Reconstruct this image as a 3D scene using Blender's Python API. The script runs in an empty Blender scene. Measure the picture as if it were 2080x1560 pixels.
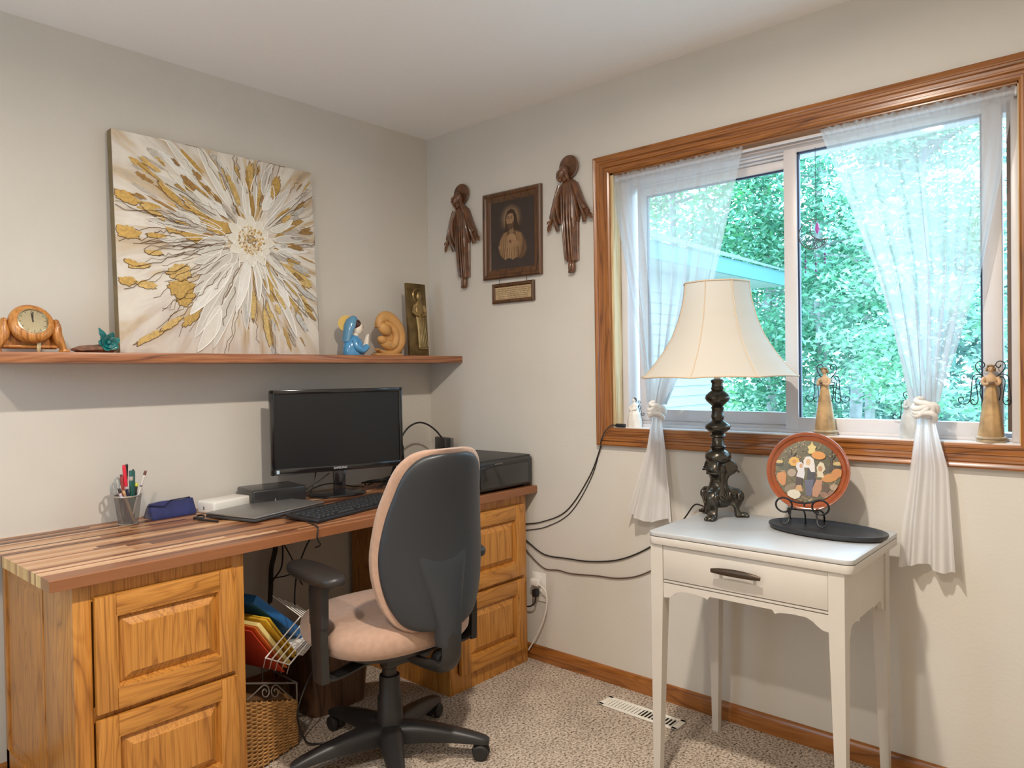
import bpy, bmesh, math, random
import numpy as np
from mathutils import Vector, Matrix, Euler

random.seed(7)
PI = math.pi
SC = bpy.context.scene
COL = SC.collection

# ---------------------------------------------------------------- camera
cam_d = bpy.data.cameras.new('camera')
cam_d.sensor_width = 36.0
cam_d.lens = 25.7836
cam_d.clip_start = 0.02
cam = bpy.data.objects.new('camera', cam_d)
COL.objects.link(cam)
_r = Vector((0.66108652, -0.75014115, -0.01590198))
_u = Vector((0.02137538, -0.002356, 0.99976874))
_f = Vector((0.75000514, 0.66127355, -0.01447703))
cam.matrix_world = Matrix(((_r.x, _u.x, -_f.x, -2.49072), (_r.y, _u.y, -_f.y, -2.74227),
                           (_r.z, _u.z, -_f.z, 1.26887), (0, 0, 0, 1)))
SC.camera = cam

# ---------------------------------------------------------------- light and exposure
SC.view_settings.view_transform = 'Standard'
SC.view_settings.look = 'None'
SC.view_settings.gamma = 1.0
SC.view_settings.use_curve_mapping = False
SC.view_settings.exposure = 0.32
SC.cycles.use_denoising = True
SC.cycles.max_bounces = 10
SC.cycles.diffuse_bounces = 6
SC.cycles.glossy_bounces = 4
SC.cycles.transmission_bounces = 8
SC.cycles.transparent_max_bounces = 24
SC.cycles.sample_clamp_indirect = 6.0
SC.cycles.caustics_reflective = False
SC.cycles.caustics_refractive = False

world = bpy.data.worlds.new('overcast_sky')
SC.world = world
world.use_nodes = True
_bg = world.node_tree.nodes['Background']
_bg.inputs['Color'].default_value = (0.50, 0.76, 1.0, 1)
_bg.inputs['Strength'].default_value = 6.0


def lamp(name, kind, loc, energy, color, size, rot=None):
    d = bpy.data.lights.new(name, kind)
    d.energy = energy
    d.color = color
    if kind == 'POINT':
        d.shadow_soft_size = size
    elif kind == 'AREA':
        d.shape = 'DISK'
        d.size = size
        d.spread = math.radians(174)
    o = bpy.data.objects.new(name, d)
    o.location = loc
    if rot:
        o.rotation_euler = rot
    COL.objects.link(o)
    return o


# recessed ceiling light mid room (above the frame), plus an added fill lamp
lamp('downlight_and_fill', 'AREA', (-1.42, -1.92, 2.434), 33, (1.0, 0.89, 0.77), 0.085)
lamp('downlight_and_fill', 'AREA', (-2.65, -1.92, 2.434), 22, (1.0, 0.89, 0.77), 0.085)  # unseen fill added to warm the near cabinet's side


# ---------------------------------------------------------------- materials
MATS = {}


def new_mat(name):
    m = bpy.data.materials.new(name)
    m.use_nodes = True
    nt = m.node_tree
    return m, nt, nt.nodes['Principled BSDF']


def node(nt, kind, **kw):
    n = nt.nodes.new(kind)
    for k, v in kw.items():
        setattr(n, k, v)
    return n


def rgba(c):
    return (c[0], c[1], c[2], 1)


def ramp(nt, fac, stops):
    n = nt.nodes.new('ShaderNodeValToRGB')
    el = n.color_ramp.elements
    while len(el) < len(stops):
        el.new(0.5)
    for e, (p, c) in zip(el, stops):
        e.position = p
        e.color = rgba(c)
    nt.links.new(fac, n.inputs[0])
    return n.outputs[0]


def plain(name, color, rough=0.5, metal=0.0, coat=0.0, spec=0.5, var=0.0, vscale=30, bump=0.0, bscale=200, sheen=0.0):
    """A plain coat of one colour with a little procedural variation and grain."""
    if name in MATS:
        return MATS[name]
    m, nt, b = new_mat(name)
    b.inputs['Roughness'].default_value = rough
    b.inputs['Metallic'].default_value = metal
    b.inputs['Coat Weight'].default_value = coat
    b.inputs['Coat Roughness'].default_value = 0.12
    b.inputs['Specular IOR Level'].default_value = spec
    b.inputs['Sheen Weight'].default_value = sheen
    tc = node(nt, 'ShaderNodeTexCoord')
    if var > 0:
        nz = node(nt, 'ShaderNodeTexNoise')
        nz.inputs['Scale'].default_value = vscale
        nz.inputs['Detail'].default_value = 4
        nt.links.new(tc.outputs['Object'], nz.inputs['Vector'])
        lo = tuple(x * (1 - var) for x in color)
        hi = tuple(min(1, x * (1 + var)) for x in color)
        nt.links.new(ramp(nt, nz.outputs['Fac'], [(0.3, lo), (0.7, hi)]), b.inputs['Base Color'])
    else:
        b.inputs['Base Color'].default_value = rgba(color)
    if bump > 0:
        nb = node(nt, 'ShaderNodeTexNoise')
        nb.inputs['Scale'].default_value = bscale
        nb.inputs['Detail'].default_value = 3
        nt.links.new(tc.outputs['Object'], nb.inputs['Vector'])
        bp = node(nt, 'ShaderNodeBump')
        bp.inputs['Strength'].default_value = bump
        bp.inputs['Distance'].default_value = 0.002
        nt.links.new(nb.outputs['Fac'], bp.inputs['Height'])
        nt.links.new(bp.outputs['Normal'], b.inputs['Normal'])
    MATS[name] = m
    return m


def wood(name, dark, mid, light, axis, freq=1.0, rough=0.38, coat=0.25, rings=7.0, stretch=0.09, pore=0.72):
    """Grained wood, the grain running along one local axis."""
    key = name + '_' + axis
    if key in MATS:
        return MATS[key]
    m, nt, b = new_mat(key)
    tc = node(nt, 'ShaderNodeTexCoord')
    oi = node(nt, 'ShaderNodeObjectInfo')
    add = node(nt, 'ShaderNodeVectorMath', operation='MULTIPLY_ADD')
    cmb = node(nt, 'ShaderNodeCombineXYZ')
    for i in range(3):
        nt.links.new(oi.outputs['Random'], cmb.inputs[i])
    nt.links.new(cmb.outputs[0], add.inputs[0])
    add.inputs[1].default_value = (7.3, 9.1, 5.7)
    nt.links.new(tc.outputs['Object'], add.inputs[2])
    s = [freq, freq, freq]
    s['xyz'.index(axis)] = freq * stretch
    mp = node(nt, 'ShaderNodeMapping')
    mp.inputs['Scale'].default_value = s
    nt.links.new(add.outputs[0], mp.inputs['Vector'])
    n1 = node(nt, 'ShaderNodeTexNoise')
    n1.inputs['Scale'].default_value = 7.0
    n1.inputs['Detail'].default_value = 2.0
    n1.inputs['Distortion'].default_value = 0.4
    nt.links.new(mp.outputs[0], n1.inputs['Vector'])
    mul = node(nt, 'ShaderNodeMath', operation='MULTIPLY')
    nt.links.new(n1.outputs['Fac'], mul.inputs[0])
    mul.inputs[1].default_value = rings * 2
    pp = node(nt, 'ShaderNodeMath', operation='PINGPONG')
    nt.links.new(mul.outputs[0], pp.inputs[0])
    pp.inputs[1].default_value = 1.0
    c1 = ramp(nt, pp.outputs[0], [(0.0, dark), (0.16, mid), (0.75, light), (1.0, mid)])
    s2 = [160 * freq, 160 * freq, 160 * freq]
    s2['xyz'.index(axis)] = 5 * freq
    mp2 = node(nt, 'ShaderNodeMapping')
    mp2.inputs['Scale'].default_value = s2
    nt.links.new(add.outputs[0], mp2.inputs['Vector'])
    n2 = node(nt, 'ShaderNodeTexNoise')
    n2.inputs['Scale'].default_value = 1.0
    n2.inputs['Detail'].default_value = 2.0
    nt.links.new(mp2.outputs[0], n2.inputs['Vector'])
    c2 = ramp(nt, n2.outputs['Fac'], [(0.36, (pore, pore * 0.95, pore * 0.88)), (0.52, (1, 1, 1))])
    mx = node(nt, 'ShaderNodeMix', data_type='RGBA', blend_type='MULTIPLY')
    mx.inputs[0].default_value = 1.0
    nt.links.new(c1, mx.inputs[6])
    nt.links.new(c2, mx.inputs[7])
    nt.links.new(mx.outputs[2], b.inputs['Base Color'])
    b.inputs['Roughness'].default_value = rough
    b.inputs['Coat Weight'].default_value = coat
    b.inputs['Coat Roughness'].default_value = 0.18
    bp = node(nt, 'ShaderNodeBump')
    bp.inputs['Strength'].default_value = 0.05
    bp.inputs['Distance'].default_value = 0.0006
    nt.links.new(n2.outputs['Fac'], bp.inputs['Height'])
    nt.links.new(bp.outputs['Normal'], b.inputs['Normal'])
    MATS[key] = m
    return m


def oak(axis):
    return wood('oak', (0.30, 0.115, 0.018), (0.45, 0.187, 0.032), (0.53, 0.238, 0.046), axis, freq=1.35, rings=9.0, stretch=0.11, pore=0.76)


def trim_oak(axis):
    return wood('trim_oak', (0.15, 0.052, 0.012), (0.27, 0.095, 0.02), (0.34, 0.13, 0.03), axis, freq=1.3, rough=0.3, coat=0.35)


def shelf_wood(axis):
    return wood('shelf_walnut', (0.14, 0.045, 0.018), (0.30, 0.11, 0.045), (0.40, 0.165, 0.07), axis, freq=1.2, rough=0.4)


def attr_color(name, attr='tint', rough=0.5, metal=0.0, coat=0.0, grain=None, var=0.12, vscale=60, transl=0.0):
    """Colour taken from a face colour attribute (each strip, leaf or painted patch has its own)."""
    if name in MATS:
        return MATS[name]
    m, nt, b = new_mat(name)
    at = node(nt, 'ShaderNodeAttribute', attribute_name=attr)
    tc = node(nt, 'ShaderNodeTexCoord')
    mp = node(nt, 'ShaderNodeMapping')
    mp.inputs['Scale'].default_value = grain or (1, 1, 1)
    nt.links.new(tc.outputs['Object'], mp.inputs['Vector'])
    nz = node(nt, 'ShaderNodeTexNoise')
    nz.inputs['Scale'].default_value = vscale
    nz.inputs['Detail'].default_value = 4
    nt.links.new(mp.outputs[0], nz.inputs['Vector'])
    v = ramp(nt, nz.outputs['Fac'], [(0.3, (1 - var,) * 3), (0.7, (1, 1, 1))])
    mx = node(nt, 'ShaderNodeMix', data_type='RGBA', blend_type='MULTIPLY')
    mx.inputs[0].default_value = 1.0
    nt.links.new(at.outputs['Color'], mx.inputs[6])
    nt.links.new(v, mx.inputs[7])
    nt.links.new(mx.outputs[2], b.inputs['Base Color'])
    b.inputs['Roughness'].default_value = rough
    b.inputs['Metallic'].default_value = metal
    b.inputs['Coat Weight'].default_value = coat
    if transl > 0:
        tr = node(nt, 'ShaderNodeBsdfTranslucent')
        nt.links.new(mx.outputs[2], tr.inputs['Color'])
        ms = node(nt, 'ShaderNodeMixShader')
        ms.inputs[0].default_value = transl
        nt.links.new(b.outputs[0], ms.inputs[1])
        nt.links.new(tr.outputs[0], ms.inputs[2])
        nt.links.new(ms.outputs[0], nt.nodes['Material Output'].inputs['Surface'])
    MATS[name] = m
    return m


def sheer(name, color, clear, transl=0.5, weave=0.0):
    """Thin cloth: part of the light passes straight through, part is scattered on."""
    if name in MATS:
        return MATS[name]
    m, nt, b = new_mat(name)
    nt.nodes.remove(b)
    df = node(nt, 'ShaderNodeBsdfDiffuse')
    df.inputs['Color'].default_value = rgba(color)
    tl = node(nt, 'ShaderNodeBsdfTranslucent')
    tl.inputs['Color'].default_value = rgba(color)
    m1 = node(nt, 'ShaderNodeMixShader')
    m1.inputs[0].default_value = transl
    nt.links.new(df.outputs[0], m1.inputs[1])
    nt.links.new(tl.outputs[0], m1.inputs[2])
    out = m1.outputs[0]
    if clear > 0:
        tp = node(nt, 'ShaderNodeBsdfTransparent')
        m2 = node(nt, 'ShaderNodeMixShader')
        m2.inputs[0].default_value = clear
        nt.links.new(out, m2.inputs[1])
        nt.links.new(tp.outputs[0], m2.inputs[2])
        if weave > 0:
            tc = node(nt, 'ShaderNodeTexCoord')
            mp = node(nt, 'ShaderNodeMapping')
            mp.inputs['Scale'].default_value = (1, 1, 0.15)
            nt.links.new(tc.outputs['Object'], mp.inputs['Vector'])
            nz = node(nt, 'ShaderNodeTexNoise')
            nz.inputs['Scale'].default_value = 90
            nz.inputs['Detail'].default_value = 3
            nt.links.new(mp.outputs[0], nz.inputs['Vector'])
            mr = node(nt, 'ShaderNodeMapRange')
            mr.inputs['From Min'].default_value = 0.3
            mr.inputs['From Max'].default_value = 0.7
            mr.inputs['To Min'].default_value = clear - weave
            mr.inputs['To Max'].default_value = clear + weave
            nt.links.new(nz.outputs['Fac'], mr.inputs['Value'])
            nt.links.new(mr.outputs[0], m2.inputs[0])
        out = m2.outputs[0]
    nt.links.new(out, nt.nodes['Material Output'].inputs['Surface'])
    MATS[name] = m
    return m


def pane_glass(name, tint, gloss=0.06):
    if name in MATS:
        return MATS[name]
    m, nt, b = new_mat(name)
    nt.nodes.remove(b)
    tp = node(nt, 'ShaderNodeBsdfTransparent')
    tp.inputs['Color'].default_value = rgba(tint)
    gl = node(nt, 'ShaderNodeBsdfGlossy')
    gl.inputs['Roughness'].default_value = 0.02
    fr = node(nt, 'ShaderNodeFresnel')
    fr.inputs['IOR'].default_value = 1.45
    mu = node(nt, 'ShaderNodeMath', operation='MULTIPLY')
    nt.links.new(fr.outputs[0], mu.inputs[0])
    mu.inputs[1].default_value = gloss * 10
    ms = node(nt, 'ShaderNodeMixShader')
    nt.links.new(mu.outputs[0], ms.inputs[0])
    nt.links.new(tp.outputs[0], ms.inputs[1])
    nt.links.new(gl.outputs[0], ms.inputs[2])
    nt.links.new(ms.outputs[0], nt.nodes['Material Output'].inputs['Surface'])
    MATS[name] = m
    return m


# ---------------------------------------------------------------- mesh building
class MB:
    """Collects shapes into one bmesh, then links them as one mesh object."""

    def __init__(self):
        self.bm = bmesh.new()
        self.lay = None

    def color_on(self):
        self.lay = self.bm.faces.layers.float_vector.new('tint_v')
        return self

    def _faces(self, verts, faces, col=None):
        vs = [self.bm.verts.new(v) for v in verts]
        out = []
        for f in faces:
            try:
                fc = self.bm.faces.new([vs[i] for i in f])
            except ValueError:
                continue
            if self.lay is not None and col is not None:
                fc[self.lay] = col
            out.append(fc)
        return out

    def poly(self, pts, col=None):
        self._faces(pts, [list(range(len(pts)))], col)
        return self

    def box(self, c, s, rot=None, bevel=0.0, seg=2, col=None):
        t = bmesh.new()
        bmesh.ops.create_cube(t, size=1.0)
        bmesh.ops.scale(t, vec=Vector(s), verts=t.verts)
        if bevel > 0:
            bmesh.ops.bevel(t, geom=list(t.edges), offset=min(bevel, min(s) * 0.49), segments=seg, affect='EDGES', profile=0.5)
        M = Matrix.Translation(Vector(c)) @ (Euler(rot).to_matrix().to_4x4() if rot is not None else Matrix())
        t.transform(M)
        self._merge(t, col)
        return self

    def span(self, a, b, bevel=0.0, col=None):
        a, b = Vector(a), Vector(b)
        return self.box((a + b) / 2, [abs(x) for x in (b - a)], None, bevel, 2, col)

    def _merge(self, t, col=None):
        t.verts.index_update()
        vs = [v.co.copy() for v in t.verts]
        fs = [[v.index for v in f.verts] for f in t.faces]
        t.free()
        self._faces(vs, fs, col)

    def rings(self, rings, cap=True, closed=False, col=None):
        n = len(rings[0])
        verts = [p for r in rings for p in r]
        faces = []
        m = len(rings)
        for i in range(m if closed else m - 1):
            k = (i + 1) % m
            for j in range(n):
                l = (j + 1) % n
                faces.append((i * n + j, i * n + l, k * n + l, k * n + j))
        if cap and not closed:
            faces.append(tuple(range(n - 1, -1, -1)))
            faces.append(tuple((m - 1) * n + j for j in range(n)))
        self._faces(verts, faces, col)
        return self

    def tube(self, path, r, n=8, closed=False, flat=None, up=None, col=None):
        """Sweeps a circle (or an ellipse, flat = second radius) along a path."""
        P = [Vector(p) for p in path]
        m = len(P)
        R = r if isinstance(r, (list, tuple)) else [r] * m
        F = flat if isinstance(flat, (list, tuple)) else ([flat] * m if flat is not None else R)
        T = []
        for i in range(m):
            a = P[i - 1] if (i > 0 or closed) else P[i]
            b = P[(i + 1) % m] if (i < m - 1 or closed) else P[i]
            d = b - a
            T.append(d.normalized() if d.length > 1e-9 else Vector((0, 0, 1)))
        nrm = Vector(up) if up is not None else (Vector((0, 0, 1)) if abs(T[0].z) < 0.9 else Vector((1, 0, 0)))
        rings = []
        for i in range(m):
            if up is not None:
                nrm = Vector(up)
            nrm = (nrm - T[i] * nrm.dot(T[i]))
            if nrm.length < 1e-6:
                nrm = T[i].orthogonal()
            nrm.normalize()
            bn = T[i].cross(nrm)
            rings.append([P[i] + nrm * (R[i] * math.cos(2 * PI * j / n)) + bn * (F[i] * math.sin(2 * PI * j / n)) for j in range(n)])
        return self.rings(rings, True, closed, col)

    def lathe(self, prof, n=32, at=(0, 0, 0), M=None, col=None, cap=True):
        rings = []
        M = M or Matrix()
        at = Vector(at)
        for r, z in prof:
            rings.append([M @ Vector((r * math.cos(2 * PI * j / n), r * math.sin(2 * PI * j / n), z)) + at for j in range(n)])
        return self.rings(rings, cap, False, col)

    def ball(self, c, rad, rot=None, nu=16, nv=10, col=None):
        M = Euler(rot).to_matrix() if rot is not None else Matrix.Identity(3)
        c = Vector(c)
        rad = rad if isinstance(rad, (list, tuple)) else (rad,) * 3
        rings = []
        for i in range(nv + 1):
            a = -PI / 2 + PI * (i + 0.02) / (nv + 0.04)
            rings.append([c + M @ Vector((rad[0] * math.cos(a) * math.cos(2 * PI * j / nu), rad[1] * math.cos(a) * math.sin(2 * PI * j / nu),
                                          rad[2] * math.sin(a))) for j in range(nu)])
        return self.rings(rings, True, False, col)

    def prism(self, pts, depth, M=None, bevel=0.0, col=None):
        """A 2-D outline (x, y) extruded along local z by depth (centred), placed by M."""
        t = bmesh.new()
        n = len(pts)
        a = [t.verts.new((p[0], p[1], -depth / 2)) for p in pts]
        b = [t.verts.new((p[0], p[1], depth / 2)) for p in pts]
        f0 = t.faces.new(a[::-1])
        f1 = t.faces.new(b)
        for i in range(n):
            k = (i + 1) % n
            t.faces.new((a[i], a[k], b[k], b[i]))
        bmesh.ops.recalc_face_normals(t, faces=t.faces)
        if bevel > 0:
            ed = [e for e in t.edges if all(f in (f0, f1) or True for f in e.link_faces) and (f0 in e.link_faces or f1 in e.link_faces)]
            bmesh.ops.bevel(t, geom=ed, offset=bevel, segments=2, affect='EDGES', profile=0.5)
        if M is not None:
            t.transform(M)
        self._merge(t, col)
        return self

    def grid(self, fn, nu, nv, col=None):
        """A sheet: fn(s, t) -> point, s and t from 0 to 1."""
        verts = [fn(i / nu, j / nv) for j in range(nv + 1) for i in range(nu + 1)]
        faces = [(j * (nu + 1) + i, j * (nu + 1) + i + 1, (j + 1) * (nu + 1) + i + 1, (j + 1) * (nu + 1) + i) for j in range(nv) for i in range(nu)]
        self._faces(verts, faces, col)
        return self

    def build(self, name, mat, parent=None, ang=38, world=True, smooth=True, recalc=True):
        bm = self.bm
        if recalc:
            bmesh.ops.recalc_face_normals(bm, faces=bm.faces)
        me = bpy.data.meshes.new(name)
        cols = [tuple(f[self.lay]) for f in bm.faces] if self.lay is not None else None
        bm.to_mesh(me)
        bm.free()
        if cols is not None:
            at = me.color_attributes.new('tint', 'FLOAT_COLOR', 'CORNER')
            arr = np.ones((len(me.loops), 4), dtype=np.float32)
            k = 0
            for p, c in zip(me.polygons, cols):
                arr[k:k + p.loop_total, :3] = c
                k += p.loop_total
            at.data.foreach_set('color', arr.ravel())
        if smooth:
            me.shade_smooth()
            me.set_sharp_from_angle(angle=math.radians(ang))
        me.materials.append(mat)
        o = bpy.data.objects.new(name, me)
        COL.objects.link(o)
        if parent is not None:
            if world:
                off = Vector((0, 0, 0))
                p = parent
                while p is not None:
                    off += Vector(p.location)
                    p = p.parent
                me.transform(Matrix.Translation(-off))
            o.parent = parent
        return o


def tag(o, label, cat, group=None, kind=None):
    o['label'] = label
    o['category'] = cat
    if group:
        o['group'] = group
    if kind:
        o['kind'] = kind
    return o


def thing(name, label, cat, loc=(0, 0, 0), rz=0.0, group=None, kind=None):
    o = bpy.data.objects.new(name, None)
    o.empty_display_size = 0.05
    COL.objects.link(o)
    o.location = loc
    o.rotation_euler = (0, 0, rz)
    return tag(o, label, cat, group, kind)


def settle(o):
    """Moves a one-mesh thing's origin to the middle of its base."""
    me = o.data
    co = np.empty(len(me.vertices) * 3, dtype=np.float32)
    me.vertices.foreach_get('co', co)
    co = co.reshape(-1, 3)
    c = Vector(((co[:, 0].min() + co[:, 0].max()) / 2, (co[:, 1].min() + co[:, 1].max()) / 2, co[:, 2].min()))
    me.transform(Matrix.Translation(-c))
    o.location = c
    return o


def curve_pts(pts, n=40):
    """Catmull-Rom points through the given ones."""
    P = [Vector(p) for p in pts]
    P = [P[0] * 2 - P[1]] + P + [P[-1] * 2 - P[-2]]
    segs = len(P) - 3
    out = []
    for i in range(n + 1):
        x = i / n * segs
        k = min(int(x), segs - 1)
        t = x - k
        a, b, c, d = P[k:k + 4]
        out.append(0.5 * ((2 * b) + (c - a) * t + (2 * a - 5 * b + 4 * c - d) * t * t + (3 * b - a - 3 * c + d) * t ** 3))
    return out


def lerp_table(tab, x):
    """Piecewise linear look-up in [(key, value), ...] sorted by key."""
    if x <= tab[0][0]:
        return tab[0][1]
    for (a, va), (b, vb) in zip(tab, tab[1:]):
        if x <= b:
            t = (x - a) / (b - a)
            return va + (vb - va) * t
    return tab[-1][1]


def smooth_table(tab, x):
    if x <= tab[0][0]:
        return tab[0][1]
    for (a, va), (b, vb) in zip(tab, tab[1:]):
        if x <= b:
            t = (x - a) / (b - a)
            t = t * t * (3 - 2 * t)
            return va + (vb - va) * t
    return tab[-1][1]


def text_mesh(name, body, size, mat, M, parent=None, depth=0.0004):
    cu = bpy.data.curves.new(name, 'FONT')
    cu.body = body
    cu.size = size
    cu.extrude = depth
    cu.align_x = 'CENTER'
    cu.align_y = 'CENTER'
    t = bpy.data.objects.new(name, cu)
    COL.objects.link(t)
    dg = bpy.context.evaluated_depsgraph_get()
    me = bpy.data.meshes.new_from_object(t.evaluated_get(dg))
    bpy.data.objects.remove(t)
    bpy.data.curves.remove(cu)
    me.transform(M)
    me.materials.clear()
    me.materials.append(mat)
    o = bpy.data.objects.new(name, me)
    COL.objects.link(o)
    if parent is not None:
        o.parent = parent
    return o


# frequently used finishes
BLACK = plain('black_plastic', (0.012, 0.012, 0.014), 0.35, spec=0.5)
MATTE_BLACK = plain('matte_black', (0.014, 0.013, 0.013), 0.6)
CABLE = plain('cable_rubber', (0.012, 0.011, 0.011), 0.5)
VINYL = plain('white_vinyl', (0.62, 0.59, 0.60), 0.35, var=0.03, vscale=8)
WHITE = plain('white_plastic', (0.80, 0.78, 0.73), 0.4)


# ================================================================ THE ROOM
CH = 2.44
RX, RY = -3.15, -3.35          # far sides of the room, behind the camera
wall_mat = None


def make_wall_mat():
    m, nt, b = new_mat('wall_paint')
    tc = node(nt, 'ShaderNodeTexCoord')
    nz = node(nt, 'ShaderNodeTexNoise')
    nz.inputs['Scale'].default_value = 3.0
    nz.inputs['Detail'].default_value = 3
    nt.links.new(tc.outputs['Object'], nz.inputs['Vector'])
    nt.links.new(ramp(nt, nz.outputs['Fac'], [(0.3, (0.60, 0.575, 0.525)), (0.7, (0.635, 0.607, 0.555))]), b.inputs['Base Color'])
    b.inputs['Roughness'].default_value = 0.62
    n2 = node(nt, 'ShaderNodeTexNoise')
    n2.inputs['Scale'].default_value = 95
    n2.inputs['Detail'].default_value = 4
    nt.links.new(tc.outputs['Object'], n2.inputs['Vector'])
    bp = node(nt, 'ShaderNodeBump')
    bp.inputs['Strength'].default_value = 0.16
    bp.inputs['Distance'].default_value = 0.003
    nt.links.new(n2.outputs['Fac'], bp.inputs['Height'])
    nt.links.new(bp.outputs['Normal'], b.inputs['Normal'])
    return m


def make_ceiling_mat():
    m, nt, b = new_mat('ceiling_texture')
    tc = node(nt, 'ShaderNodeTexCoord')
    b.inputs['Base Color'].default_value = (0.88, 0.87, 0.86, 1)
    b.inputs['Roughness'].default_value = 0.8
    n2 = node(nt, 'ShaderNodeTexNoise')
    n2.inputs['Scale'].default_value = 55
    n2.inputs['Detail'].default_value = 5
    n2.inputs['Roughness'].default_value = 0.65
    nt.links.new(tc.outputs['Object'], n2.inputs['Vector'])
    bp = node(nt, 'ShaderNodeBump')
    bp.inputs['Strength'].default_value = 0.3
    bp.inputs['Distance'].default_value = 0.006
    nt.links.new(n2.outputs['Fac'], bp.inputs['Height'])
    nt.links.new(bp.outputs['Normal'], b.inputs['Normal'])
    return m


def make_carpet_mat():
    m, nt, b = new_mat('carpet_pile')
    tc = node(nt, 'ShaderNodeTexCoord')
    n1 = node(nt, 'ShaderNodeTexNoise')
    n1.inputs['Scale'].default_value = 120
    n1.inputs['Detail'].default_value = 3
    n1.inputs['Roughness'].default_value = 0.7
    nt.links.new(tc.outputs['Object'], n1.inputs['Vector'])
    c1 = ramp(nt, n1.outputs['Fac'], [(0.33, (0.06, 0.04, 0.03)), (0.41, (0.25, 0.19, 0.145)), (0.48, (0.50, 0.415, 0.335)), (0.62, (0.72, 0.62, 0.52))])
    n2 = node(nt, 'ShaderNodeTexNoise')
    n2.inputs['Scale'].default_value = 7
    n2.inputs['Detail'].default_value = 4
    nt.links.new(tc.outputs['Object'], n2.inputs['Vector'])
    c2 = ramp(nt, n2.outputs['Fac'], [(0.3, (0.78, 0.77, 0.76)), (0.7, (1, 1, 1))])
    mx = node(nt, 'ShaderNodeMix', data_type='RGBA', blend_type='MULTIPLY')
    mx.inputs[0].default_value = 1
    nt.links.new(c1, mx.inputs[6])
    nt.links.new(c2, mx.inputs[7])
    nt.links.new(mx.outputs[2], b.inputs['Base Color'])
    b.inputs['Roughness'].default_value = 0.95
    b.inputs['Specular IOR Level'].default_value = 0.1
    bp = node(nt, 'ShaderNodeBump')
    bp.inputs['Strength'].default_value = 0.8
    bp.inputs['Distance'].default_value = 0.006
    nt.links.new(n1.outputs['Fac'], bp.inputs['Height'])
    nt.links.new(bp.outputs['Normal'], b.inputs['Normal'])
    return m


WALL = make_wall_mat()
T = 0.16
WY0, WY1, WZ0, WZ1 = -1.09, -2.452, 1.043, 2.064      # window opening in the wall


def structure(name, mb, mat, label, cat):
    return tag(mb.build(name, mat), label, cat, kind='structure')


structure('floor', MB().span((RX - T, RY - T, -0.06), (T, T, 0)), make_carpet_mat(), 'speckled beige brown carpet covering the whole floor', 'floor')
structure('ceiling', MB().span((RX - T, RY - T, CH), (T, T, CH + 0.1)), make_ceiling_mat(), 'white textured ceiling above the room', 'ceiling')
structure('wall_back', MB().span((RX - T, 0, 0), (T, T, CH)), WALL, 'pale greige wall behind the desk and long shelf', 'wall')
w = MB()
w.span((RX - T, RY, 0), (RX, 0, 0.85)).span((RX - T, RY, 1.85), (RX, 0, CH)).span((RX - T, -0.55, 0.85), (RX, 0, 1.85)).span((RX - T, RY, 0.85), (RX, -1.10, 1.85))
structure('wall_left', w, WALL, 'pale greige wall behind the viewer', 'wall')
structure('wall_front', MB().span((RX - T, RY - T, 0), (T, RY, CH)), WALL, 'pale greige wall opposite the desk', 'wall')
w = MB()
w.span((0, RY, 0), (T, 0, WZ0)).span((0, RY, WZ1), (T, 0, CH)).span((0, WY0, WZ0), (T, 0, WZ1)).span((0, RY, WZ0), (T, WY1, WZ1))
structure('wall_right', w, WALL, 'pale greige wall with the curtained window', 'wall')

# baseboard: a rounded oak strip along the window wall
prof = [(0, 0), (-0.013, 0), (-0.013, 0.045), (-0.010, 0.058), (-0.004, 0.064), (0, 0.0645)]
b_ = MB().rings([[Vector((x, y, z)) for x, z in prof] for y in (-0.001, RY)])
structure('baseboard_right', b_, trim_oak('y'), 'brown oak baseboard along the foot of the window wall', 'baseboard')
prof2 = [(z, y) for y, z in prof]
b_ = MB().rings([[Vector((x, yy, z)) for yy, z in prof] for x in (RX, -0.014)])
structure('baseboard_back', b_, trim_oak('x'), 'brown oak baseboard behind the desk', 'baseboard')

# ---------------------------------------------------------------- window
win2 = thing('window_2', 'narrow window behind the viewer', 'window', (RX, -0.825, 0.85), kind='structure')
f_ = MB()
f_.span((RX - 0.10, -0.59, 0.85), (RX - 0.04, -0.55, 1.85)).span((RX - 0.10, -1.10, 0.85), (RX - 0.04, -1.06, 1.85))
f_.span((RX - 0.10, -1.06, 0.85), (RX - 0.04, -0.59, 0.89)).span((RX - 0.10, -1.06, 1.81), (RX - 0.04, -0.59, 1.85))
f_.build('window_frame', VINYL, win2)
win = thing('window_1', 'wide sliding window with ribbed oak casing over the white table', 'window', (0, (WY0 + WY1) / 2, WZ0), kind='structure')
cprof = [(0.0, 0.0), (0.0, 0.010), (0.006, 0.014), (0.012, 0.014), (0.014, 0.011), (0.022, 0.011), (0.026, 0.016), (0.030, 0.016), (0.032, 0.013),
         (0.040, 0.014), (0.044, 0.019), (0.050, 0.020), (0.054, 0.017), (0.060, 0.018), (0.066, 0.022), (0.071, 0.020), (0.0725, 0.0)]


def casing(side):
    iy0, iy1, iz0, iz1 = WY0, WY1, WZ0, WZ1
    ends = {'top': ((iy0, iz1, 1, 1), (iy1, iz1, -1, 1)), 'bottom': ((iy0, iz0, 1, -1), (iy1, iz0, -1, -1)),
            'a': ((iy0, iz0, 1, -1), (iy0, iz1, 1, 1)), 'b': ((iy1, iz0, -1, -1), (iy1, iz1, -1, 1))}[side]
    rr = []
    for (y, z, sy, sz) in ends:
        rr.append([Vector((-h, y + sy * o, z + sz * o)) for o, h in cprof])
    return MB().rings(rr)


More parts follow.
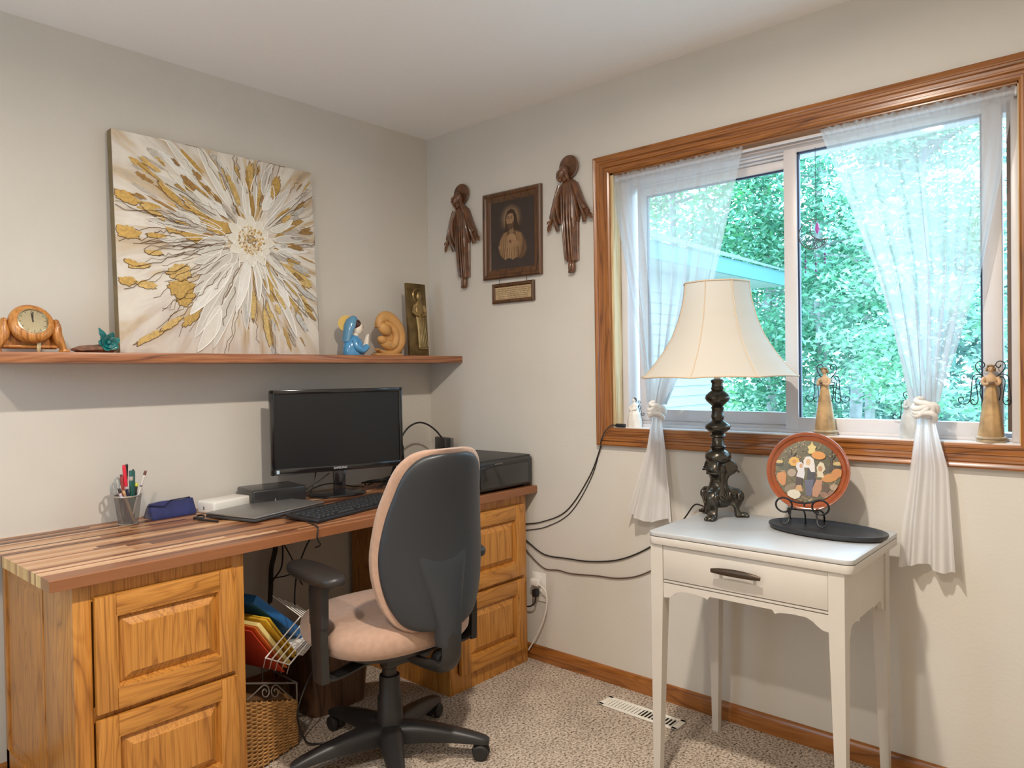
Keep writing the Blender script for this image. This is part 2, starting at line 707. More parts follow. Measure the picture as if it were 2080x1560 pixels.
for side, ax in (('top', 'y'), ('bottom', 'y'), ('a', 'z'), ('b', 'z')):
    casing(side).build('casing', trim_oak(ax), win, ang=25)
pale_wood = wood('pale_pine', (0.44, 0.30, 0.14), (0.62, 0.48, 0.27), (0.70, 0.58, 0.36), 'z', rough=0.5, coat=0.1)
MB().span((0.0, WY0 - 0.012, WZ0), (0.052, WY0, WZ1)).build('jamb_liner', pale_wood, win)
MB().span((0.0, WY1, WZ0), (0.052, WY1 + 0.004, WZ1)).build('jamb_liner', pale_wood, win)
MB().span((0.0, WY1, WZ1 - 0.006), (0.052, WY0, WZ1)).build('head_liner', trim_oak('y'), win)
SILLZ = WZ0 + 0.004
MB().span((-0.001, WY1, WZ0 - 0.002), (0.16, WY0, SILLZ)).build('sill_board', plain('white_sill', (0.80, 0.79, 0.79), 0.3, coat=0.3), win)
# outer vinyl frame with its tracks
fy0, fy1, fz0, fz1 = WY0 - 0.012, WY1 + 0.004, SILLZ, WZ1 - 0.006
f_ = MB()
f_.span((0.052, fy0 - 0.030, fz0), (0.150, fy0, fz1), 0.003)
f_.span((0.052, fy1, fz0), (0.150, fy1 + 0.024, fz1), 0.003)
f_.span((0.060, fy1, fz1 - 0.030), (0.150, fy0, fz1), 0.003)
f_.span((0.090, fy1, fz1 - 0.048), (0.150, fy0, fz1 - 0.030), 0.003)
f_.span((0.075, fy1, fz1 - 0.040), (0.083, fy0, fz1 - 0.028), 0.001)
f_.span((0.100, fy1, fz0), (0.150, fy0, fz0 + 0.022), 0.003)
f_.span((0.060, fy1, fz0), (0.068, fy0, fz0 + 0.010), 0.001)
f_.build('window_frame', VINYL, win)
MB().span((0.056, fy1 + 0.024, fz0 + 0.03), (0.075, fy1 + 0.034, fz1 - 0.03), 0.001).build('shadow_strip', plain('brown_shadow_strip', (0.12, 0.085, 0.07), 0.6), win)  # solid dark strip standing in for a shadow on the frame
GLASS = pane_glass('window_glass', (0.90, 0.97, 0.97), 0.05)
SEAL = plain('dark_glazing_seal', (0.01, 0.02, 0.06), 0.4)


def sash(name, x0, x1, ya, yb, za, zb, st_a, st_b, rb, rt):
    """ya > yb; st_a and st_b the two stile widths, rb and rt the rails."""
    s = MB()
    s.span((x0, ya - st_a, za), (x1, ya, zb), 0.004)
    s.span((x0, yb, za), (x1, yb + st_b, zb), 0.004)
    s.span((x0 + 0.001, yb + st_b - 0.004, za), (x1 - 0.001, ya - st_a + 0.004, za + rb), 0.003)
    s.span((x0 + 0.001, yb + st_b - 0.004, zb - rt), (x1 - 0.001, ya - st_a + 0.004, zb), 0.003)
    o = s.build(name, VINYL, win)
    gy0, gy1, gz0, gz1 = ya - st_a, yb + st_b, za + rb, zb - rt
    xm = (x0 + x1) / 2
    se = MB()
    t = 0.006
    se.span((xm - 0.006, gy0 - t, gz0), (xm + 0.006, gy0, gz1)).span((xm - 0.006, gy1, gz0), (xm + 0.006, gy1 + t, gz1))
    se.span((xm - 0.006, gy1, gz1 - t), (xm + 0.006, gy0, gz1))
    se.build('glazing_seal', SEAL, o)
    g = MB().poly([(xm, gy0, gz0), (xm, gy1, gz0), (xm, gy1, gz1), (xm, gy0, gz1)])
    g.build('glass_pane', GLASS, o, smooth=False)
    return o


sash('sliding_sash', 0.062, 0.092, -1.764, -2.402, fz0 + 0.004, fz1 - 0.014, 0.045, 0.050, 0.050, 0.030)
sash('fixed_sash', 0.104, 0.130, -1.150, -1.800, fz0 + 0.022, fz1 - 0.048, 0.040, 0.040, 0.046, 0.034)

# ================================================================ OUTSIDE
YP = 1.3
ground = MB().span((7.0, -40, -0.42), (70, 60, -0.40))
tag(ground.build('lawn', plain('grass_ground', (0.10, 0.22, 0.10), 0.9, var=0.5, vscale=2)), 'green ground outside beyond the window', 'ground', kind='stuff')

bounce_slab = MB().span((0.6, -8, -0.46), (6.98, YP, -0.41))  # unseen reflector added to throw sky light onto the ceiling
tag(bounce_slab.build('bounce_slab', plain('pale_bounce', (0.72, 0.70, 0.68), 0.8, var=0.08, vscale=3)), 'pale slab added outside below the window to bounce light up', 'bounce_slab', kind='structure')
wing = thing('house_wing', 'pale lap sided house wing with teal fascia seen through the window', 'house', (4.6, 2.6, -0.4))
sd = MB()
X0, X1, YW = 0.3, 6.15, 1.38
z = -0.4
while z < 2.42:
    sd.rings([[Vector((x, YW - d, zz)) for d, zz in ((0, z), (0.022, z), (0.002, z + 0.118), (0, z + 0.118))] for x in (X0, X1)])
    z += 0.115
sd.span((X0, YW, -0.4), (X1, YW + 3.0, 2.5))
sd.span((X1 - 0.05, YW - 0.02, -0.4), (X1 + 0.012, YW + 0.06, 2.45))
sd.build('siding', plain('pale_siding', (0.34, 0.36, 0.34), 0.5, var=0.03, vscale=1), wing, smooth=False)
YF = 0.90
MB().span((X0, YF, 2.355), (7.25, YF + 0.03, 2.53)).build('fascia', plain('teal_fascia', (0.10, 0.24, 0.25), 0.5), wing, smooth=False)
MB().span((X0, YF + 0.03, 2.37), (7.22, YW + 0.3, 2.385)).build('soffit', plain('soffit_board', (0.34, 0.42, 0.38), 0.6), wing, smooth=False)
rf = MB().rings([[Vector((x, y, zz)) for y, zz in ((YF - 0.03, 2.535), (YF - 0.03, 2.55), (YF + 3.5, 3.95), (YF + 3.5, 3.93))] for x in (X0, 7.29)])
rf.build('roof', plain('shingle_roof', (0.14, 0.22, 0.22), 0.8, var=0.3, vscale=12), wing, smooth=False)

rng = np.random.default_rng(11)


def tree(label, loc, height, crown_r, crown_z, n, size, cols, trunk_r, trunk_col, group, layers=1.0, clear=0.25):
    t = thing('tree', label, 'tree', loc, 0, group)
    x0, y0, z0 = loc
    tp = [(x0 + 0.02 * i * math.sin(i), y0 + 0.03 * math.cos(i * 2), z0 + height * i / 8) for i in range(9)]
    tr = MB().tube(tp, [trunk_r * (1 - 0.09 * i) for i in range(9)], 9)
    for k in range(9):
        a = rng.random() * 6.28
        zz = z0 + height * (0.3 + 0.6 * rng.random())
        L = crown_r * (0.5 + 0.4 * rng.random())
        p = [(x0, y0, zz), (x0 + L * 0.5 * math.cos(a), y0 + L * 0.5 * math.sin(a), zz + 0.12 * L), (x0 + L * math.cos(a), y0 + L * math.sin(a), zz + 0.1 * L)]
        tr.tube(p, [0.03, 0.02, 0.006], 5)
    tr.build('trunk', plain('bark_%s' % ('pale' if trunk_col[0] > 0.3 else 'grey'), trunk_col, 0.9, var=0.3, vscale=6, bump=0.4, bscale=30), t)
    # leaf clusters round random boughs
    nb = max(18, n // 240)
    bc = rng.normal(size=(nb, 3))
    bc /= np.linalg.norm(bc, axis=1)[:, None]
    bc *= (0.35 + 0.65 * rng.random(nb) ** 0.5)[:, None]
    bc *= np.array([crown_r, crown_r, (height - crown_z) * 0.62])
    bc += np.array([x0, y0, z0 + crown_z + (height - crown_z) * 0.45])
    bi = rng.integers(0, nb, n)
    spread = crown_r * 0.22
    c = bc[bi] + rng.normal(size=(n, 3)) * np.array([spread, spread, spread * 0.5])
    c[:, 2] = np.maximum(c[:, 2], z0 + 0.2 + 0.4 * rng.random(n))
    d1 = rng.normal(size=(n, 3))
    d1[:, 2] *= 0.5
    d1 /= np.linalg.norm(d1, axis=1)[:, None]
    d2 = np.cross(d1, rng.normal(size=(n, 3)))
    d2 /= np.linalg.norm(d2, axis=1)[:, None]
    s = (size * (0.55 + 0.9 * rng.random(n)))[:, None]
    a, b = d1 * s, d2 * s * 0.42
    V = np.stack([c - a, c + b, c + a, c - b], axis=1).reshape(-1, 3).astype(np.float32)
    V -= np.array(loc, dtype=np.float32)
    me = bpy.data.meshes.new('foliage')
    me.vertices.add(4 * n)
    me.vertices.foreach_set('co', V.ravel())
    me.loops.add(4 * n)
    me.loops.foreach_set('vertex_index', np.arange(4 * n, dtype=np.int32))
    me.polygons.add(n)
    me.polygons.foreach_set('loop_start', np.arange(0, 4 * n, 4, dtype=np.int32))
    me.update(calc_edges=True)
    at = me.color_attributes.new('tint', 'FLOAT_COLOR', 'CORNER')
    pal = np.array(cols, dtype=np.float32)
    cc = pal[rng.integers(0, len(pal), n)] * (0.55 + 0.8 * rng.random((n, 1)).astype(np.float32))
    full = np.ones((n, 4, 4), dtype=np.float32)
    full[:, :, :3] = cc[:, None, :]
    at.data.foreach_set('color', full.ravel())
    me.materials.append(attr_color('leaf', rough=0.55, var=0.05, transl=0.42))
    o = bpy.data.objects.new('foliage', me)
    COL.objects.link(o)
    o.parent = t
    return t


GR = [(0.154, 0.478, 0.177), (0.229, 0.599, 0.277), (0.325, 0.696, 0.378), (0.096, 0.327, 0.150)]
TL = [(0.173, 0.457, 0.277), (0.258, 0.566, 0.378), (0.383, 0.675, 0.504), (0.096, 0.305, 0.201)]
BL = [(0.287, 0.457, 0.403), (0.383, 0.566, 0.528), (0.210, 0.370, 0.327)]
YG = [(0.478, 0.762, 0.528), (0.593, 0.850, 0.693), (0.325, 0.610, 0.403)]
tg = 'trees outside the window'
PT, GT = (0.50, 0.44, 0.46), (0.24, 0.20, 0.20)
tree('leafy green tree whose crown rises past the house wing', (9.8, 4.0, -0.4), 7.6, 1.55, 1.7, 12000, 0.055, GR, 0.09, GT, tg)
tree('low bright green bush beside the siding corner', (7.6, 2.75, -0.4), 2.1, 0.85, 0.35, 9000, 0.035, [(0.20, 0.54, 0.17), (0.28, 0.64, 0.23), (0.55, 0.78, 0.48)], 0.05, GT, tg)
tree('dense teal tree directly behind the moon ornament', (10.6, 2.55, -0.4), 6.6, 1.4, 1.3, 12000, 0.055, TL, 0.10, PT, tg)
tree('tall tree with pale trunk right of the standing angel', (10.0, 1.45, -0.4), 7.4, 1.35, 2.15, 12000, 0.05, TL, 0.10, PT, tg)
tree('tree with slim pale trunk behind the knotted curtain', (9.4, 0.55, -0.4), 7.4, 1.3, 2.0, 11000, 0.05, TL, 0.08, PT, tg)
tree('pale yellow green tree beside the far window edge', (8.8, -0.35, -0.4), 5.4, 1.1, 0.6, 11000, 0.05, YG, 0.08, GT, tg)
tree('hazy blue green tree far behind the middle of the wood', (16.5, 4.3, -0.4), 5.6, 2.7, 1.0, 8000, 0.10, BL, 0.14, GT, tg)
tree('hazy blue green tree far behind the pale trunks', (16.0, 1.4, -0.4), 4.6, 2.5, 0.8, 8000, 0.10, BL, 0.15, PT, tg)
tree('far tree showing above the house wing roof', (15.5, 8.2, -0.4), 6.6, 2.8, 1.0, 8000, 0.11, TL, 0.15, GT, tg)
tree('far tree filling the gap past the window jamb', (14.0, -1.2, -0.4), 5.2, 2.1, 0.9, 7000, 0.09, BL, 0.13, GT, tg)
for k, (tx_, ty_, r_) in enumerate([(11.6, 2.05, 0.10), (12.4, 1.62, 0.12), (11.2, 1.05, 0.09), (12.8, 0.75, 0.13), (11.4, 0.25, 0.10)]):
    o = MB().tube([(tx_ + 0.05 * math.sin(i), ty_ + 0.03 * math.cos(i), -0.4 + 0.55 * i) for i in range(11)], [r_ * (1 - 0.05 * i) for i in range(11)], 10).build('bare_tree', MATS['bark_pale'])
    settle(o)
    tag(o, 'bare pale tree trunk standing among the trees, %s' % ['nearest the standing angel', 'second from the standing angel', 'third from the standing angel', 'next to last toward the knotted curtain', 'nearest the knotted curtain'][k], 'tree trunk', 'bare trunks in the wood')


# ================================================================ DESK
DZ = 0.774
desk_top = MB().color_on()
pal = [(0.060, 0.020, 0.010), (0.15, 0.052, 0.022), (0.28, 0.11, 0.045), (0.40, 0.18, 0.075), (0.54, 0.28, 0.13), (0.68, 0.42, 0.24), (0.36, 0.13, 0.055)]
wts = [0.12, 0.15, 0.17, 0.17, 0.18, 0.12, 0.09]
rs = random.Random(5)
DX0, DX1, DY0, DY1, DT = -1.899, -0.002, -0.6861, -0.002, 0.031
y = DY0
first = True
while y < DY1 - 0.002:
    wdt = 0.034 if first else rs.choice([0.012, 0.015, 0.018, 0.022, 0.026, 0.032])
    y2 = min(y + wdt, DY1)
    if DY1 - y2 < 0.008:
        y2 = DY1
    x = DX0
    while x < DX1 - 0.001:
        L = rs.uniform(0.16, 0.55)
        x2 = min(x + L, DX1)
        if DX1 - x2 < 0.06:
            x2 = DX1
        c = (0.25, 0.098, 0.04) if first else pal[rs.choices(range(7), wts)[0]]
        if x == DX0 and not first:
            c = pal[rs.choice([0, 2, 4, 4, 5, 5])]
        v = rs.uniform(0.88, 1.12)
        c = tuple(min(1, k * v) for k in c)
        ch = 0.003 if first else 0.0
        desk_top._faces([(x, y + ch, DZ), (x2, y + ch, DZ), (x2, y2, DZ), (x, y2, DZ)], [(0, 1, 2, 3)], c)
        desk_top._faces([(x, y, DZ - DT), (x2, y, DZ - DT), (x2, y2, DZ - DT), (x, y2, DZ - DT)], [(3, 2, 1, 0)], c)
        if first:
            desk_top._faces([(x, y, DZ - DT), (x2, y, DZ - DT), (x2, y, DZ - ch), (x, y, DZ - ch)], [(0, 1, 2, 3)], c)
            desk_top._faces([(x, y, DZ - ch), (x2, y, DZ - ch), (x2, y + ch, DZ), (x, y + ch, DZ)], [(0, 1, 2, 3)], c)
        if y2 == DY1:
            desk_top._faces([(x, y2, DZ - DT), (x2, y2, DZ - DT), (x2, y2, DZ), (x, y2, DZ)], [(3, 2, 1, 0)], c)
        for xe, fl in ((x, x == DX0), (x2, x2 == DX1)):
            if fl:
                ce = (c[0] * 0.95, c[1] * 1.05, c[2] * 0.7)
                desk_top._faces([(xe, y, DZ - DT), (xe, y2, DZ - DT), (xe, y2, DZ), (xe, y + ch, DZ), (xe, y, DZ - ch)], [(0, 1, 2, 3, 4)], ce)
        x = x2
    y = y2
    first = False
dt = desk_top.build('desk_top', attr_color('butcher_block', rough=0.36, coat=0.08, grain=(3, 60, 60), var=0.16, vscale=3), smooth=False, recalc=False)
tag(dt, 'striped butcher block desk top resting on two oak drawer cabinets', 'desk top')


def drawer_front(parent, x0, x1, z0, z1, yf):
    """A raised panel drawer front: rails with the stiles and the panel as its pieces."""
    D = 0.019
    sw, rw = 0.052, 0.056
    bz = 0.0055
    def board(a, b, axis, chx0=0, chx1=0):
        return MB().box(((a[0] + b[0]) / 2, yf + D / 2, (a[1] + b[1]) / 2), (b[0] - a[0], D, b[1] - a[1]), None, 0.0025)
    dr = MB().span((x0 + 0.004, yf + 0.0168, z0 + 0.004), (x1 - 0.004, yf + D, z1 - 0.004)).build('drawer', oak('x'), parent)
    for zc in (z1 - rw / 2, z0 + rw / 2):
        MB().box(((x0 + x1) / 2, yf + D / 2, zc), (x1 - x0 - 2 * sw, D, rw), None, 0.0015).build('rail', oak('x'), dr)
    for xa, xb in ((x0, x0 + sw), (x1 - sw, x1)):
        board((xa, z0), (xb, z1), 'z').build('stile', oak('z'), dr)
    # moulding and raised field
    px0, px1, pz0, pz1 = x0 + sw, x1 - sw, z0 + rw, z1 - rw
    rr = []
    for ins, dep in ((-0.001, 0.0005), (0.003, 0.0015), (0.007, 0.012), (0.009, 0.0150), (0.033, 0.0012), (0.0345, -0.0008), (0.036, -0.001)):
        rr.append([Vector((px0 + ins, yf + dep, pz0 + ins)), Vector((px1 - ins, yf + dep, pz0 + ins)),
                   Vector((px1 - ins, yf + dep, pz1 - ins)), Vector((px0 + ins, yf + dep, pz1 - ins))])
    mbp = MB()
    mbp.rings(rr, cap=False)
    mbp.poly(rr[-1])
    mbp.build('raised_panel', oak('z'), dr, ang=20)
    return dr


def cabinet(x0, x1, label, side_panel):
    t = thing('drawer_cabinet', label, 'cabinet', ((x0 + x1) / 2, -0.33, 0))
    yf = -0.652
    zt = DZ - DT - 0.001
    body = MB().span((x0 + 0.012, yf + 0.019, 0.0), (x1, -0.03, zt))
    if not side_panel:
        body.span((x0, yf + 0.019, 0.0), (x0 + 0.02, -0.03, zt))
    body.build('body', oak('z'), t)
    f = MB()
    f.span((x0, yf, 0), (x0 + 0.044, yf + 0.02, zt), 0.0015).span((x1 - 0.036, yf, 0), (x1, yf + 0.02, zt), 0.0015)
    f.span((x0 + 0.044, yf + 0.001, 0.69), (x1 - 0.036, yf + 0.02, zt)).span((x0 + 0.044, yf + 0.001, 0), (x1 - 0.036, yf + 0.02, 0.078)).span((x0 + 0.044, yf + 0.001, 0.37), (x1 - 0.036, yf + 0.02, 0.41))
    f.build('face_frame', oak('z'), t)
    drawer_front(t, x0 + 0.047, x1 - 0.033, 0.394, 0.701, yf - 0.019)
    drawer_front(t, x0 + 0.047, x1 - 0.033, 0.070, 0.378, yf - 0.019)
    if side_panel:
        s = MB()
        s.span((x0, -0.42, 0), (x0 + 0.018, yf + 0.02, zt), 0.002)
        s.span((x0 + 0.005, -0.42, 0.0), (x0 + 0.018, -0.03, zt))
        s.span((x0, -0.06, 0), (x0 + 0.018, -0.03, zt), 0.002)
        s.span((x0, -0.42, 0.70), (x0 + 0.018, -0.03, zt), 0.001)
        s.span((x0, -0.42, 0.0), (x0 + 0.018, -0.03, 0.12), 0.001)
        s.span((x0, -0.40, 0.12), (x0 + 0.018, -0.41, 0.70), 0.002)
        so = s.build('side_frame', oak('z'), t)
        rr = []
        for ins, dep in ((0, 0.0065), (0.012, 0.006), (0.034, 0.001), (0.037, 0.0005)):
            rr.append([Vector((x0 + dep, -0.392 + ins, 0.13 + ins)), Vector((x0 + dep, -0.07 - ins, 0.13 + ins)),
                       Vector((x0 + dep, -0.07 - ins, 0.69 - ins)), Vector((x0 + dep, -0.392 + ins, 0.69 - ins))])
        mbp = MB().rings(rr, cap=False)
        mbp.poly(rr[-1])
        mbp.build('side_panel', oak('z'), t, ang=20)
    return t


cabinet(-1.838, -1.369, 'oak two drawer cabinet under the desk end nearest the viewer', True)
cabinet(-0.516, -0.043, 'oak two drawer cabinet under the printer end of the desk', False)

# ================================================================ SHELF AND WHAT STANDS ON IT
SZ = 1.356
sh = MB().span((-1.88, -0.2336, SZ - 0.033), (-0.001, -0.0005, SZ), 0.0035)
tag(sh.build('wall_shelf', shelf_wood('x')), 'long brown wooden shelf on the wall above the monitor', 'shelf')

# ---- canvas painting leaning on the wall
cx0, cx1, czh = -1.494, -0.700, 0.779
base_y, top_y, cth = -0.082, -0.046, 0.036
lean = math.atan2(top_y - base_y, czh)
canvas = thing('canvas_painting', 'square canvas with a white and gold flower burst leaning on the shelf', 'painting', ((cx0 + cx1) / 2, base_y, SZ), 0)
canvas.rotation_euler = (-lean, 0, 0)
CW = cx1 - cx0


def cvs(u, v, d=0.0):
    return Vector(((u - 0.5) * CW, -d, v * czh))


def make_canvas_mat():
    m, nt, b = new_mat('painted_canvas')
    tc = node(nt, 'ShaderNodeTexCoord')
    mp = node(nt, 'ShaderNodeMapping')
    mp.inputs['Location'].default_value = (-0.105, 0, -0.452)
    nt.links.new(tc.outputs['Object'], mp.inputs['Vector'])
    sx = node(nt, 'ShaderNodeSeparateXYZ')
    nt.links.new(mp.outputs[0], sx.inputs[0])
    at2 = node(nt, 'ShaderNodeMath', operation='ARCTAN2')
    nt.links.new(sx.outputs[2], at2.inputs[0])
    nt.links.new(sx.outputs[0], at2.inputs[1])
    ln = node(nt, 'ShaderNodeVectorMath', operation='LENGTH')
    cb0 = node(nt, 'ShaderNodeCombineXYZ')
    nt.links.new(sx.outputs[0], cb0.inputs[0])
    nt.links.new(sx.outputs[2], cb0.inputs[2])
    nt.links.new(cb0.outputs[0], ln.inputs[0])
    cb = node(nt, 'ShaderNodeCombineXYZ')
    nt.links.new(at2.outputs[0], cb.inputs[0])
    nt.links.new(ln.outputs['Value'], cb.inputs[1])
    mp2 = node(nt, 'ShaderNodeMapping')
    mp2.inputs['Scale'].default_value = (6.0, 3.0, 1)
    nt.links.new(cb.outputs[0], mp2.inputs['Vector'])
    n1 = node(nt, 'ShaderNodeTexNoise')
    n1.inputs['Scale'].default_value = 1.3
    n1.inputs['Detail'].default_value = 6
    n1.inputs['Distortion'].default_value = 0.6
    nt.links.new(mp2.outputs[0], n1.inputs['Vector'])
    c1 = ramp(nt, n1.outputs['Fac'], [(0.30, (0.26, 0.15, 0.05)), (0.38, (0.55, 0.38, 0.16)), (0.44, (0.60, 0.52, 0.43)), (0.5, (0.70, 0.65, 0.58)),
                                      (0.58, (0.80, 0.77, 0.70)), (0.66, (0.62, 0.56, 0.52)), (0.74, (0.70, 0.52, 0.24))])
    n2 = node(nt, 'ShaderNodeTexNoise')
    n2.inputs['Scale'].default_value = 5
    n2.inputs['Detail'].default_value = 6
    nt.links.new(tc.outputs['Object'], n2.inputs['Vector'])
    c2 = ramp(nt, n2.outputs['Fac'], [(0.35, (0.50, 0.44, 0.42)), (0.5, (0.64, 0.59, 0.53)), (0.62, (0.74, 0.70, 0.62))])
    mr = node(nt, 'ShaderNodeMapRange')
    mr.inputs['From Min'].default_value = 0.16
    mr.inputs['From Max'].default_value = 0.45
    mr.inputs['To Min'].default_value = 0.05
    mr.inputs['To Max'].default_value = 0.5
    nt.links.new(ln.outputs['Value'], mr.inputs['Value'])
    mx = node(nt, 'ShaderNodeMix', data_type='RGBA')
    nt.links.new(mr.outputs[0], mx.inputs[0])
    nt.links.new(c1, mx.inputs[6])
    nt.links.new(c2, mx.inputs[7])
    nt.links.new(mx.outputs[2], b.inputs['Base Color'])
    b.inputs['Roughness'].default_value = 0.6
    return m


cv = MB().box((0, cth / 2, czh / 2), (CW, cth, czh), None, 0.003)
cv.build('stretched_canvas', make_canvas_mat(), canvas, world=False)
MB().box((-CW / 2 - 0.0006, cth / 2, czh / 2), (0.001, cth - 0.003, czh - 0.004)).build('canvas_edge', plain('olive_edge', (0.20, 0.145, 0.07), 0.6, var=0.25, vscale=14), canvas, world=False)
FU, FV = 0.632, 0.58          # the flower's middle


def petal_outline(ang, r0, r1, wid, bend=0.0, n=14):
    pts = []
    ca, sa = math.cos(ang), math.sin(ang)
    for i in range(2 * n):
        k = i if i <= n else 2 * n - i
        t = k / n
        s = (1 if i <= n else -1)
        wv = wid * (math.sin(PI * min(1, t ** 0.8)) ** 0.75) * 0.5
        r = r0 + (r1 - r0) * t
        off = s * wv + bend * math.sin(PI * t)
        px, py = r * ca - off * sa, r * sa + off * ca
        pts.append((px, py))
    return pts


def on_canvas(pts, d):
    out = []
    for (px, py) in pts:
        x, z = (FU - 0.5) * CW + px, FV * czh + py
        x = max(-CW / 2 + 0.002, min(CW / 2 - 0.002, x))
        z = max(0.002, min(czh - 0.002, z))
        out.append(Vector((x, -d, z)))
    return out


prs = random.Random(3)
petals, ridges, gold, cracks = MB().color_on(), MB(), MB().color_on(), MB()
D2 = math.radians
# long white petals as the photo shows them: angle, inner and outer reach, width
PET = [(176, .10, .40, .045), (166, .12, .30, .03), (186, .12, .36, .04), (152, .13, .43, .05), (141, .12, .46, .05), (133, .16, .50, .035), (121, .12, .40, .05), (112, .14, .33, .045),
       (103, .10, .28, .04), (94, .08, .24, .03), (83, .08, .27, .03), (66, .14, .26, .04), (52, .12, .30, .04), (43, .07, .33, .028), (30, .10, .22, .03), (8, .10, .24, .03),
       (-3, .10, .26, .03), (-14, .12, .20, .03), (-36, .13, .27, .03), (-50, .18, .36, .04), (-58, .10, .30, .045), (-72, .06, .22, .03), (-96, .12, .36, .04), (-112, .15, .46, .045),
       (-122, .10, .46, .06), (-130, .13, .40, .055), (-137, .08, .33, .065), (-146, .10, .27, .06), (-155, .14, .26, .04), (-163, .12, .24, .035), (-170, .10, .22, .03), (-105, .06, .30, .04),
       (-85, .08, .24, .025), (-64, .2, .42, .03), (72, .2, .34, .035), (146, .2, .38, .03), (-40, .06, .2, .03), (-118, .30, .50, .05)]
for k, (a, r0, r1, wd) in enumerate(PET):
    pts = petal_outline(D2(a), r0, r1, wd, prs.uniform(-0.012, 0.012))
    f = prs.uniform(0.9, 1.0)
    petals.poly(on_canvas(pts, 0.0012 + 0.00008 * k), prs.choice([(0.80 * f, 0.79 * f, 0.76 * f), (0.70 * f, 0.68 * f, 0.63 * f), (0.64 * f, 0.61 * f, 0.56 * f), (0.74 * f, 0.72 * f, 0.66 * f)]))
    pp = on_canvas(pts, 0.0018 + 0.00008 * k)
    ridges.tube(pp + [pp[0]], prs.uniform(0.0012, 0.0022), 5)
    if prs.random() < 0.6:
        md = on_canvas([((r0 + (r1 - r0) * t) * math.cos(D2(a)), (r0 + (r1 - r0) * t) * math.sin(D2(a))) for t in (0.1, 0.35, 0.6, 0.85)], 0.0022 + 0.00008 * k)
        ridges.tube(md, [0.001, 0.0018, 0.0016, 0.0006], 5)
# rosette at the middle
for ring, (cnt, r0, r1, wd) in enumerate([(12, 0.045, 0.098, 0.042), (10, 0.02, 0.072, 0.042)]):
    for k in range(cnt):
        a = 2 * PI * (k + 0.5 * ring) / cnt
        pts = petal_outline(a, r0, r1 * prs.uniform(0.85, 1.1), wd)
        d = 0.005 + 0.001 * ring + 0.00006 * k
        petals.poly(on_canvas(pts, d), (0.76, 0.73, 0.64))
        pp = on_canvas(pts, d + 0.0004)
        ridges.tube(pp + [pp[0]], 0.0012, 5)
for k in range(170):
    a, r = prs.uniform(0, 6.28), 0.056 * math.sqrt(prs.random())
    c = on_canvas([(r * math.cos(a), r * math.sin(a))], 0.0075)[0]
    col = prs.choice([(0.62, 0.40, 0.12), (0.78, 0.70, 0.58), (0.42, 0.26, 0.10), (0.72, 0.54, 0.26)])
    petals.ball(c, prs.uniform(0.002, 0.0045), nu=6, nv=4, col=col)


def ragged(cx, cy, lx, ly, ang, n=18, j=0.22):
    pts = []
    for i in range(n):
        a = 2 * PI * i / n
        rr = 1 + prs.uniform(-j, j)
        px, py = lx * rr * math.cos(a), ly * rr * math.sin(a)
        pts.append((cx + px * math.cos(ang) - py * math.sin(ang), cy + px * math.sin(ang) + py * math.cos(ang)))
    return pts


GOLD = [(0.66, 0.42, 0.12), (0.76, 0.52, 0.19), (0.54, 0.33, 0.10), (0.42, 0.24, 0.08)]
k = 0
# gold leaf laid between the petals, along the rays
for i in range(250):
    a = D2(prs.choice([prs.uniform(0, 360), prs.uniform(-80, 45), prs.uniform(-80, 45), prs.uniform(60, 130), prs.uniform(130, 175)]))
    r = prs.uniform(0.12, 0.48)
    L = prs.uniform(0.015, 0.055)
    pts = ragged(r * math.cos(a), r * math.sin(a), L, prs.uniform(0.003, 0.011), a + prs.uniform(-.15, .15), 16, 0.35)
    k += 1
    if abs(r * math.cos(a) + (FU - .5) * CW) > CW / 2 - 0.02 or not 0.02 < r * math.sin(a) + FV * czh < czh - 0.02:
        continue
    gold.poly(on_canvas(pts, (0.0006 if i % 3 else 0.0050) + 0.000005 * k), prs.choice(GOLD + [(0.60, 0.54, 0.48), (0.66, 0.62, 0.56)]))
    if i % 4 == 0:
        q_ = on_canvas(pts, 0.0009 if i % 3 else 0.0053)
        cracks.tube(q_[:10], 0.0009, 4)
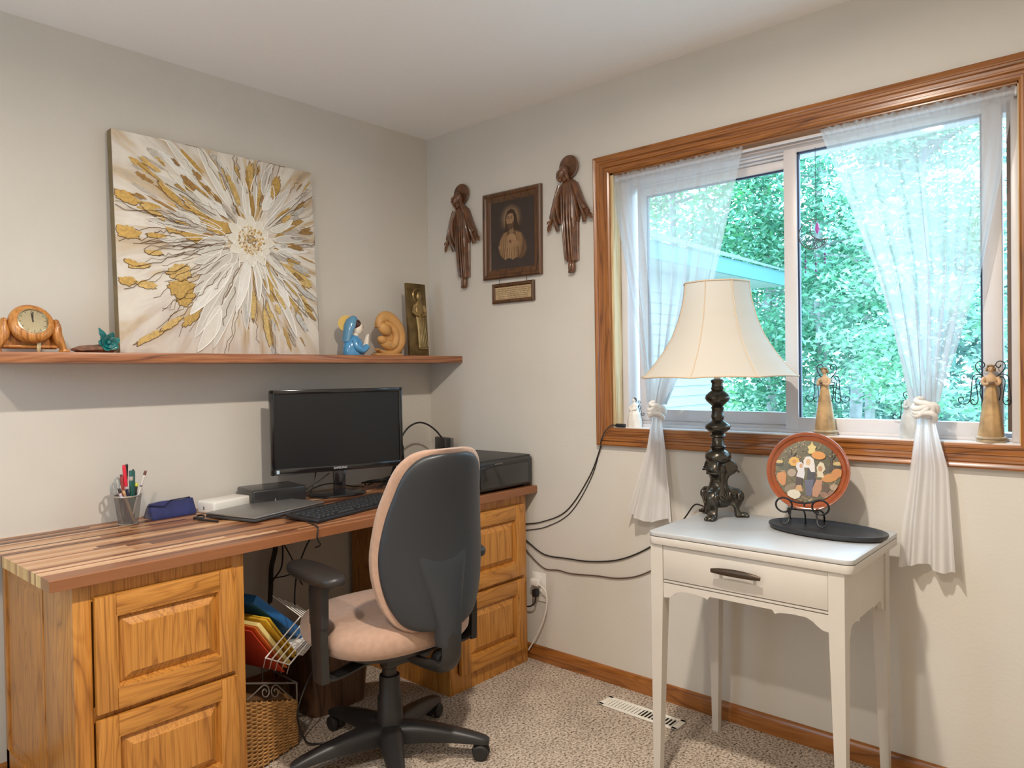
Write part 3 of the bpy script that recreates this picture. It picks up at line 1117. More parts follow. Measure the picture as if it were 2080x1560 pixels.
# the big leaf patches at the lower far corner and along the edge
for (u, v, lx, ly, an) in [(0.27, 0.385, .045, .030, 0.1), (0.28, 0.31, .052, .036, 0.0), (0.285, 0.265, .03, .03, 0.3), (0.05, 0.70, .045, .02, -0.35), (0.05, 0.545, .045, .022, -0.15),
                           (0.16, 0.655, .05, .012, -0.5), (0.04, 0.325, .03, .016, 0), (0.12, 0.315, .036, .014, -.1), (0.16, 0.465, .03, .01, 0), (0.10, 0.40, .04, .010, .15), (0.06, 0.41, .03, .01, -.3),
                           (0.17, 0.545, .035, .010, 0), (0.24, 0.755, .06, .014, -0.75), (0.36, 0.69, .07, .014, -0.7), (0.34, 0.56, .045, .018, -.3), (0.46, 0.63, .055, .03, -.2), (0.46, 0.40, .05, .028, .6),
                           (0.22, 0.14, .05, .012, .6), (0.13, 0.08, .06, .012, .5), (0.32, 0.18, .05, .016, .8), (0.73, 0.36, .05, .014, -1.0), (0.80, 0.30, .06, .012, -1.0), (0.63, 0.25, .06, .012, 1.5),
                           (0.70, 0.14, .08, .014, -1.45), (0.86, 0.44, .06, .02, -.4), (0.92, 0.40, .05, .02, -.4), (0.93, 0.27, .05, .014, -1.0), (0.78, 0.88, .05, .02, 1.3), (0.64, 0.90, .06, .018, 1.45), (0.50, 0.87, .045, .014, 1.8)]:
    k += 1
    px, py = (u - FU) * CW, (v - FV) * czh
    rg_ = ragged(px, py, lx, ly, an, 34, 0.20)
    gold.poly(on_canvas(rg_, 0.0007 + 0.000005 * k), prs.choice(GOLD[:2]))
    cracks.tube(on_canvas(rg_[14:34], 0.0022), 0.0011, 4)
# fine brown crack lines
for i in range(110):
    a = D2(prs.choice([prs.uniform(0, 360), prs.uniform(170, 250)]))
    r0 = prs.uniform(0.1, 0.3)
    pts = []
    r1 = r0 + prs.uniform(0.08, 0.26)
    for j in range(9):
        t = j / 8
        r = r0 + (r1 - r0) * t
        aa = a + prs.uniform(-0.025, 0.025)
        pts.append((r * math.cos(aa), r * math.sin(aa)))
    cracks.tube(on_canvas(pts, 0.0009 if i % 2 else 0.0052), prs.uniform(0.0006, 0.0013), 4)
petals.build('petal_relief', attr_color('impasto', rough=0.55, var=0.10, vscale=40), canvas, world=False, smooth=False, recalc=False)
ridges.build('paint_ridges', plain('white_impasto', (0.86, 0.85, 0.82), 0.5), canvas, world=False)
gold.build('gold_leaf', attr_color('gold_foil', rough=0.42, metal=0.35, var=0.35, vscale=90), canvas, world=False, smooth=False, recalc=False)
cracks.build('brown_lines', plain('brown_line', (0.16, 0.09, 0.04), 0.6), canvas, world=False)

# ---- clock in a tilting wooden stand
ck = thing('mantel_clock', 'round wooden clock in a scrolled stand on the shelf end', 'clock', (-1.770, -0.125, SZ))
ckw = wood('clock_wood', (0.30, 0.10, 0.02), (0.52, 0.21, 0.045), (0.62, 0.28, 0.07), 'z', freq=1.5)
TILT = Matrix.Rotation(math.radians(68), 4, 'X')
cc = Vector((0.002, 0.0, 0.090))
# the drum tips back a little: its axis points at the room and slightly up
drum = MB().lathe([(0.001, -0.022), (0.050, -0.022), (0.060, -0.016), (0.063, -0.004), (0.0625, 0.006), (0.058, 0.014), (0.050, 0.019), (0.042, 0.0205), (0.0405, 0.018), (0.001, 0.018)], 44, cc, TILT)
dr_ = drum.build('drum', ckw, ck, world=False)
MB().lathe([(0.0375, 0.018), (0.0405, 0.018), (0.0415, 0.0215), (0.0390, 0.0225), (0.0375, 0.020)], 44, cc, TILT, cap=False).build('bezel', plain('gilt_bezel', (0.78, 0.66, 0.42), 0.25, metal=1), dr_, world=False)
dial = MB().color_on()
for i in range(48):
    a0, a1 = 2 * PI * i / 48, 2 * PI * (i + 1) / 48
    c = (0.46, 0.40, 0.26) if i % 2 else (0.40, 0.35, 0.23)
    dial.poly([TILT @ Vector((0, 0, 0.0187)) + cc, TILT @ Vector((0.0385 * math.cos(a0), 0.0385 * math.sin(a0), 0.0187)) + cc, TILT @ Vector((0.0385 * math.cos(a1), 0.0385 * math.sin(a1), 0.0187)) + cc], c)
dial.build('dial', attr_color('brass_dial', rough=0.3, metal=0.75, var=0.06), dr_, world=False, smooth=False)


def on_dial(r, a, h):
    return TILT @ Vector((r * math.sin(a), r * math.cos(a), h)) + cc


hd = MB()
hd.tube([on_dial(0.003, PI + 0.12, 0.0205), on_dial(0.032, 0.12, 0.0205)], 0.0010, 5)
hd.tube([on_dial(0.003, PI - 0.05, 0.0212), on_dial(0.026, -0.05, 0.0212)], 0.0014, 5)
hd.ball(on_dial(0, 0, 0.0212), 0.002, nu=8, nv=5)
for i in range(12):
    a = 2 * PI * i / 12
    hd.tube([on_dial(0.031, a, 0.0190), on_dial(0.036, a, 0.0190)], 0.0007, 4)
hd.build('clock_hands', plain('black_hand', (0.02, 0.015, 0.01), 0.4), dr_, world=False)
text_mesh('numeral', '12', 0.0085, plain('black_hand', (0.02, 0.015, 0.01), 0.4), Matrix.Translation(cc) @ TILT @ Matrix.Translation((0, 0.0275, 0.0190)), dr_)
for s in (-1, 1):
    pth = curve_pts([(s * 0.070, 0.004, 0.098), (s * 0.072, 0.002, 0.080), (s * 0.071, -0.002, 0.058), (s * 0.080, -0.002, 0.034), (s * 0.089, 0.0, 0.012), (s * 0.090, 0.0, 0.002)], 20)
    up = MB().tube(pth, [0.009 + 0.007 * abs(math.sin(i / 20 * PI * 1.3)) + 0.002 * (i > 15) for i in range(21)], 10, flat=0.016)
    up.ball((s * 0.070, 0.003, 0.098), (0.009, 0.016, 0.009))
    up.box((s * 0.093, 0, 0.006), (0.022, 0.034, 0.012), None, 0.004)
    up.build('upright', ckw, ck, world=False)
ba = MB().box((0, 0.004, 0.020), (0.165, 0.010, 0.008), None, 0.002)
ba.box((0, 0.016, 0.050), (0.150, 0.006, 0.075), None, 0.002)
ba.build('stretcher', ckw, ck, world=False)
pl_ = MB().box((0.020, -0.001, 0.018), (0.010, 0.005, 0.036), None, 0.001)
pl_.build('pendant_bar', plain('gilt_bezel', (0.78, 0.66, 0.42), 0.25, metal=1), ck, world=False)

# ---- driftwood with a teal glass flower
dw = thing('driftwood_flower', 'teal glass flower on a small piece of driftwood on the shelf', 'ornament', (-1.585, -0.13, SZ))
pth = curve_pts([(-0.068, 0.0, 0.012), (-0.04, 0.004, 0.013), (0.0, -0.004, 0.016), (0.035, 0.002, 0.014), (0.055, 0, 0.010)], 16)
MB().tube(pth, [0.004, 0.008, 0.0105, 0.012, 0.012, 0.013, 0.013, 0.012, 0.013, 0.014, 0.013, 0.014, 0.013, 0.012, 0.010, 0.008, 0.004], 10, flat=0.02).build(
    'driftwood', plain('grey_driftwood', (0.20, 0.10, 0.065), 0.7, var=0.5, vscale=40, bump=0.5), dw, world=False)
teal = plain('teal_glaze', (0.006, 0.15, 0.155), 0.12, coat=0.8, var=0.45, vscale=30)
fl = MB()
fc_ = Vector((0.030, -0.012, 0.034))
for ring, (cnt, ln_, el) in enumerate([(6, 0.036, 0.25), (5, 0.026, 0.75)]):
    for k in range(cnt):
        a = 2 * PI * k / cnt + 0.4 * ring + 0.2
        dirv = Vector((math.cos(a), -0.35 - 0.2 * ring, math.sin(a) * 0.8 + 0.12)).normalized()
        p0 = fc_
        mid = fc_ + dirv * ln_ * 0.55
        tip = fc_ + dirv * ln_ + Vector((0, -0.004, 0.004))
        fl.tube(curve_pts([p0, mid, tip], 8), [0.003, 0.008, 0.012, 0.0145, 0.0145, 0.013, 0.0105, 0.007, 0.002], 9, flat=[0.003, 0.004, 0.004, 0.004, 0.0035, 0.003, 0.003, 0.002, 0.001],
                up=dirv.cross(Vector((0, 1, 0))).normalized())
fl.ball(fc_ + Vector((0, -0.012, 0.002)), 0.007)
fl.build('flower', teal, dw, world=False)
lf = MB()
lf.tube(curve_pts([fc_ + Vector((-0.005, 0, 0.015)), fc_ + Vector((-0.018, 0.0, 0.034)), fc_ + Vector((-0.026, 0.0, 0.050))], 8), [0.004, 0.008, 0.010, 0.010, 0.009, 0.007, 0.005, 0.003, 0.001], 8, flat=0.003, up=(1, 0, 0.3))
lf.build('leaf', teal, dw, world=False)

# ---- praying figure in blue glaze
md = thing('praying_figurine', 'glazed bust of a praying woman in a blue veil', 'figurine', (-0.556, -0.13, SZ))
blue = plain('blue_glaze', (0.07, 0.30, 0.58), 0.12, coat=0.9, var=0.08, vscale=20)
skin = plain('cream_glaze', (0.80, 0.70, 0.58), 0.2, coat=0.6)


def oval_ring(cx, cy, z, rx, ry, n=24, p=2.0):
    out = []
    for j in range(n):
        a = 2 * PI * j / n
        c, s = math.cos(a), math.sin(a)
        out.append(Vector((cx + rx * math.copysign(abs(c) ** (2 / p), c), cy + ry * math.copysign(abs(s) ** (2 / p), s), z)))
    return out


b_ = MB().rings([oval_ring(-0.004, 0, z, rx, ry) for z, rx, ry in [(0.0, 0.048, 0.036), (0.012, 0.052, 0.038), (0.035, 0.050, 0.037), (0.055, 0.045, 0.034), (0.072, 0.034, 0.028), (0.083, 0.020, 0.02), (0.088, 0.014, 0.014)]])
b_.tube(curve_pts([(-0.020, -0.028, 0.068), (-0.014, -0.040, 0.038), (0.014, -0.042, 0.022), (0.040, -0.036, 0.040)], 14), [0.013] * 5 + [0.015] * 5 + [0.013] * 5, 12)
b_.tube(curve_pts([(0.020, 0.022, 0.060), (0.034, 0.010, 0.030), (0.046, -0.02, 0.030)], 10), 0.013, 12)
b_.build('robe', blue, md, world=False)
v_ = MB().rings([oval_ring(x, 0.004, z, rx, ry) for z, x, rx, ry in [(0.060, -0.040, 0.014, 0.024), (0.085, -0.034, 0.017, 0.026), (0.110, -0.026, 0.021, 0.028), (0.135, -0.016, 0.027, 0.030), (0.155, -0.008, 0.025, 0.028), (0.168, -0.003, 0.016, 0.018), (0.174, 0.0, 0.004, 0.005)]])
v_.build('veil', plain('veil_glaze', (0.10, 0.27, 0.44), 0.2, coat=0.7), md, world=False)
h_ = MB().ball((0.016, -0.006, 0.118), (0.022, 0.021, 0.030), (0, 0.25, 0))
h_.tube([(0.002, -0.002, 0.078), (0.008, -0.004, 0.100)], [0.013, 0.012], 12)
h_.ball((0.0375, -0.010, 0.115), (0.004, 0.004, 0.006))
h_.build('face', skin, md, world=False)
MB().ball((0.004, -0.004, 0.137), (0.027, 0.024, 0.024), (0, 0.5, 0)).build('hair', plain('brown_hair_glaze', (0.06, 0.012, 0.008), 0.25, coat=0.5), md, world=False)
hh = MB()
for s in (-1, 1):
    hh.tube(curve_pts([(0.036, -0.030 + s * 0.006, 0.036), (0.042, -0.030 + s * 0.005, 0.060), (0.048, -0.030 + s * 0.003, 0.092)], 8), [0.008, 0.009, 0.009, 0.008, 0.008, 0.007, 0.006, 0.0045, 0.002], 8, flat=0.005)
hh.build('hands', skin, md, world=False)
e_ = MB()
e_.ball((0.031, -0.0215, 0.121), (0.004, 0.0012, 0.0013), (0, 0.2, 0))
e_.ball((0.029, -0.0215, 0.127), (0.006, 0.0012, 0.001), (0, -0.15, 0))
e_.build('eye', plain('black_hand', (0.02, 0.015, 0.01), 0.4), md, world=False)
MB().ball((0.033, -0.016, 0.103), (0.004, 0.003, 0.0014)).build('mouth', plain('pink_glaze', (0.55, 0.18, 0.14), 0.3), md, world=False)
MB().lathe([(0.001, -0.003), (0.036, -0.003), (0.0365, 0.0), (0.036, 0.003), (0.001, 0.003)], 32, (-0.020, 0.026, 0.140), Euler((math.radians(80), math.radians(0), math.radians(-38))).to_matrix().to_4x4()).build(
    'halo', plain('gilt_glaze', (0.58, 0.36, 0.03), 0.3, coat=0.4), md, world=False)

# ---- carved oval of a mother bending over a child
ov = thing('wood_carving', 'tan wooden oval carving of a figure bending over a child', 'carving', (-0.358, -0.12, SZ))
tan = plain('tan_carving', (0.56, 0.30, 0.10), 0.5, var=0.12, vscale=14)


def swept(mb, pts, wid, thick, n=30, dy=0.0):
    P = curve_pts([(p[0], dy, p[1]) for p in pts], n)
    W = [smooth_table(wid, i / n) for i in range(n + 1)]
    mb.tube(P, W, 14, flat=thick, up=None)
    return mb


o_ = MB()
# outer mantle: from the left foot, under, round the right side, over the top and down the face side
P = curve_pts([(-0.070, 0, 0.030), (-0.030, 0, 0.014), (0.03, 0, 0.020), (0.068, 0, 0.060), (0.066, 0, 0.115), (0.030, 0, 0.160), (-0.015, 0, 0.180), (-0.050, 0, 0.160), (-0.064, 0, 0.128)], 44)
W = [smooth_table([(0, 0.006), (0.12, 0.013), (0.35, 0.024), (0.6, 0.026), (0.82, 0.024), (0.93, 0.016), (1, 0.006)], i / 44) for i in range(45)]
rr = []
for i, p in enumerate(P):
    a = P[max(0, i - 1)]
    b = P[min(44, i + 1)]
    t = (b - a).normalized()
    nn = Vector((-t.z, 0, t.x))
    rr.append([p + nn * (W[i] * math.cos(2 * PI * j / 14)) + Vector((0, 0.019 * math.sin(2 * PI * j / 14), 0)) for j in range(14)])
o_.rings(rr)
o_.build('mantle', tan, ov, world=False)
i_ = MB()
i_.ball((-0.030, -0.006, 0.122), (0.040, 0.020, 0.026), (0, 0.55, 0))
P = curve_pts([(-0.030, -0.004, 0.150), (0.010, -0.004, 0.138), (0.036, -0.004, 0.100), (0.030, -0.004, 0.058), (0.0, -0.004, 0.040)], 20)
i_.tube(P, [0.012] * 7 + [0.018] * 7 + [0.020] * 7, 12)
i_.ball((0.018, 0.008, 0.098), (0.048, 0.010, 0.066), (0, -0.3, 0))
i_.build('mother', tan, ov, world=False)
c_ = MB()
c_.ball((-0.044, -0.006, 0.072), (0.024, 0.018, 0.019), (0, 0.3, 0))
c_.ball((-0.008, -0.004, 0.050), (0.046, 0.019, 0.024), (0, 0.25, 0))
c_.build('child', tan, ov, world=False)
MB().box((-0.012, 0, 0.006), (0.150, 0.042, 0.012), None, 0.003).build('base', tan, ov, world=False)

# ---- bronze relief leaning in the corner
rl = thing('relief_plaque', 'tall narrow bronze relief plaque leaning in the room corner', 'plaque', (-0.185, -0.135, SZ))
rl.rotation_euler = (math.radians(-3.5), 0, math.radians(0))
bronze = plain('olive_bronze', (0.17, 0.115, 0.045), 0.42, metal=0.65, var=0.35, vscale=22, bump=0.2)
MB().box((0, 0.008, 0.172), (0.116, 0.016, 0.344), None, 0.0015).build('plate', bronze, rl, world=False)
q = MB()
q.lathe([(0.030, -0.002), (0.034, 0.0), (0.030, 0.003), (0.028, 0.0)], 24, (0.008, -0.001, 0.288), Matrix.Rotation(PI / 2, 4, 'X'), cap=False)
q.ball((0.010, -0.004, 0.284), (0.017, 0.012, 0.025), (0, 0.15, 0))
q.rings([oval_ring(x, -0.002, z, rx, 0.012, 20) for z, x, rx in [(0.042, 0.018, 0.026), (0.08, 0.014, 0.021), (0.14, 0.010, 0.019), (0.20, 0.008, 0.024), (0.235, 0.006, 0.030), (0.255, 0.008, 0.018), (0.268, 0.010, 0.009)]])
for s in (-1, 1):
    q.tube(curve_pts([(0.006 + s * 0.026, -0.006, 0.240), (0.004 + s * 0.034, -0.010, 0.205), (0.004 + s * 0.006, -0.014, 0.190)], 8), 0.009, 8)
for k in range(5):
    xx = -0.004 + 0.009 * k
    q.tube(curve_pts([(xx + 0.002, -0.012, 0.185), (xx, -0.013, 0.12), (xx * 1.3 + 0.001, -0.013, 0.046)], 8), 0.0026, 6)
q.box((0.018, -0.004, 0.037), (0.052, 0.016, 0.010), None, 0.003)
q.build('relief_figure', plain('worn_bronze', (0.30, 0.21, 0.09), 0.35, metal=0.7, var=0.3, vscale=25), rl, world=False)


# ================================================================ ON THE WINDOW WALL
brown_cast = plain('brown_resin', (0.120, 0.048, 0.019), 0.30, coat=0.5, var=0.45, vscale=30, bump=0.25)


def wall_figure(label, yc, z0, veiled):
    """A robed figure with a halo, cast in relief: u runs along the wall towards the window, d out of the wall."""
    t = thing('wall_figure', label, 'wall carving', (0, yc, z0), 0, 'haloed figures beside the picture')

    def p(u_, v, d):
        return Vector((-d, -u_, v))

    def ring(u_, v, hu, hd, d0=0.004, folds=0, amp=0.0, ph=0.0, n=40):
        out = []
        for j in range(n):
            a = 2 * PI * j / n
            k = 1 + amp * math.sin(folds * a + ph)
            dd = math.sin(a)
            out.append(p(u_ + hu * k * math.cos(a), v, d0 + (hd * k * dd if dd > 0 else 0.002 * dd)))
        return out

    M = Matrix(((0, 0, -1, 0), (-1, 0, 0, 0), (0, 1, 0, 0), (0, 0, 0, 1)))
    hu_, hv = (0.006, 0.445) if not veiled else (0.004, 0.448)
    halo = MB().lathe([(0.001, 0.004), (0.045, 0.004), (0.049, 0.008), (0.049, 0.013), (0.045, 0.015), (0.036, 0.012), (0.001, 0.011)], 36, p(hu_, hv, 0.004), Matrix(((0, 0, -1, 0), (1, 0, 0, 0), (0, 1, 0, 0), (0, 0, 0, 1))))
    halo.build('halo', brown_cast, t, world=False)
    b = MB()
    rob = [(0.052, 0.014, 0.031, 0.018), (0.10, 0.012, 0.033, 0.022), (0.18, 0.010, 0.036, 0.025), (0.25, 0.006, 0.041, 0.027), (0.32, 0.001, 0.045, 0.028), (0.365, -0.002, 0.046, 0.026), (0.388, 0.000, 0.034, 0.022), (0.398, -0.003, 0.017, 0.016)]
    rr = []
    for i in range(29):
        v = 0.052 + (0.398 - 0.052) * i / 28
        uu = smooth_table([(r[0], r[1]) for r in rob], v)
        hw = smooth_table([(r[0], r[2]) for r in rob], v)
        hd = smooth_table([(r[0], r[3]) for r in rob], v)
        amp = 0.075 * max(0, min(1, (0.36 - v) / 0.15))
        rr.append(ring(uu, v, hw, hd, 0.004, 11, amp, 0.6 + 3 * v))
    b.rings(rr)
    # raised folds down the front
    for k, (ua, ub) in enumerate([(-0.012, -0.004), (0.004, 0.012), (0.018, 0.026), (-0.026, -0.010)]):
        b.tube(curve_pts([p(ua, 0.345, 0.028), p((ua + ub) / 2, 0.22, 0.034), p(ub, 0.056, 0.026)], 12), [0.002] + [0.0042] * 11 + [0.002], 6)
    # sleeves, hands and fingers
    for s in (-1, 1):
        sh_ = (s * 0.036, 0.372)
        if s > 0:
            el, wr, tip, hand = (0.068, 0.300), (0.096, 0.255), (0.082, 0.205), (0.114, 0.234)
        else:
            el, wr, tip, hand = (-0.060, 0.290), (-0.080, 0.236), (-0.056, 0.186), (-0.092, 0.204)
        b.tube(curve_pts([p(sh_[0], sh_[1], 0.014), p(*el, 0.018), p(*wr, 0.022)], 10), [0.020, 0.023, 0.025, 0.026, 0.026, 0.025, 0.024, 0.023, 0.021, 0.019, 0.015], 12, flat=0.013)
        b.tube(curve_pts([p(el[0], el[1], 0.015), p((el[0] + tip[0]) / 2 + s * 0.006, (el[1] + tip[1]) / 2, 0.017), p(*tip, 0.014)], 8), [0.026, 0.028, 0.027, 0.024, 0.020, 0.016, 0.011, 0.007, 0.002], 10, flat=0.010)
        b.tube(curve_pts([p(s * 0.030, 0.368, 0.012), p(s * 0.046 - 0.002, 0.310, 0.014), p(s * 0.050, 0.255, 0.012), p(s * 0.046, 0.215, 0.010)], 10), [0.016, 0.021, 0.023, 0.024, 0.024, 0.023, 0.021, 0.018, 0.014, 0.009, 0.004], 10, flat=0.009)
        hx, hv2 = hand
        dx, dv = (hand[0] - wr[0]), (hand[1] - wr[1])
        L = math.hypot(dx, dv)
        dx, dv = dx / L, dv / L
        b.tube([p(wr[0], wr[1], 0.024), p(wr[0] + dx * 0.014, wr[1] + dv * 0.014, 0.026), p(wr[0] + dx * 0.026, wr[1] + dv * 0.026, 0.026)], [0.010, 0.0115, 0.009], 10, flat=0.006)
        for k, ln_ in enumerate((0.030, 0.036, 0.034, 0.027)):
            off = (k - 1.5) * 0.0048
            bx, bv = wr[0] + dx * 0.020 - dv * off, wr[1] + dv * 0.020 + dx * off
            b.tube([p(bx, bv, 0.026), p(bx + dx * ln_ * 0.5, bv + dv * ln_ * 0.5, 0.028), p(bx + dx * ln_, bv + dv * ln_, 0.025)], [0.0032, 0.003, 0.0018], 7)
        tb = (-dv * 0.012 * s, dx * 0.012 * s)
        b.tube([p(wr[0] + dx * 0.006, wr[1] + dv * 0.006, 0.028), p(wr[0] + dx * 0.014 + tb[0], wr[1] + dv * 0.014 + tb[1], 0.031), p(wr[0] + dx * 0.024 + tb[0] * 1.1, wr[1] + dv * 0.024 + tb[1] * 1.1, 0.031)], [0.0038, 0.0034, 0.002], 7)
    # feet
    b.ball(p(0.010, 0.028, 0.016), (0.012, 0.0105, 0.028))
    b.ball(p(0.024, 0.027, 0.017), (0.012, 0.0105, 0.027))
    for k in range(5):
        b.ball(p(0.004 + 0.005 * k, 0.004 + 0.0012 * abs(k - 2), 0.022), (0.0045, 0.0032, 0.0045), nu=8, nv=5)
    # head bowed to one side
    hc = (-0.018, 0.418)
    b.tube([p(-0.003, 0.385, 0.022), p(hc[0] + 0.006, hc[1] - 0.012, 0.024)], [0.015, 0.013], 12)
    b.ball(p(hc[0], hc[1], 0.027), (0.0235, 0.0195, 0.029), (0.28, 0, 0))
    b.tube([p(hc[0] - 0.004, hc[1] + 0.004, 0.049), p(hc[0] - 0.008, hc[1] - 0.007, 0.053), p(hc[0] - 0.008, hc[1] - 0.010, 0.047)], [0.0025, 0.004, 0.002], 6)
    for s in (-1, 1):
        b.ball(p(hc[0] - 0.004 + s * 0.0085, hc[1] + 0.003, 0.046), (0.0026, 0.0042, 0.0022), nu=8, nv=5)
        b.tube([p(hc[0] - 0.004 + s * 0.003, hc[1] + 0.0095, 0.048), p(hc[0] - 0.003 + s * 0.013, hc[1] + 0.0085, 0.044)], 0.0016, 5)
    b.ball(p(hc[0] - 0.0075, hc[1] - 0.0155, 0.046), (0.002, 0.0055, 0.0014), nu=8, nv=5)
    if not veiled:
        b.ball(p(hc[0] - 0.007, hc[1] - 0.026, 0.036), (0.010, 0.011, 0.009), (0.28, 0, 0))
    b.build('body', brown_cast, t, world=False)
    h = MB()
    if veiled:
        h.ball(p(hc[0] + 0.008, hc[1] + 0.012, 0.022), (0.024, 0.027, 0.030), (0.35, 0, 0))
        h.tube(curve_pts([p(hc[0] + 0.030, hc[1] + 0.010, 0.024), p(0.018, 0.398, 0.026), p(0.034, 0.362, 0.024), p(0.046, 0.320, 0.02)], 12), [0.014] * 5 + [0.016] * 4 + [0.012, 0.009, 0.006, 0.003], 10, flat=0.008)
        h.tube(curve_pts([p(hc[0] - 0.014, hc[1] + 0.018, 0.036), p(hc[0] - 0.017, hc[1] - 0.008, 0.034), p(-0.022, 0.380, 0.024)], 10), 0.006, 8)
        h.build('veil', brown_cast, t, world=False)
    else:
        h.ball(p(hc[0] + 0.005, hc[1] + 0.012, 0.021), (0.023, 0.0235, 0.024), (0.35, 0, 0))
        h.tube(curve_pts([p(hc[0] + 0.020, hc[1] + 0.010, 0.032), p(hc[0] + 0.026, hc[1] - 0.012, 0.032), p(0.014, 0.384, 0.026)], 10), [0.009] * 8 + [0.006, 0.004, 0.002], 8)
        h.tube(curve_pts([p(hc[0] - 0.020, hc[1] + 0.006, 0.034), p(hc[0] - 0.021, hc[1] - 0.016, 0.033), p(-0.030, 0.385, 0.024)], 10), [0.006] * 8 + [0.005, 0.003, 0.002], 8)
        h.build('hair', brown_cast, t, world=False)
    return t


wall_figure('brown veiled figure with halo on the wall nearest the room corner', -0.252, 1.676, True)
wall_figure('brown bearded figure with halo on the wall beside the window casing', -0.888, 1.683, False)

# ---- framed sepia print and the plaque under it
frame_wood = wood('frame_wood', (0.035, 0.013, 0.005), (0.085, 0.033, 0.011), (0.125, 0.052, 0.017), 'z', freq=1.5, rough=0.3, coat=0.4)
pf = thing('framed_print', 'dark wood framed sepia print of a haloed robed man', 'picture', (0, -0.565, 1.699))
pf.rotation_euler = (math.radians(0.6), 0, 0)
PW, PH = 0.345, 0.392


def rect_frame(mb, w_, h_, prof):
    """prof: (inset from the outer edge, distance from the wall)."""
    rr = []
    for ins, d in prof:
        rr.append([Vector((-d, w_ / 2 - ins, ins)), Vector((-d, -w_ / 2 + ins, ins)), Vector((-d, -w_ / 2 + ins, h_ - ins)), Vector((-d, w_ / 2 - ins, h_ - ins))])
    mb.rings(rr, cap=False, closed=True)
    return mb


rect_frame(MB(), PW, PH, [(0, 0.001), (0, 0.016), (0.006, 0.022), (0.016, 0.021), (0.022, 0.016), (0.030, 0.014), (0.036, 0.012), (0.044, 0.007), (0.044, 0.001)]).build('frame', frame_wood, pf, world=False, ang=25)
art = MB().color_on()
AW, AH = PW - 0.088, PH - 0.088
lay_n = [0]


def flat(pts, col, d0=0.0065):
    """One printed patch; pts in 0..1 of the print."""
    lay_n[0] += 1
    art.poly([Vector((-(d0 + 0.00001 * lay_n[0]), AW / 2 - x * AW, 0.044 + y * AH)) for x, y in pts], col)


def ell(cx, cy, rx, ry, n=28):
    return [(cx + rx * math.cos(2 * PI * i / n), cy + ry * math.sin(2 * PI * i / n)) for i in range(n)]


flat([(0, 0), (1, 0), (1, 1), (0, 1)], (0.046, 0.032, 0.028))
for i in range(14):
    t = i / 13
    k = t ** 1.4
    flat(ell(0.47, 0.735, 0.27 - 0.16 * t, 0.23 - 0.13 * t), (0.05 + 0.30 * k, 0.034 + 0.19 * k, 0.028 + 0.09 * k))
HAIR, FACE, ROBE, ROB2, ROB3 = (0.045, 0.022, 0.013), (0.32, 0.19, 0.105), (0.25, 0.145, 0.07), (0.13, 0.072, 0.036), (0.36, 0.22, 0.115)
flat([(0.30, 0.52), (0.34, 0.62), (0.345, 0.76), (0.39, 0.845), (0.47, 0.875), (0.55, 0.85), (0.60, 0.77), (0.63, 0.64), (0.70, 0.555), (0.62, 0.52), (0.48, 0.50)], HAIR)
flat([(0.18, 0.30), (0.22, 0.44), (0.30, 0.53), (0.44, 0.555), (0.60, 0.545), (0.72, 0.50), (0.80, 0.38), (0.84, 0.26), (0.78, 0.16), (0.66, 0.11), (0.50, 0.09), (0.30, 0.12), (0.22, 0.20)], ROB2)
flat([(0.30, 0.12), (0.34, 0.30), (0.38, 0.47), (0.48, 0.53), (0.58, 0.47), (0.62, 0.30), (0.62, 0.11), (0.46, 0.09)], ROB3)
flat([(0.22, 0.44), (0.30, 0.53), (0.38, 0.54), (0.36, 0.40), (0.32, 0.22), (0.28, 0.16), (0.22, 0.22), (0.18, 0.32)], ROBE)
flat([(0.58, 0.53), (0.70, 0.50), (0.74, 0.40), (0.71, 0.24), (0.66, 0.16), (0.63, 0.30), (0.60, 0.44)], ROBE)
for k in range(6):
    x = 0.25 + 0.022 * k
    flat([(x, 0.16), (x + 0.008, 0.16), (x + 0.035, 0.42), (x + 0.024, 0.42)], ROB2 if k % 2 else ROB3)
for k in range(4):
    x = 0.52 + 0.026 * k
    flat([(x - 0.02, 0.12), (x - 0.008, 0.12), (x + 0.03, 0.36), (x + 0.018, 0.36)], ROBE)
flat([(0.425, 0.54), (0.45, 0.60), (0.52, 0.60), (0.545, 0.54), (0.48, 0.50)], (0.24, 0.14, 0.075))
flat(ell(0.455, 0.715, 0.088, 0.118), FACE)
flat([(0.37, 0.78), (0.41, 0.835), (0.47, 0.85), (0.53, 0.83), (0.555, 0.77), (0.52, 0.80), (0.45, 0.81)], HAIR)
flat([(0.385, 0.66), (0.395, 0.60), (0.445, 0.565), (0.50, 0.575), (0.535, 0.64), (0.53, 0.70), (0.50, 0.655), (0.45, 0.645), (0.41, 0.66)], (0.10, 0.055, 0.03))
for x in (0.415, 0.49):
    flat(ell(x, 0.735, 0.022, 0.008, 12), (0.06, 0.03, 0.02))
    flat([(x - 0.03, 0.755), (x + 0.028, 0.76), (x + 0.026, 0.768), (x - 0.026, 0.766)], (0.07, 0.04, 0.025))
flat([(0.445, 0.745), (0.455, 0.745), (0.462, 0.685), (0.435, 0.685)], (0.24, 0.135, 0.07))
flat(ell(0.452, 0.655, 0.03, 0.007, 12), (0.16, 0.07, 0.045))
for k in range(9):
    x = 0.24 + 0.058 * k
    flat([(x, 0.09), (x + 0.012, 0.085), (x + 0.055 - 0.006 * k, 0.30), (x + 0.045 - 0.006 * k, 0.31)], ROB2)
flat([(0.15, 0.05), (0.85, 0.05), (0.80, 0.16), (0.70, 0.125), (0.60, 0.15), (0.52, 0.12), (0.42, 0.155), (0.33, 0.13), (0.24, 0.19), (0.17, 0.24)], (0.046, 0.032, 0.028))
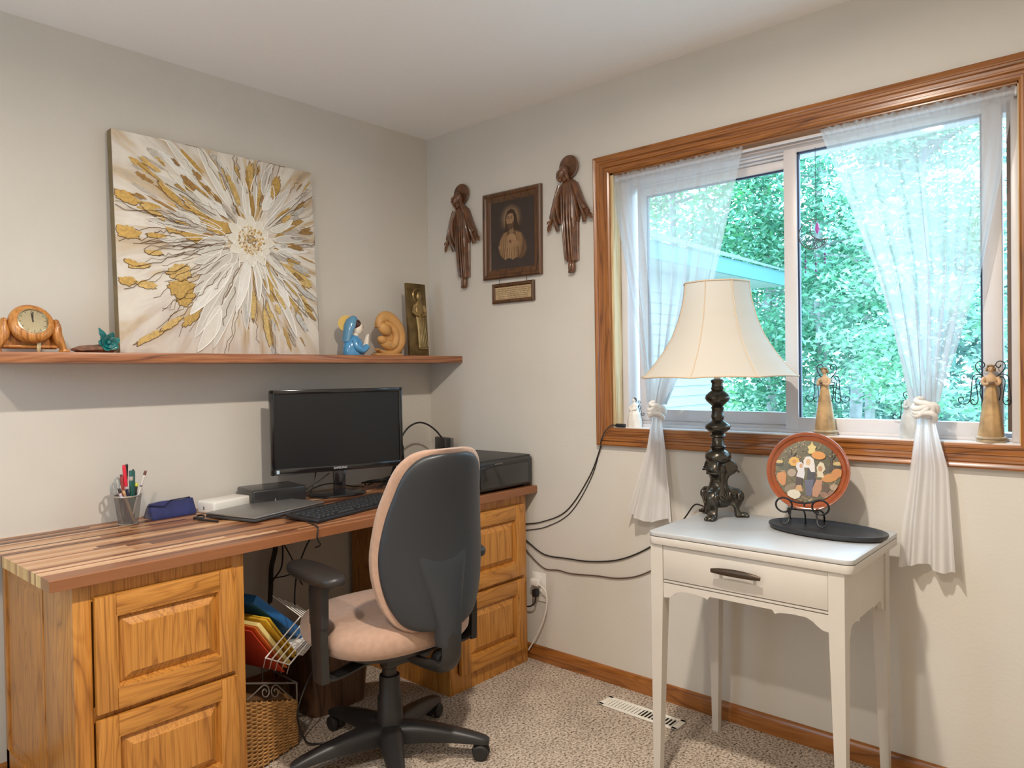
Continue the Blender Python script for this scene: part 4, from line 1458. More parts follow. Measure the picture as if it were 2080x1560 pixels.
# hands before the breast, with fingers
flat([(0.60, 0.30), (0.67, 0.34), (0.66, 0.38), (0.58, 0.40), (0.50, 0.425), (0.49, 0.405), (0.55, 0.37)], FACE)
for k in range(4):
    flat([(0.50, 0.415 - 0.013 * k), (0.455, 0.405 - 0.016 * k), (0.455, 0.398 - 0.016 * k), (0.51, 0.404 - 0.013 * k)], FACE)
flat(ell(0.455, 0.395, 0.022, 0.026, 14), (0.13, 0.05, 0.03))
flat([(0.17, 0.34), (0.23, 0.36), (0.24, 0.31), (0.19, 0.29)], FACE)
art.build('sepia_print', attr_color('print_paper', rough=0.35, var=0.18, vscale=30), pf, world=False, smooth=False, recalc=False)
MB().box((-0.012, -0.12, 0.42 - 0.25), (0.006, 0.006, 0.006), None, 0.002)

pq = thing('wall_plaque', 'small wood framed plaque with lines of print hung under the sepia picture', 'plaque', (0, -0.568, 1.588))
QW, QH = 0.248, 0.090
rect_frame(MB(), QW, QH, [(0, 0.001), (0, 0.012), (0.005, 0.017), (0.012, 0.015), (0.017, 0.009), (0.017, 0.001)]).build('frame', frame_wood, pq, world=False, ang=25)
MB().box((-0.006, 0, QH / 2), (0.004, QW - 0.03, QH - 0.03)).build('paper', plain('parchment', (0.46, 0.33, 0.19), 0.6, var=0.15, vscale=40), pq, world=False)
ln_ = MB()
lr = random.Random(2)
for k in range(6):
    zz = 0.022 + 0.0085 * k
    yy = 0.092
    while yy > -0.088:
        wl = lr.uniform(0.006, 0.022)
        ln_.box((-0.0083, yy - wl / 2, zz), (0.0004, wl, 0.0024))
        yy -= wl + 0.005
ln_.build('printed_lines', plain('brown_print', (0.20, 0.13, 0.07), 0.6), pq, world=False)
for s in (-1, 1):
    MB().tube([(-0.008, s * 0.080, QH - 0.004), (-0.008, s * 0.080, QH + 0.022)], 0.0012, 6).build('hanger_wire', MATTE_BLACK, pq, world=False)

# ---- outlet with two plugs
ot = thing('wall_outlet', 'white wall outlet low beside the desk cabinet', 'outlet', (0, -0.690, 0.264))
op = MB().box((-0.003, 0, 0.0625), (0.006, 0.078, 0.125), None, 0.003)
op.build('cover_plate', WHITE, ot, world=False)
so_ = MB()
for zz in (0.040, 0.088):
    so_.box((-0.007, 0, zz), (0.004, 0.034, 0.030), None, 0.006)
so_.build('socket', plain('socket_white', (0.70, 0.67, 0.62), 0.4), ot, world=False)
pw = thing('power_adapter', 'white plug in the upper socket with a white cord hanging down', 'plug', (-0.009, -0.690, 0.340))
MB().box((-0.016, 0.0, 0.012), (0.030, 0.044, 0.030), None, 0.005).build('plug_body', WHITE, pw, world=False)
MB().tube(curve_pts([(-0.026, -0.012, 0.008), (-0.028, -0.045, 0.000), (-0.020, -0.062, -0.035), (-0.016, -0.052, -0.11), (-0.012, -0.016, -0.19), (-0.012, 0.03, -0.268), (-0.014, 0.05, -0.30)], 40), 0.0032, 8).build('cord', WHITE, pw, world=False)
pb = thing('power_plug', 'black plug in the lower socket with a short black cord', 'plug', (-0.009, -0.690, 0.292))
MB().box((-0.014, 0.004, 0.010), (0.026, 0.024, 0.034), None, 0.005).build('plug_body', BLACK, pb, world=False)
MB().tube(curve_pts([(-0.018, 0.0, -0.004), (-0.020, 0.004, -0.030), (-0.016, 0.030, -0.052), (-0.013, 0.058, -0.060), (-0.012, 0.085, -0.062)], 24), 0.0032, 8).build('cord', BLACK, pb, world=False)

# ---- sensor on the sill and the cords along the wall
sn = thing('sill_sensor', 'small black sensor at the sill corner with a wire over the casing', 'sensor', (-0.006, -1.128, SILLZ))
MB().box((0, 0.0, 0.007), (0.016, 0.044, 0.014), None, 0.004).build('sensor_body', BLACK, sn, world=False)


def cord(label, pts, r, name='cord', mat=CABLE, n=50, group=None):
    o = MB().tube(curve_pts(pts, n), r, 7).build(name, mat)
    settle(o)
    return tag(o, label, 'cable', group)


cord('thin black wire running from the sill corner down to the desk, the upper one', [(-0.006, -1.106, 1.053), (-0.022, -1.090, 1.052), (-0.028, -1.062, 1.02), (-0.027, -1.045, 0.985), (-0.012, -1.030, 0.955), (-0.005, -0.968, 0.832), (-0.005, -0.851, 0.682), (-0.005, -0.715, 0.617), (-0.005, -0.600, 0.592)], 0.0023)
cord('thin black wire hugging the wall just below the sensor wire', [(-0.004, -1.030, 0.966), (-0.004, -0.978, 0.830), (-0.004, -0.870, 0.676), (-0.004, -0.735, 0.597), (-0.004, -0.600, 0.563)], 0.0018)
cord('black cord hanging along the wall between desk and white table', [(-0.006, -0.600, 0.535), (-0.006, -0.640, 0.512), (-0.006, -0.726, 0.474), (-0.006, -0.85, 0.476), (-0.006, -0.975, 0.483), (-0.006, -1.12, 0.515), (-0.006, -1.261, 0.588), (-0.03, -1.40, 0.70), (-0.040, -1.46, 0.772), (-0.06, -1.50, 0.781), (-0.10, -1.545, 0.779)], 0.0029)
cord('dark brown cord sagging lowest along the wall toward the white table', [(-0.006, -0.600, 0.50), (-0.006, -0.650, 0.455), (-0.006, -0.724, 0.413), (-0.006, -0.80, 0.418), (-0.006, -0.872, 0.415), (-0.006, -1.0, 0.428), (-0.006, -1.10, 0.435), (-0.006, -1.20, 0.462), (-0.008, -1.30, 0.52), (-0.02, -1.42, 0.62)], 0.0026, mat=plain('brown_cord', (0.10, 0.055, 0.045), 0.5))

# ---- floor register
vt = thing('floor_vent', 'white metal floor register set in the carpet', 'floor vent', (-0.160, -1.300, 0.0))
v_ = MB()
vw, vl = 0.082, 0.330
v_.span((-vw / 2, -vl / 2, 0.001), (-vw / 2 + 0.014, vl / 2, 0.007), 0.002).span((vw / 2 - 0.014, -vl / 2, 0.001), (vw / 2, vl / 2, 0.007), 0.002)
v_.span((-vw / 2, -vl / 2, 0.001), (vw / 2, -vl / 2 + 0.022, 0.007), 0.002).span((-vw / 2, vl / 2 - 0.022, 0.001), (vw / 2, vl / 2, 0.007), 0.002)
v_.build('vent_frame', plain('white_enamel', (0.78, 0.75, 0.68), 0.4), vt, world=False)
v_ = MB()
for k in range(20):
    yy = -vl / 2 + 0.028 + k * (vl - 0.056) / 19
    v_.box((0, yy, 0.004), (vw - 0.026, 0.008, 0.003), (math.radians(38 if yy > 0.0 else -32), 0, 0))
v_.build('louvers', plain('white_enamel', (0.78, 0.75, 0.68), 0.4), vt, world=False)
MB().span((-vw / 2 + 0.012, -vl / 2 + 0.02, 0.0003), (vw / 2 - 0.012, vl / 2 - 0.02, 0.0012)).build('duct_opening', MATTE_BLACK, vt, world=False)


# ================================================================ ON THE DESK
GLOSSB = plain('gloss_black', (0.008, 0.008, 0.010), 0.12, coat=0.6)
mo = thing('computer_monitor', 'black flat screen monitor on the striped desk', 'monitor', (-0.700, -0.215, DZ), math.radians(-17.8))
mw, mh, mz = 0.555, 0.337, 0.106
fr_ = MB()
bez = 0.016
fr_.box((0, 0.018, mz + mh / 2), (mw, 0.020, mh), None, 0.004)
fr_.box((0, 0.036, mz + mh / 2), (mw * 0.62, 0.03, mh * 0.6), None, 0.012)
bo = fr_.build('housing', GLOSSB, mo, world=False)
be = MB()
be.box((0, 0.006, mz + mh - bez / 2), (mw, 0.012, bez), None, 0.003).box((0, 0.006, mz + 0.012), (mw, 0.012, 0.024), None, 0.003)
be.box((-mw / 2 + bez / 2, 0.006, mz + mh / 2), (bez, 0.012, mh), None, 0.003).box((mw / 2 - bez / 2, 0.006, mz + mh / 2), (bez, 0.012, mh), None, 0.003)
be.build('bezel', GLOSSB, mo, world=False)
MB().box((0, 0.0075, mz + mh / 2 + 0.004), (mw - 2 * bez + 0.002, 0.002, mh - 0.04)).build('screen', plain('dark_screen', (0.010, 0.011, 0.013), 0.38, spec=0.4), mo, world=False)
text_mesh('logo', 'SAMSUNG', 0.0125, plain('logo_grey', (0.60, 0.62, 0.64), 0.4), Matrix.Translation((0, -0.0005, mz + 0.0125)) @ Matrix.Rotation(PI / 2, 4, 'X'), mo)
MB().box((-mw / 2 + 0.026, -0.0004, mz + 0.013), (0.011, 0.0008, 0.014)).build('sticker', plain('sticker_blue', (0.50, 0.66, 0.80), 0.4), mo, world=False)
sd_ = MB()
sd_.box((0, 0.020, 0.058), (0.050, 0.018, 0.105), None, 0.005)
sd_.build('stand_neck', GLOSSB, mo, world=False)
MB().rings([oval_ring(0, 0.045, z, rx, ry, 40, 2.4) for z, rx, ry in [(0.0, 0.118, 0.078), (0.005, 0.120, 0.080), (0.009, 0.116, 0.077), (0.012, 0.10, 0.065)]]).build('stand_base', GLOSSB, mo, world=False)

# keyboard
kb = thing('keyboard', 'black keyboard near the front edge of the desk', 'keyboard', (-0.872, -0.500, DZ), math.radians(12.5))
MB().box((0, 0, 0.011), (0.470, 0.155, 0.016), (math.radians(3), 0, 0), 0.005).build('keyboard_case', BLACK, kb, world=False)
kme = MB().rings([[Vector((x, y, 0)) for x, y in ((-.0082, -.0082), (.0082, -.0082), (.0082, .0082), (-.0082, .0082))], [Vector((x, y + .0006, 0.006)) for x, y in ((-.0062, -.0058), (.0062, -.0058), (.0062, .0058), (-.0062, .0058))]])
k0 = kme.build('key', plain('key_black', (0.016, 0.016, 0.018), 0.45), kb, world=False, smooth=False)
kk = 0
for rw in range(5):
    for cl in range(20):
        if rw == 0 and 5 <= cl <= 8:
            continue
        o = k0 if kk == 0 else k0.copy()
        if kk:
            COL.objects.link(o)
            o.parent = kb
        kk += 1
        yy = -0.056 + 0.0238 * rw
        o.location = (-0.218 + 0.0228 * cl + (0.006 * (rw % 2) if cl < 13 else 0.010), yy, 0.0185 + math.tan(math.radians(3)) * yy)
        if rw == 0 and cl == 4:
            o.location.x += 0.046
            o.scale = (5.6, 1, 1)

# laptop, closed
lp = thing('laptop', 'closed silver laptop lying under the keyboard edge', 'laptop', (-1.075, -0.285, DZ), math.radians(14))
MB().box((0, 0, 0.0075), (0.345, 0.240, 0.011), None, 0.004).build('laptop_base', plain('laptop_dark', (0.05, 0.05, 0.05), 0.4), lp, world=False)
MB().box((0, 0, 0.0168), (0.345, 0.240, 0.0065), None, 0.003).build('laptop_lid', plain('brushed_silver', (0.32, 0.31, 0.295), 0.38, metal=0.7), lp, world=False)

# white and black boxes behind the laptop
wb = thing('white_box', 'small white device box beside the blue case', 'box', (-1.150, -0.115, DZ), math.radians(12))
MB().box((0, 0, 0.023), (0.170, 0.095, 0.046), None, 0.008, 3).build('box_shell', WHITE, wb, world=False)
MB().box((-0.0855, 0.008, 0.020), (0.0012, 0.004, 0.012)).build('slot', MATTE_BLACK, wb, world=False)
bb = thing('black_box', 'black rectangular drive box standing left of the monitor foot', 'box', (-0.955, -0.115, DZ), math.radians(-8))
MB().box((0, 0, 0.034), (0.215, 0.165, 0.066), None, 0.008, 3).build('box_shell', plain('drive_black', (0.020, 0.020, 0.021), 0.3, coat=0.2), bb, world=False)
MB().box((-0.02, -0.083, 0.024), (0.003, 0.0012, 0.008)).build('light', plain('grey_led', (0.4, 0.4, 0.4), 0.3), bb, world=False)

# soft blue case
bc_ = thing('blue_case', 'dark blue soft wedge shaped case against the wall', 'case', (-1.332, -0.062, DZ), math.radians(3))
navy = plain('navy_cloth', (0.013, 0.020, 0.115), 0.7, var=0.25, vscale=30, sheen=0.3)
rr = []
for i in range(13):
    t = i / 12
    x = -0.085 + 0.17 * t
    e = 0.9 if i in (0, 12) else 1.0
    hh_ = (0.050 + 0.012 * t + 0.004 * math.sin(6 * t)) * e
    bw = 0.034 * e
    rr.append([Vector((x + 0.008 * (1 if i == 0 else 0), y, z)) for y, z in ((-bw, 0.0), (-bw * 1.04, 0.008), (-bw * 0.55, hh_ * 0.62), (-0.007, hh_), (0.007, hh_), (bw * 0.7, hh_ * 0.55), (bw, 0.008), (bw, 0.0))])
MB().rings(rr).build('case_body', navy, bc_, world=False, ang=60)
MB().tube([(-0.082, -0.012, 0.050), (-0.03, -0.026, 0.042), (0.0, -0.010, 0.058), (0.072, -0.010, 0.0600)], 0.0016, 6).build('flap_seam', plain('black_thread', (0.008, 0.009, 0.03), 0.7), bc_, world=False)

# pencil cup (open wire mesh) and what it holds
CUP = Vector((-1.487, -0.098, DZ))
mesh_metal = sheer('wire_mesh_steel', (0.20, 0.19, 0.18), 0.52, 0.0)
pc = thing('pencil_cup', 'silver wire mesh cup holding pens on the desk', 'cup', CUP)
MB().lathe([(0.030, 0.003), (0.034, 0.03), (0.0385, 0.065), (0.0425, 0.098)], 40, cap=False).build('mesh_wall', mesh_metal, pc, world=False)
steel = plain('steel_rim', (0.55, 0.53, 0.50), 0.3, metal=0.9)
MB().lathe([(0.0415, 0.096), (0.0440, 0.096), (0.0445, 0.0985), (0.0440, 0.101), (0.0415, 0.101)], 40, cap=False).build('rim', steel, pc, world=False)
MB().lathe([(0.001, 0.0005), (0.031, 0.0005), (0.032, 0.003), (0.030, 0.005), (0.001, 0.005)], 40).build('bottom', steel, pc, world=False)
pg = 'pens in the wire cup'


def pen(label, base, tip, r, col, parts, cat='pen'):
    """parts: (name, from, to, radius factor, colour) along the shaft."""
    b0, t0 = CUP + Vector(base), CUP + Vector(tip)
    t = thing('pen' if cat == 'pen' else cat, label, cat, b0, 0, pg)
    d = t0 - b0
    MB().tube([Vector((0, 0, 0)), d * 0.04, d * 0.98, d], [r * 0.4, r, r, r * 0.8], 10).build('barrel', plain('pen_%.2f_%.2f_%.2f' % col, col, 0.3, coat=0.3), t, world=False)
    for nm, a, b, f, c in parts:
        MB().tube([d * a, d * (a + (b - a) * 0.15), d * (b - (b - a) * 0.15), d * b], [r * f * 0.85, r * f, r * f, r * f * 0.75], 10).build(nm, plain('pen_%.2f_%.2f_%.2f' % c, c, 0.3, coat=0.3), t, world=False)
    return t


pen('red capped pen, tallest in the cup', (0.004, -0.004, 0.006), (-0.012, -0.004, 0.205), 0.0052, (0.60, 0.02, 0.04), [('cap', 0.62, 1.0, 1.2, (0.70, 0.02, 0.05)), ('clip', 0.55, 0.62, 1.05, (0.80, 0.60, 0.55))])
pen('black pen with a white button at its top, beside the red pen', (-0.008, 0.010, 0.006), (0.002, 0.006, 0.206), 0.0045, (0.02, 0.02, 0.02), [('button', 0.94, 1.0, 0.9, (0.85, 0.85, 0.85))])
pen('dark green marker with a grey band near its top', (0.010, -0.010, 0.006), (0.007, -0.012, 0.184), 0.0068, (0.008, 0.09, 0.075), [('band', 0.80, 0.90, 1.04, (0.45, 0.38, 0.35)), ('cap_top', 0.9, 1.0, 0.9, (0.05, 0.08, 0.06))])
pen('plain dark green marker beside the banded one', (0.016, 0.004, 0.006), (0.017, -0.006, 0.182), 0.0066, (0.010, 0.10, 0.085), [('tip', 0.96, 1.03, 0.5, (0.02, 0.05, 0.04))])
pen('white patterned pencil with a brown eraser, leaning out of the cup', (0.000, -0.012, 0.006), (0.052, -0.020, 0.176), 0.0042, (0.62, 0.58, 0.55), [('eraser', 0.93, 1.02, 1.15, (0.13, 0.045, 0.03)), ('ferrule', 0.90, 0.93, 1.1, (0.75, 0.72, 0.70)), ('print_band', 0.70, 0.74, 1.02, (0.12, 0.10, 0.12))], 'pencil')
pen('black marker with a yellow green end', (0.012, 0.008, 0.006), (0.030, 0.002, 0.138), 0.0062, (0.015, 0.015, 0.015), [('end_plug', 0.90, 1.0, 1.02, (0.72, 0.80, 0.08))])
pen('brown red crayon between the red pen and the grey handles', (-0.004, 0.000, 0.006), (-0.020, -0.002, 0.168), 0.0050, (0.30, 0.04, 0.03), [('tip', 0.9, 1.03, 0.9, (0.10, 0.02, 0.02))])
pen('black pen at the cup edge nearest the wall shadow', (-0.006, -0.012, 0.006), (-0.034, -0.018, 0.128), 0.0052, (0.03, 0.02, 0.02), [('label', 0.70, 0.90, 1.03, (0.62, 0.50, 0.55))])
pen('short wooden pencil in front of the cup', (0.012, -0.018, 0.006), (-0.024, -0.026, 0.122), 0.0045, (0.42, 0.24, 0.12), [('ferrule', 0.90, 0.98, 1.1, (0.70, 0.50, 0.25))], 'pencil')
pen('dark blue pen in the middle of the cup', (0.002, -0.016, 0.006), (-0.010, -0.020, 0.132), 0.0050, (0.012, 0.02, 0.07), [('band', 0.93, 1.0, 1.05, (0.55, 0.50, 0.50))])
sc = thing('scissors', 'grey handled scissors in the cup at the wall side', 'scissors', CUP + Vector((-0.016, 0.008, 0.006)), 0, pg)
MB().tube([(0, 0, 0), (-0.010, 0, 0.09)], [0.002, 0.006], 6, flat=0.0015).build('blade', steel, sc, world=False)
for s in (0, 1):
    ring_ = [(-0.014 - 0.012 * s + 0.008 * math.cos(2 * PI * i / 16), 0.0, 0.122 + 0.016 * (1 - s) + 0.018 * math.sin(2 * PI * i / 16)) for i in range(16)]
    MB().tube(ring_, 0.0034, 8, closed=True).build('handle', plain('grey_handle', (0.33, 0.36, 0.36), 0.4), sc, world=False)

# telephone, speakers of cable, router
ph = thing('cordless_phone', 'black cordless phone with white keys standing behind the monitor', 'phone', (-0.290, -0.095, DZ), math.radians(-25))
hs = MB().rings([oval_ring(0, 0.0 + 0.02 * (z - 0.02), z, rx, ry, 20, 3) for z, rx, ry in [(0.012, 0.024, 0.015), (0.02, 0.026, 0.016), (0.10, 0.025, 0.015), (0.160, 0.024, 0.014), (0.172, 0.021, 0.012), (0.176, 0.012, 0.008)]])
hs.build('handset', BLACK, ph, world=False)
MB().box((0, -0.0135, 0.138), (0.034, 0.003, 0.030), None, 0.001).build('display', plain('lcd_grey', (0.20, 0.27, 0.28), 0.25), ph, world=False)
kp = MB()
for rw in range(4):
    for cl in range(3):
        kp.box((-0.013 + 0.013 * cl, -0.0155, 0.040 + 0.017 * rw), (0.010, 0.004, 0.010), None, 0.002)
kp.build('keypad', plain('phone_keys', (0.75, 0.72, 0.68), 0.4), ph, world=False)
MB().box((0, 0.0, 0.014), (0.075, 0.075, 0.028), None, 0.010).build('charging_base', BLACK, ph, world=False)
ro = thing('router', 'slim black upright modem with small lights at the wall corner', 'router', (-0.075, -0.165, DZ), math.radians(-20))
MB().box((0, 0, 0.098), (0.038, 0.120, 0.192), None, 0.006).build('router_case', BLACK, ro, world=False)
MB().box((0.019, -0.03, 0.11), (0.022, 0.06, 0.165), None, 0.004).build('side_fin', plain('grey_plastic', (0.10, 0.09, 0.085), 0.4), ro, world=False)
MB().box((0.0, -0.0605, 0.142), (0.006, 0.0015, 0.006)).box((0.0, -0.0605, 0.128), (0.006, 0.0015, 0.006)).build('indicator_lights', plain('led_white', (0.75, 0.80, 0.95), 0.3), ro, world=False)
cord('thick black cable arching from the modem to behind the monitor', [(-0.084, -0.165, 0.968), (-0.115, -0.155, 1.005), (-0.165, -0.15, 1.036), (-0.221, -0.15, 1.046), (-0.280, -0.15, 1.025), (-0.325, -0.15, 0.975), (-0.355, -0.15, 0.90), (-0.38, -0.14, 0.80), (-0.40, -0.13, 0.781)], 0.0042)

# printer
pr = thing('printer', 'black flat printer on the far end of the desk', 'printer', (-0.190, -0.500, DZ))
body = MB().box((0, 0, 0.070), (0.360, 0.345, 0.124), None, 0.014, 3)
body.build('printer_body', plain('printer_black', (0.016, 0.016, 0.017), 0.35, coat=0.15, var=0.1, bump=0.05), pr, world=False)
MB().box((0, 0.004, 0.1325), (0.352, 0.330, 0.012), None, 0.005).build('scanner_lid', plain('printer_lid', (0.028, 0.026, 0.025), 0.45, bump=0.3, bscale=500), pr, world=False)
MB().box((-0.01, -0.1735, 0.066), (0.300, 0.005, 0.085), None, 0.002).build('front_flap', plain('printer_gloss', (0.012, 0.012, 0.012), 0.15, coat=0.5), pr, world=False)
MB().box((-0.05, -0.1765, 0.118), (0.050, 0.004, 0.006), None, 0.002).build('latch', plain('grey_plastic', (0.10, 0.09, 0.085), 0.4), pr, world=False)
fp = MB()
for sx_ in (-1, 1):
    for sy_ in (-1, 1):
        fp.box((sx_ * 0.15, sy_ * 0.14, 0.0045), (0.03, 0.03, 0.009), None, 0.002)
fp.build('feet', MATTE_BLACK, pr, world=False)

# loose cables on the desk
crs = random.Random(21)


def tangle(cx, cy, cz, rx, ry, rz, n):
    return [(cx + crs.uniform(-rx, rx), cy + crs.uniform(-ry, ry), max(DZ + 0.004, cz + crs.uniform(-rz, rz))) for _ in range(n)]


cord('black cable drooping from the screen to the black drive box', [(-0.775, -0.15, 0.875), (-0.80, -0.17, 0.83), (-0.815, -0.165, 0.795), (-0.832, -0.15, 0.785), (-0.835, -0.10, 0.779)], 0.0028)
cord('black cable slanting from the screen toward the wall side of the drive box', [(-0.72, -0.165, 0.868), (-0.77, -0.15, 0.835), (-0.82, -0.13, 0.805), (-0.826, -0.07, 0.781)], 0.0022)
cord('black cable crossing low behind the monitor neck', [(-0.80, -0.10, 0.780), (-0.74, -0.095, 0.806), (-0.66, -0.10, 0.812), (-0.57, -0.11, 0.790), (-0.50, -0.10, 0.779)], 0.0025)
cord('coiled heap of black cable beyond the monitor foot', [(-0.52, -0.14, 0.79)] + tangle(-0.44, -0.16, 0.800, 0.10, 0.06, 0.022, 16), 0.0030, n=160)
cord('second loop of black cable lying near the phone', [(-0.36, -0.16, 0.785)] + tangle(-0.40, -0.22, 0.792, 0.09, 0.05, 0.012, 12), 0.0026, n=120)
cord('black laptop charging plug and lead looped on the desk', [(-1.300, -0.190, 0.779), (-1.312, -0.215, 0.781), (-1.300, -0.250, 0.784), (-1.286, -0.225, 0.788), (-1.292, -0.195, 0.783), (-1.310, -0.240, 0.780), (-1.295, -0.290, 0.779), (-1.285, -0.330, 0.778)], 0.0036, n=60)
cord('thin black lead running over the desk front edge near the laptop', [(-1.185, -0.30, 0.7775), (-1.12, -0.42, 0.7775), (-1.085, -0.50, 0.7775), (-1.10, -0.60, 0.7780), (-1.118, -0.665, 0.7785), (-1.130, -0.692, 0.774), (-1.134, -0.694, 0.742), (-1.10, -0.66, 0.712), (-1.08, -0.60, 0.690)], 0.0024)


# ================================================================ OFFICE CHAIR
ch = thing('office_chair', 'swivel office chair with black back shell and tan upholstery', 'chair', (-0.95, -0.82, 0), math.radians(-8))
shellm = plain('chair_shell', (0.019, 0.023, 0.029), 0.42, spec=0.6, bump=0.06, bscale=900)
chair_black = plain('chair_black', (0.018, 0.017, 0.017), 0.42, spec=0.5)
tanc = plain('tan_upholstery', (0.40, 0.255, 0.182), 0.85, var=0.08, vscale=60, bump=0.25, bscale=500, sheen=0.3)


def se_ring(cx, cy, z, rx, ry, n=44, p=2.6, yf=None):
    out = []
    for j in range(n):
        a = 2 * PI * j / n
        c, s = math.cos(a), math.sin(a)
        out.append(Vector((cx + rx * math.copysign(abs(c) ** (2 / p), c), cy + ry * math.copysign(abs(s) ** (2 / p), s), z)))
    return out


# seat pad
rr = []
for z, k in [(0.408, 0.62), (0.410, 0.84), (0.418, 0.945), (0.434, 0.99), (0.455, 1.0), (0.475, 0.985), (0.490, 0.94), (0.500, 0.86), (0.505, 0.70), (0.506, 0.45), (0.504, 0.2)]:
    rr.append(se_ring(-0.004, 0.012, z, 0.262 * k, 0.245 * k, p=2.7))
seat = MB().rings(rr).build('seat', tanc, ch, world=False, ang=80)
MB().rings([se_ring(0, 0.01, z, rx, ry, p=3) for z, rx, ry in [(0.392, 0.16, 0.16), (0.395, 0.20, 0.20), (0.408, 0.212, 0.205), (0.412, 0.20, 0.2)]]).build('seat_pan', chair_black, ch, world=False)

# backrest: cushion in front, plastic shell behind
BW = [(0.490, 0.090), (0.505, 0.122), (0.53, 0.146), (0.58, 0.172), (0.64, 0.187), (0.70, 0.193), (0.76, 0.190), (0.84, 0.177), (0.91, 0.160), (0.96, 0.146), (0.995, 0.127), (1.020, 0.098), (1.030, 0.064)]
BXO = 0.045


def back_y(z):
    return -0.262 - 0.10 * (z - 0.5) + 0.045 * math.sin((z - 0.5) / 0.53 * PI)


rs_, rc_ = [], []
for z, wv in BW:
    e = min(1.0, (wv / 0.2) ** 0.6)
    yb = back_y(z)
    r1, r2 = [], []
    for j in range(48):
        a = 2 * PI * j / 48
        c, s = math.cos(a), math.sin(a)
        x = BXO + wv * math.copysign(abs(c) ** 0.80, c)
        curl = 0.045 * (abs(c) ** 2) * (wv / 0.19)
        if s >= 0:
            y1 = yb + 0.010 * s + curl
        else:
            y1 = yb - 0.026 * e * abs(s) ** 0.7 + curl
        r1.append(Vector((x, y1, z)))
        wc = wv + 0.014
        xc = BXO + wc * math.copysign(abs(c) ** 0.75, c)
        yc = (yb + 0.012 + curl) + (0.066 * e * abs(s) ** 0.55 if s >= 0 else -0.004 * abs(s))
        r2.append(Vector((xc, yc, z + 0.012 * (1 if z > 0.8 else -0.2))))
    rs_.append(r1)
    rc_.append(r2)


def resample(rings, keys, n):
    """Smoothly interpolates between rings along the height."""
    out = []
    for i in range(n + 1):
        x = i / n * (len(rings) - 1)
        k = min(int(x), len(rings) - 2)
        t = x - k
        a, b, c, d = rings[max(0, k - 1)], rings[k], rings[k + 1], rings[min(len(rings) - 1, k + 2)]
        out.append([0.5 * ((2 * q) + (r - p_) * t + (2 * p_ - 5 * q + 4 * r - s) * t * t + (3 * q - p_ - 3 * r + s) * t ** 3) for p_, q, r, s in zip(a, b, c, d)])
    return out


MB().rings(resample(rs_, None, 44)).build('back_shell', shellm, ch, world=False, ang=60)
MB().rings(resample(rc_, None, 44)).build('back_cushion', tanc, ch, world=False, ang=70)
br = MB()
bp_ = []
for z, hw, d in [(0.44, 0.036, 0.026), (0.50, 0.040, 0.026), (0.56, 0.050, 0.024), (0.62, 0.066, 0.019), (0.68, 0.080, 0.012), (0.715, 0.086, 0.005), (0.735, 0.088, -0.004)]:
    yb = back_y(max(z, 0.5)) - 0.016
    bp_.append([Vector((BXO + hw * sx, yb - d * f + (0.012 if f == 0 else 0), z)) for sx, f in ((-1.15, 0), (-1.02, 0.5), (-0.8, 1.0), (0.8, 1.0), (1.02, 0.5), (1.15, 0))])
br.rings(bp_)
br.build('back_bracket', shellm, ch, world=False, ang=60)
jb = MB().tube(curve_pts([(BXO, -0.288, 0.50), (BXO, -0.294, 0.44), (BXO, -0.288, 0.395), (BXO * 0.8, -0.262, 0.368), (0.02, -0.20, 0.362), (0, -0.08, 0.366)], 24), 0.014, 12, flat=0.036, up=(0, 1, 0.2))
jb.build('back_bar', chair_black, ch, world=False)
me_ = MB().box((0, -0.01, 0.372), (0.17, 0.24, 0.045), None, 0.012)
me_.build('tilt_mechanism', chair_black, ch, world=False)
kn = MB().lathe([(0.001, -0.02), (0.026, -0.02), (0.030, -0.012), (0.030, 0.012), (0.026, 0.02), (0.001, 0.02)], 18, (0.06, -0.215, 0.372), Matrix.Rotation(PI / 2, 4, 'X'))
kn.build('tension_knob', MATTE_BLACK, ch, world=False)
lv = MB().tube([(0.10, -0.03, 0.368), (0.20, -0.04, 0.372), (0.25, -0.045, 0.376)], 0.006, 8)
lv.tube([(0.235, -0.045, 0.375), (0.27, -0.048, 0.377), (0.315, -0.052, 0.376)], [0.008, 0.011, 0.007], 10, flat=[0.014, 0.022, 0.014], up=(0, 0, 1))
lv.build('height_lever', chair_black, ch, world=False)
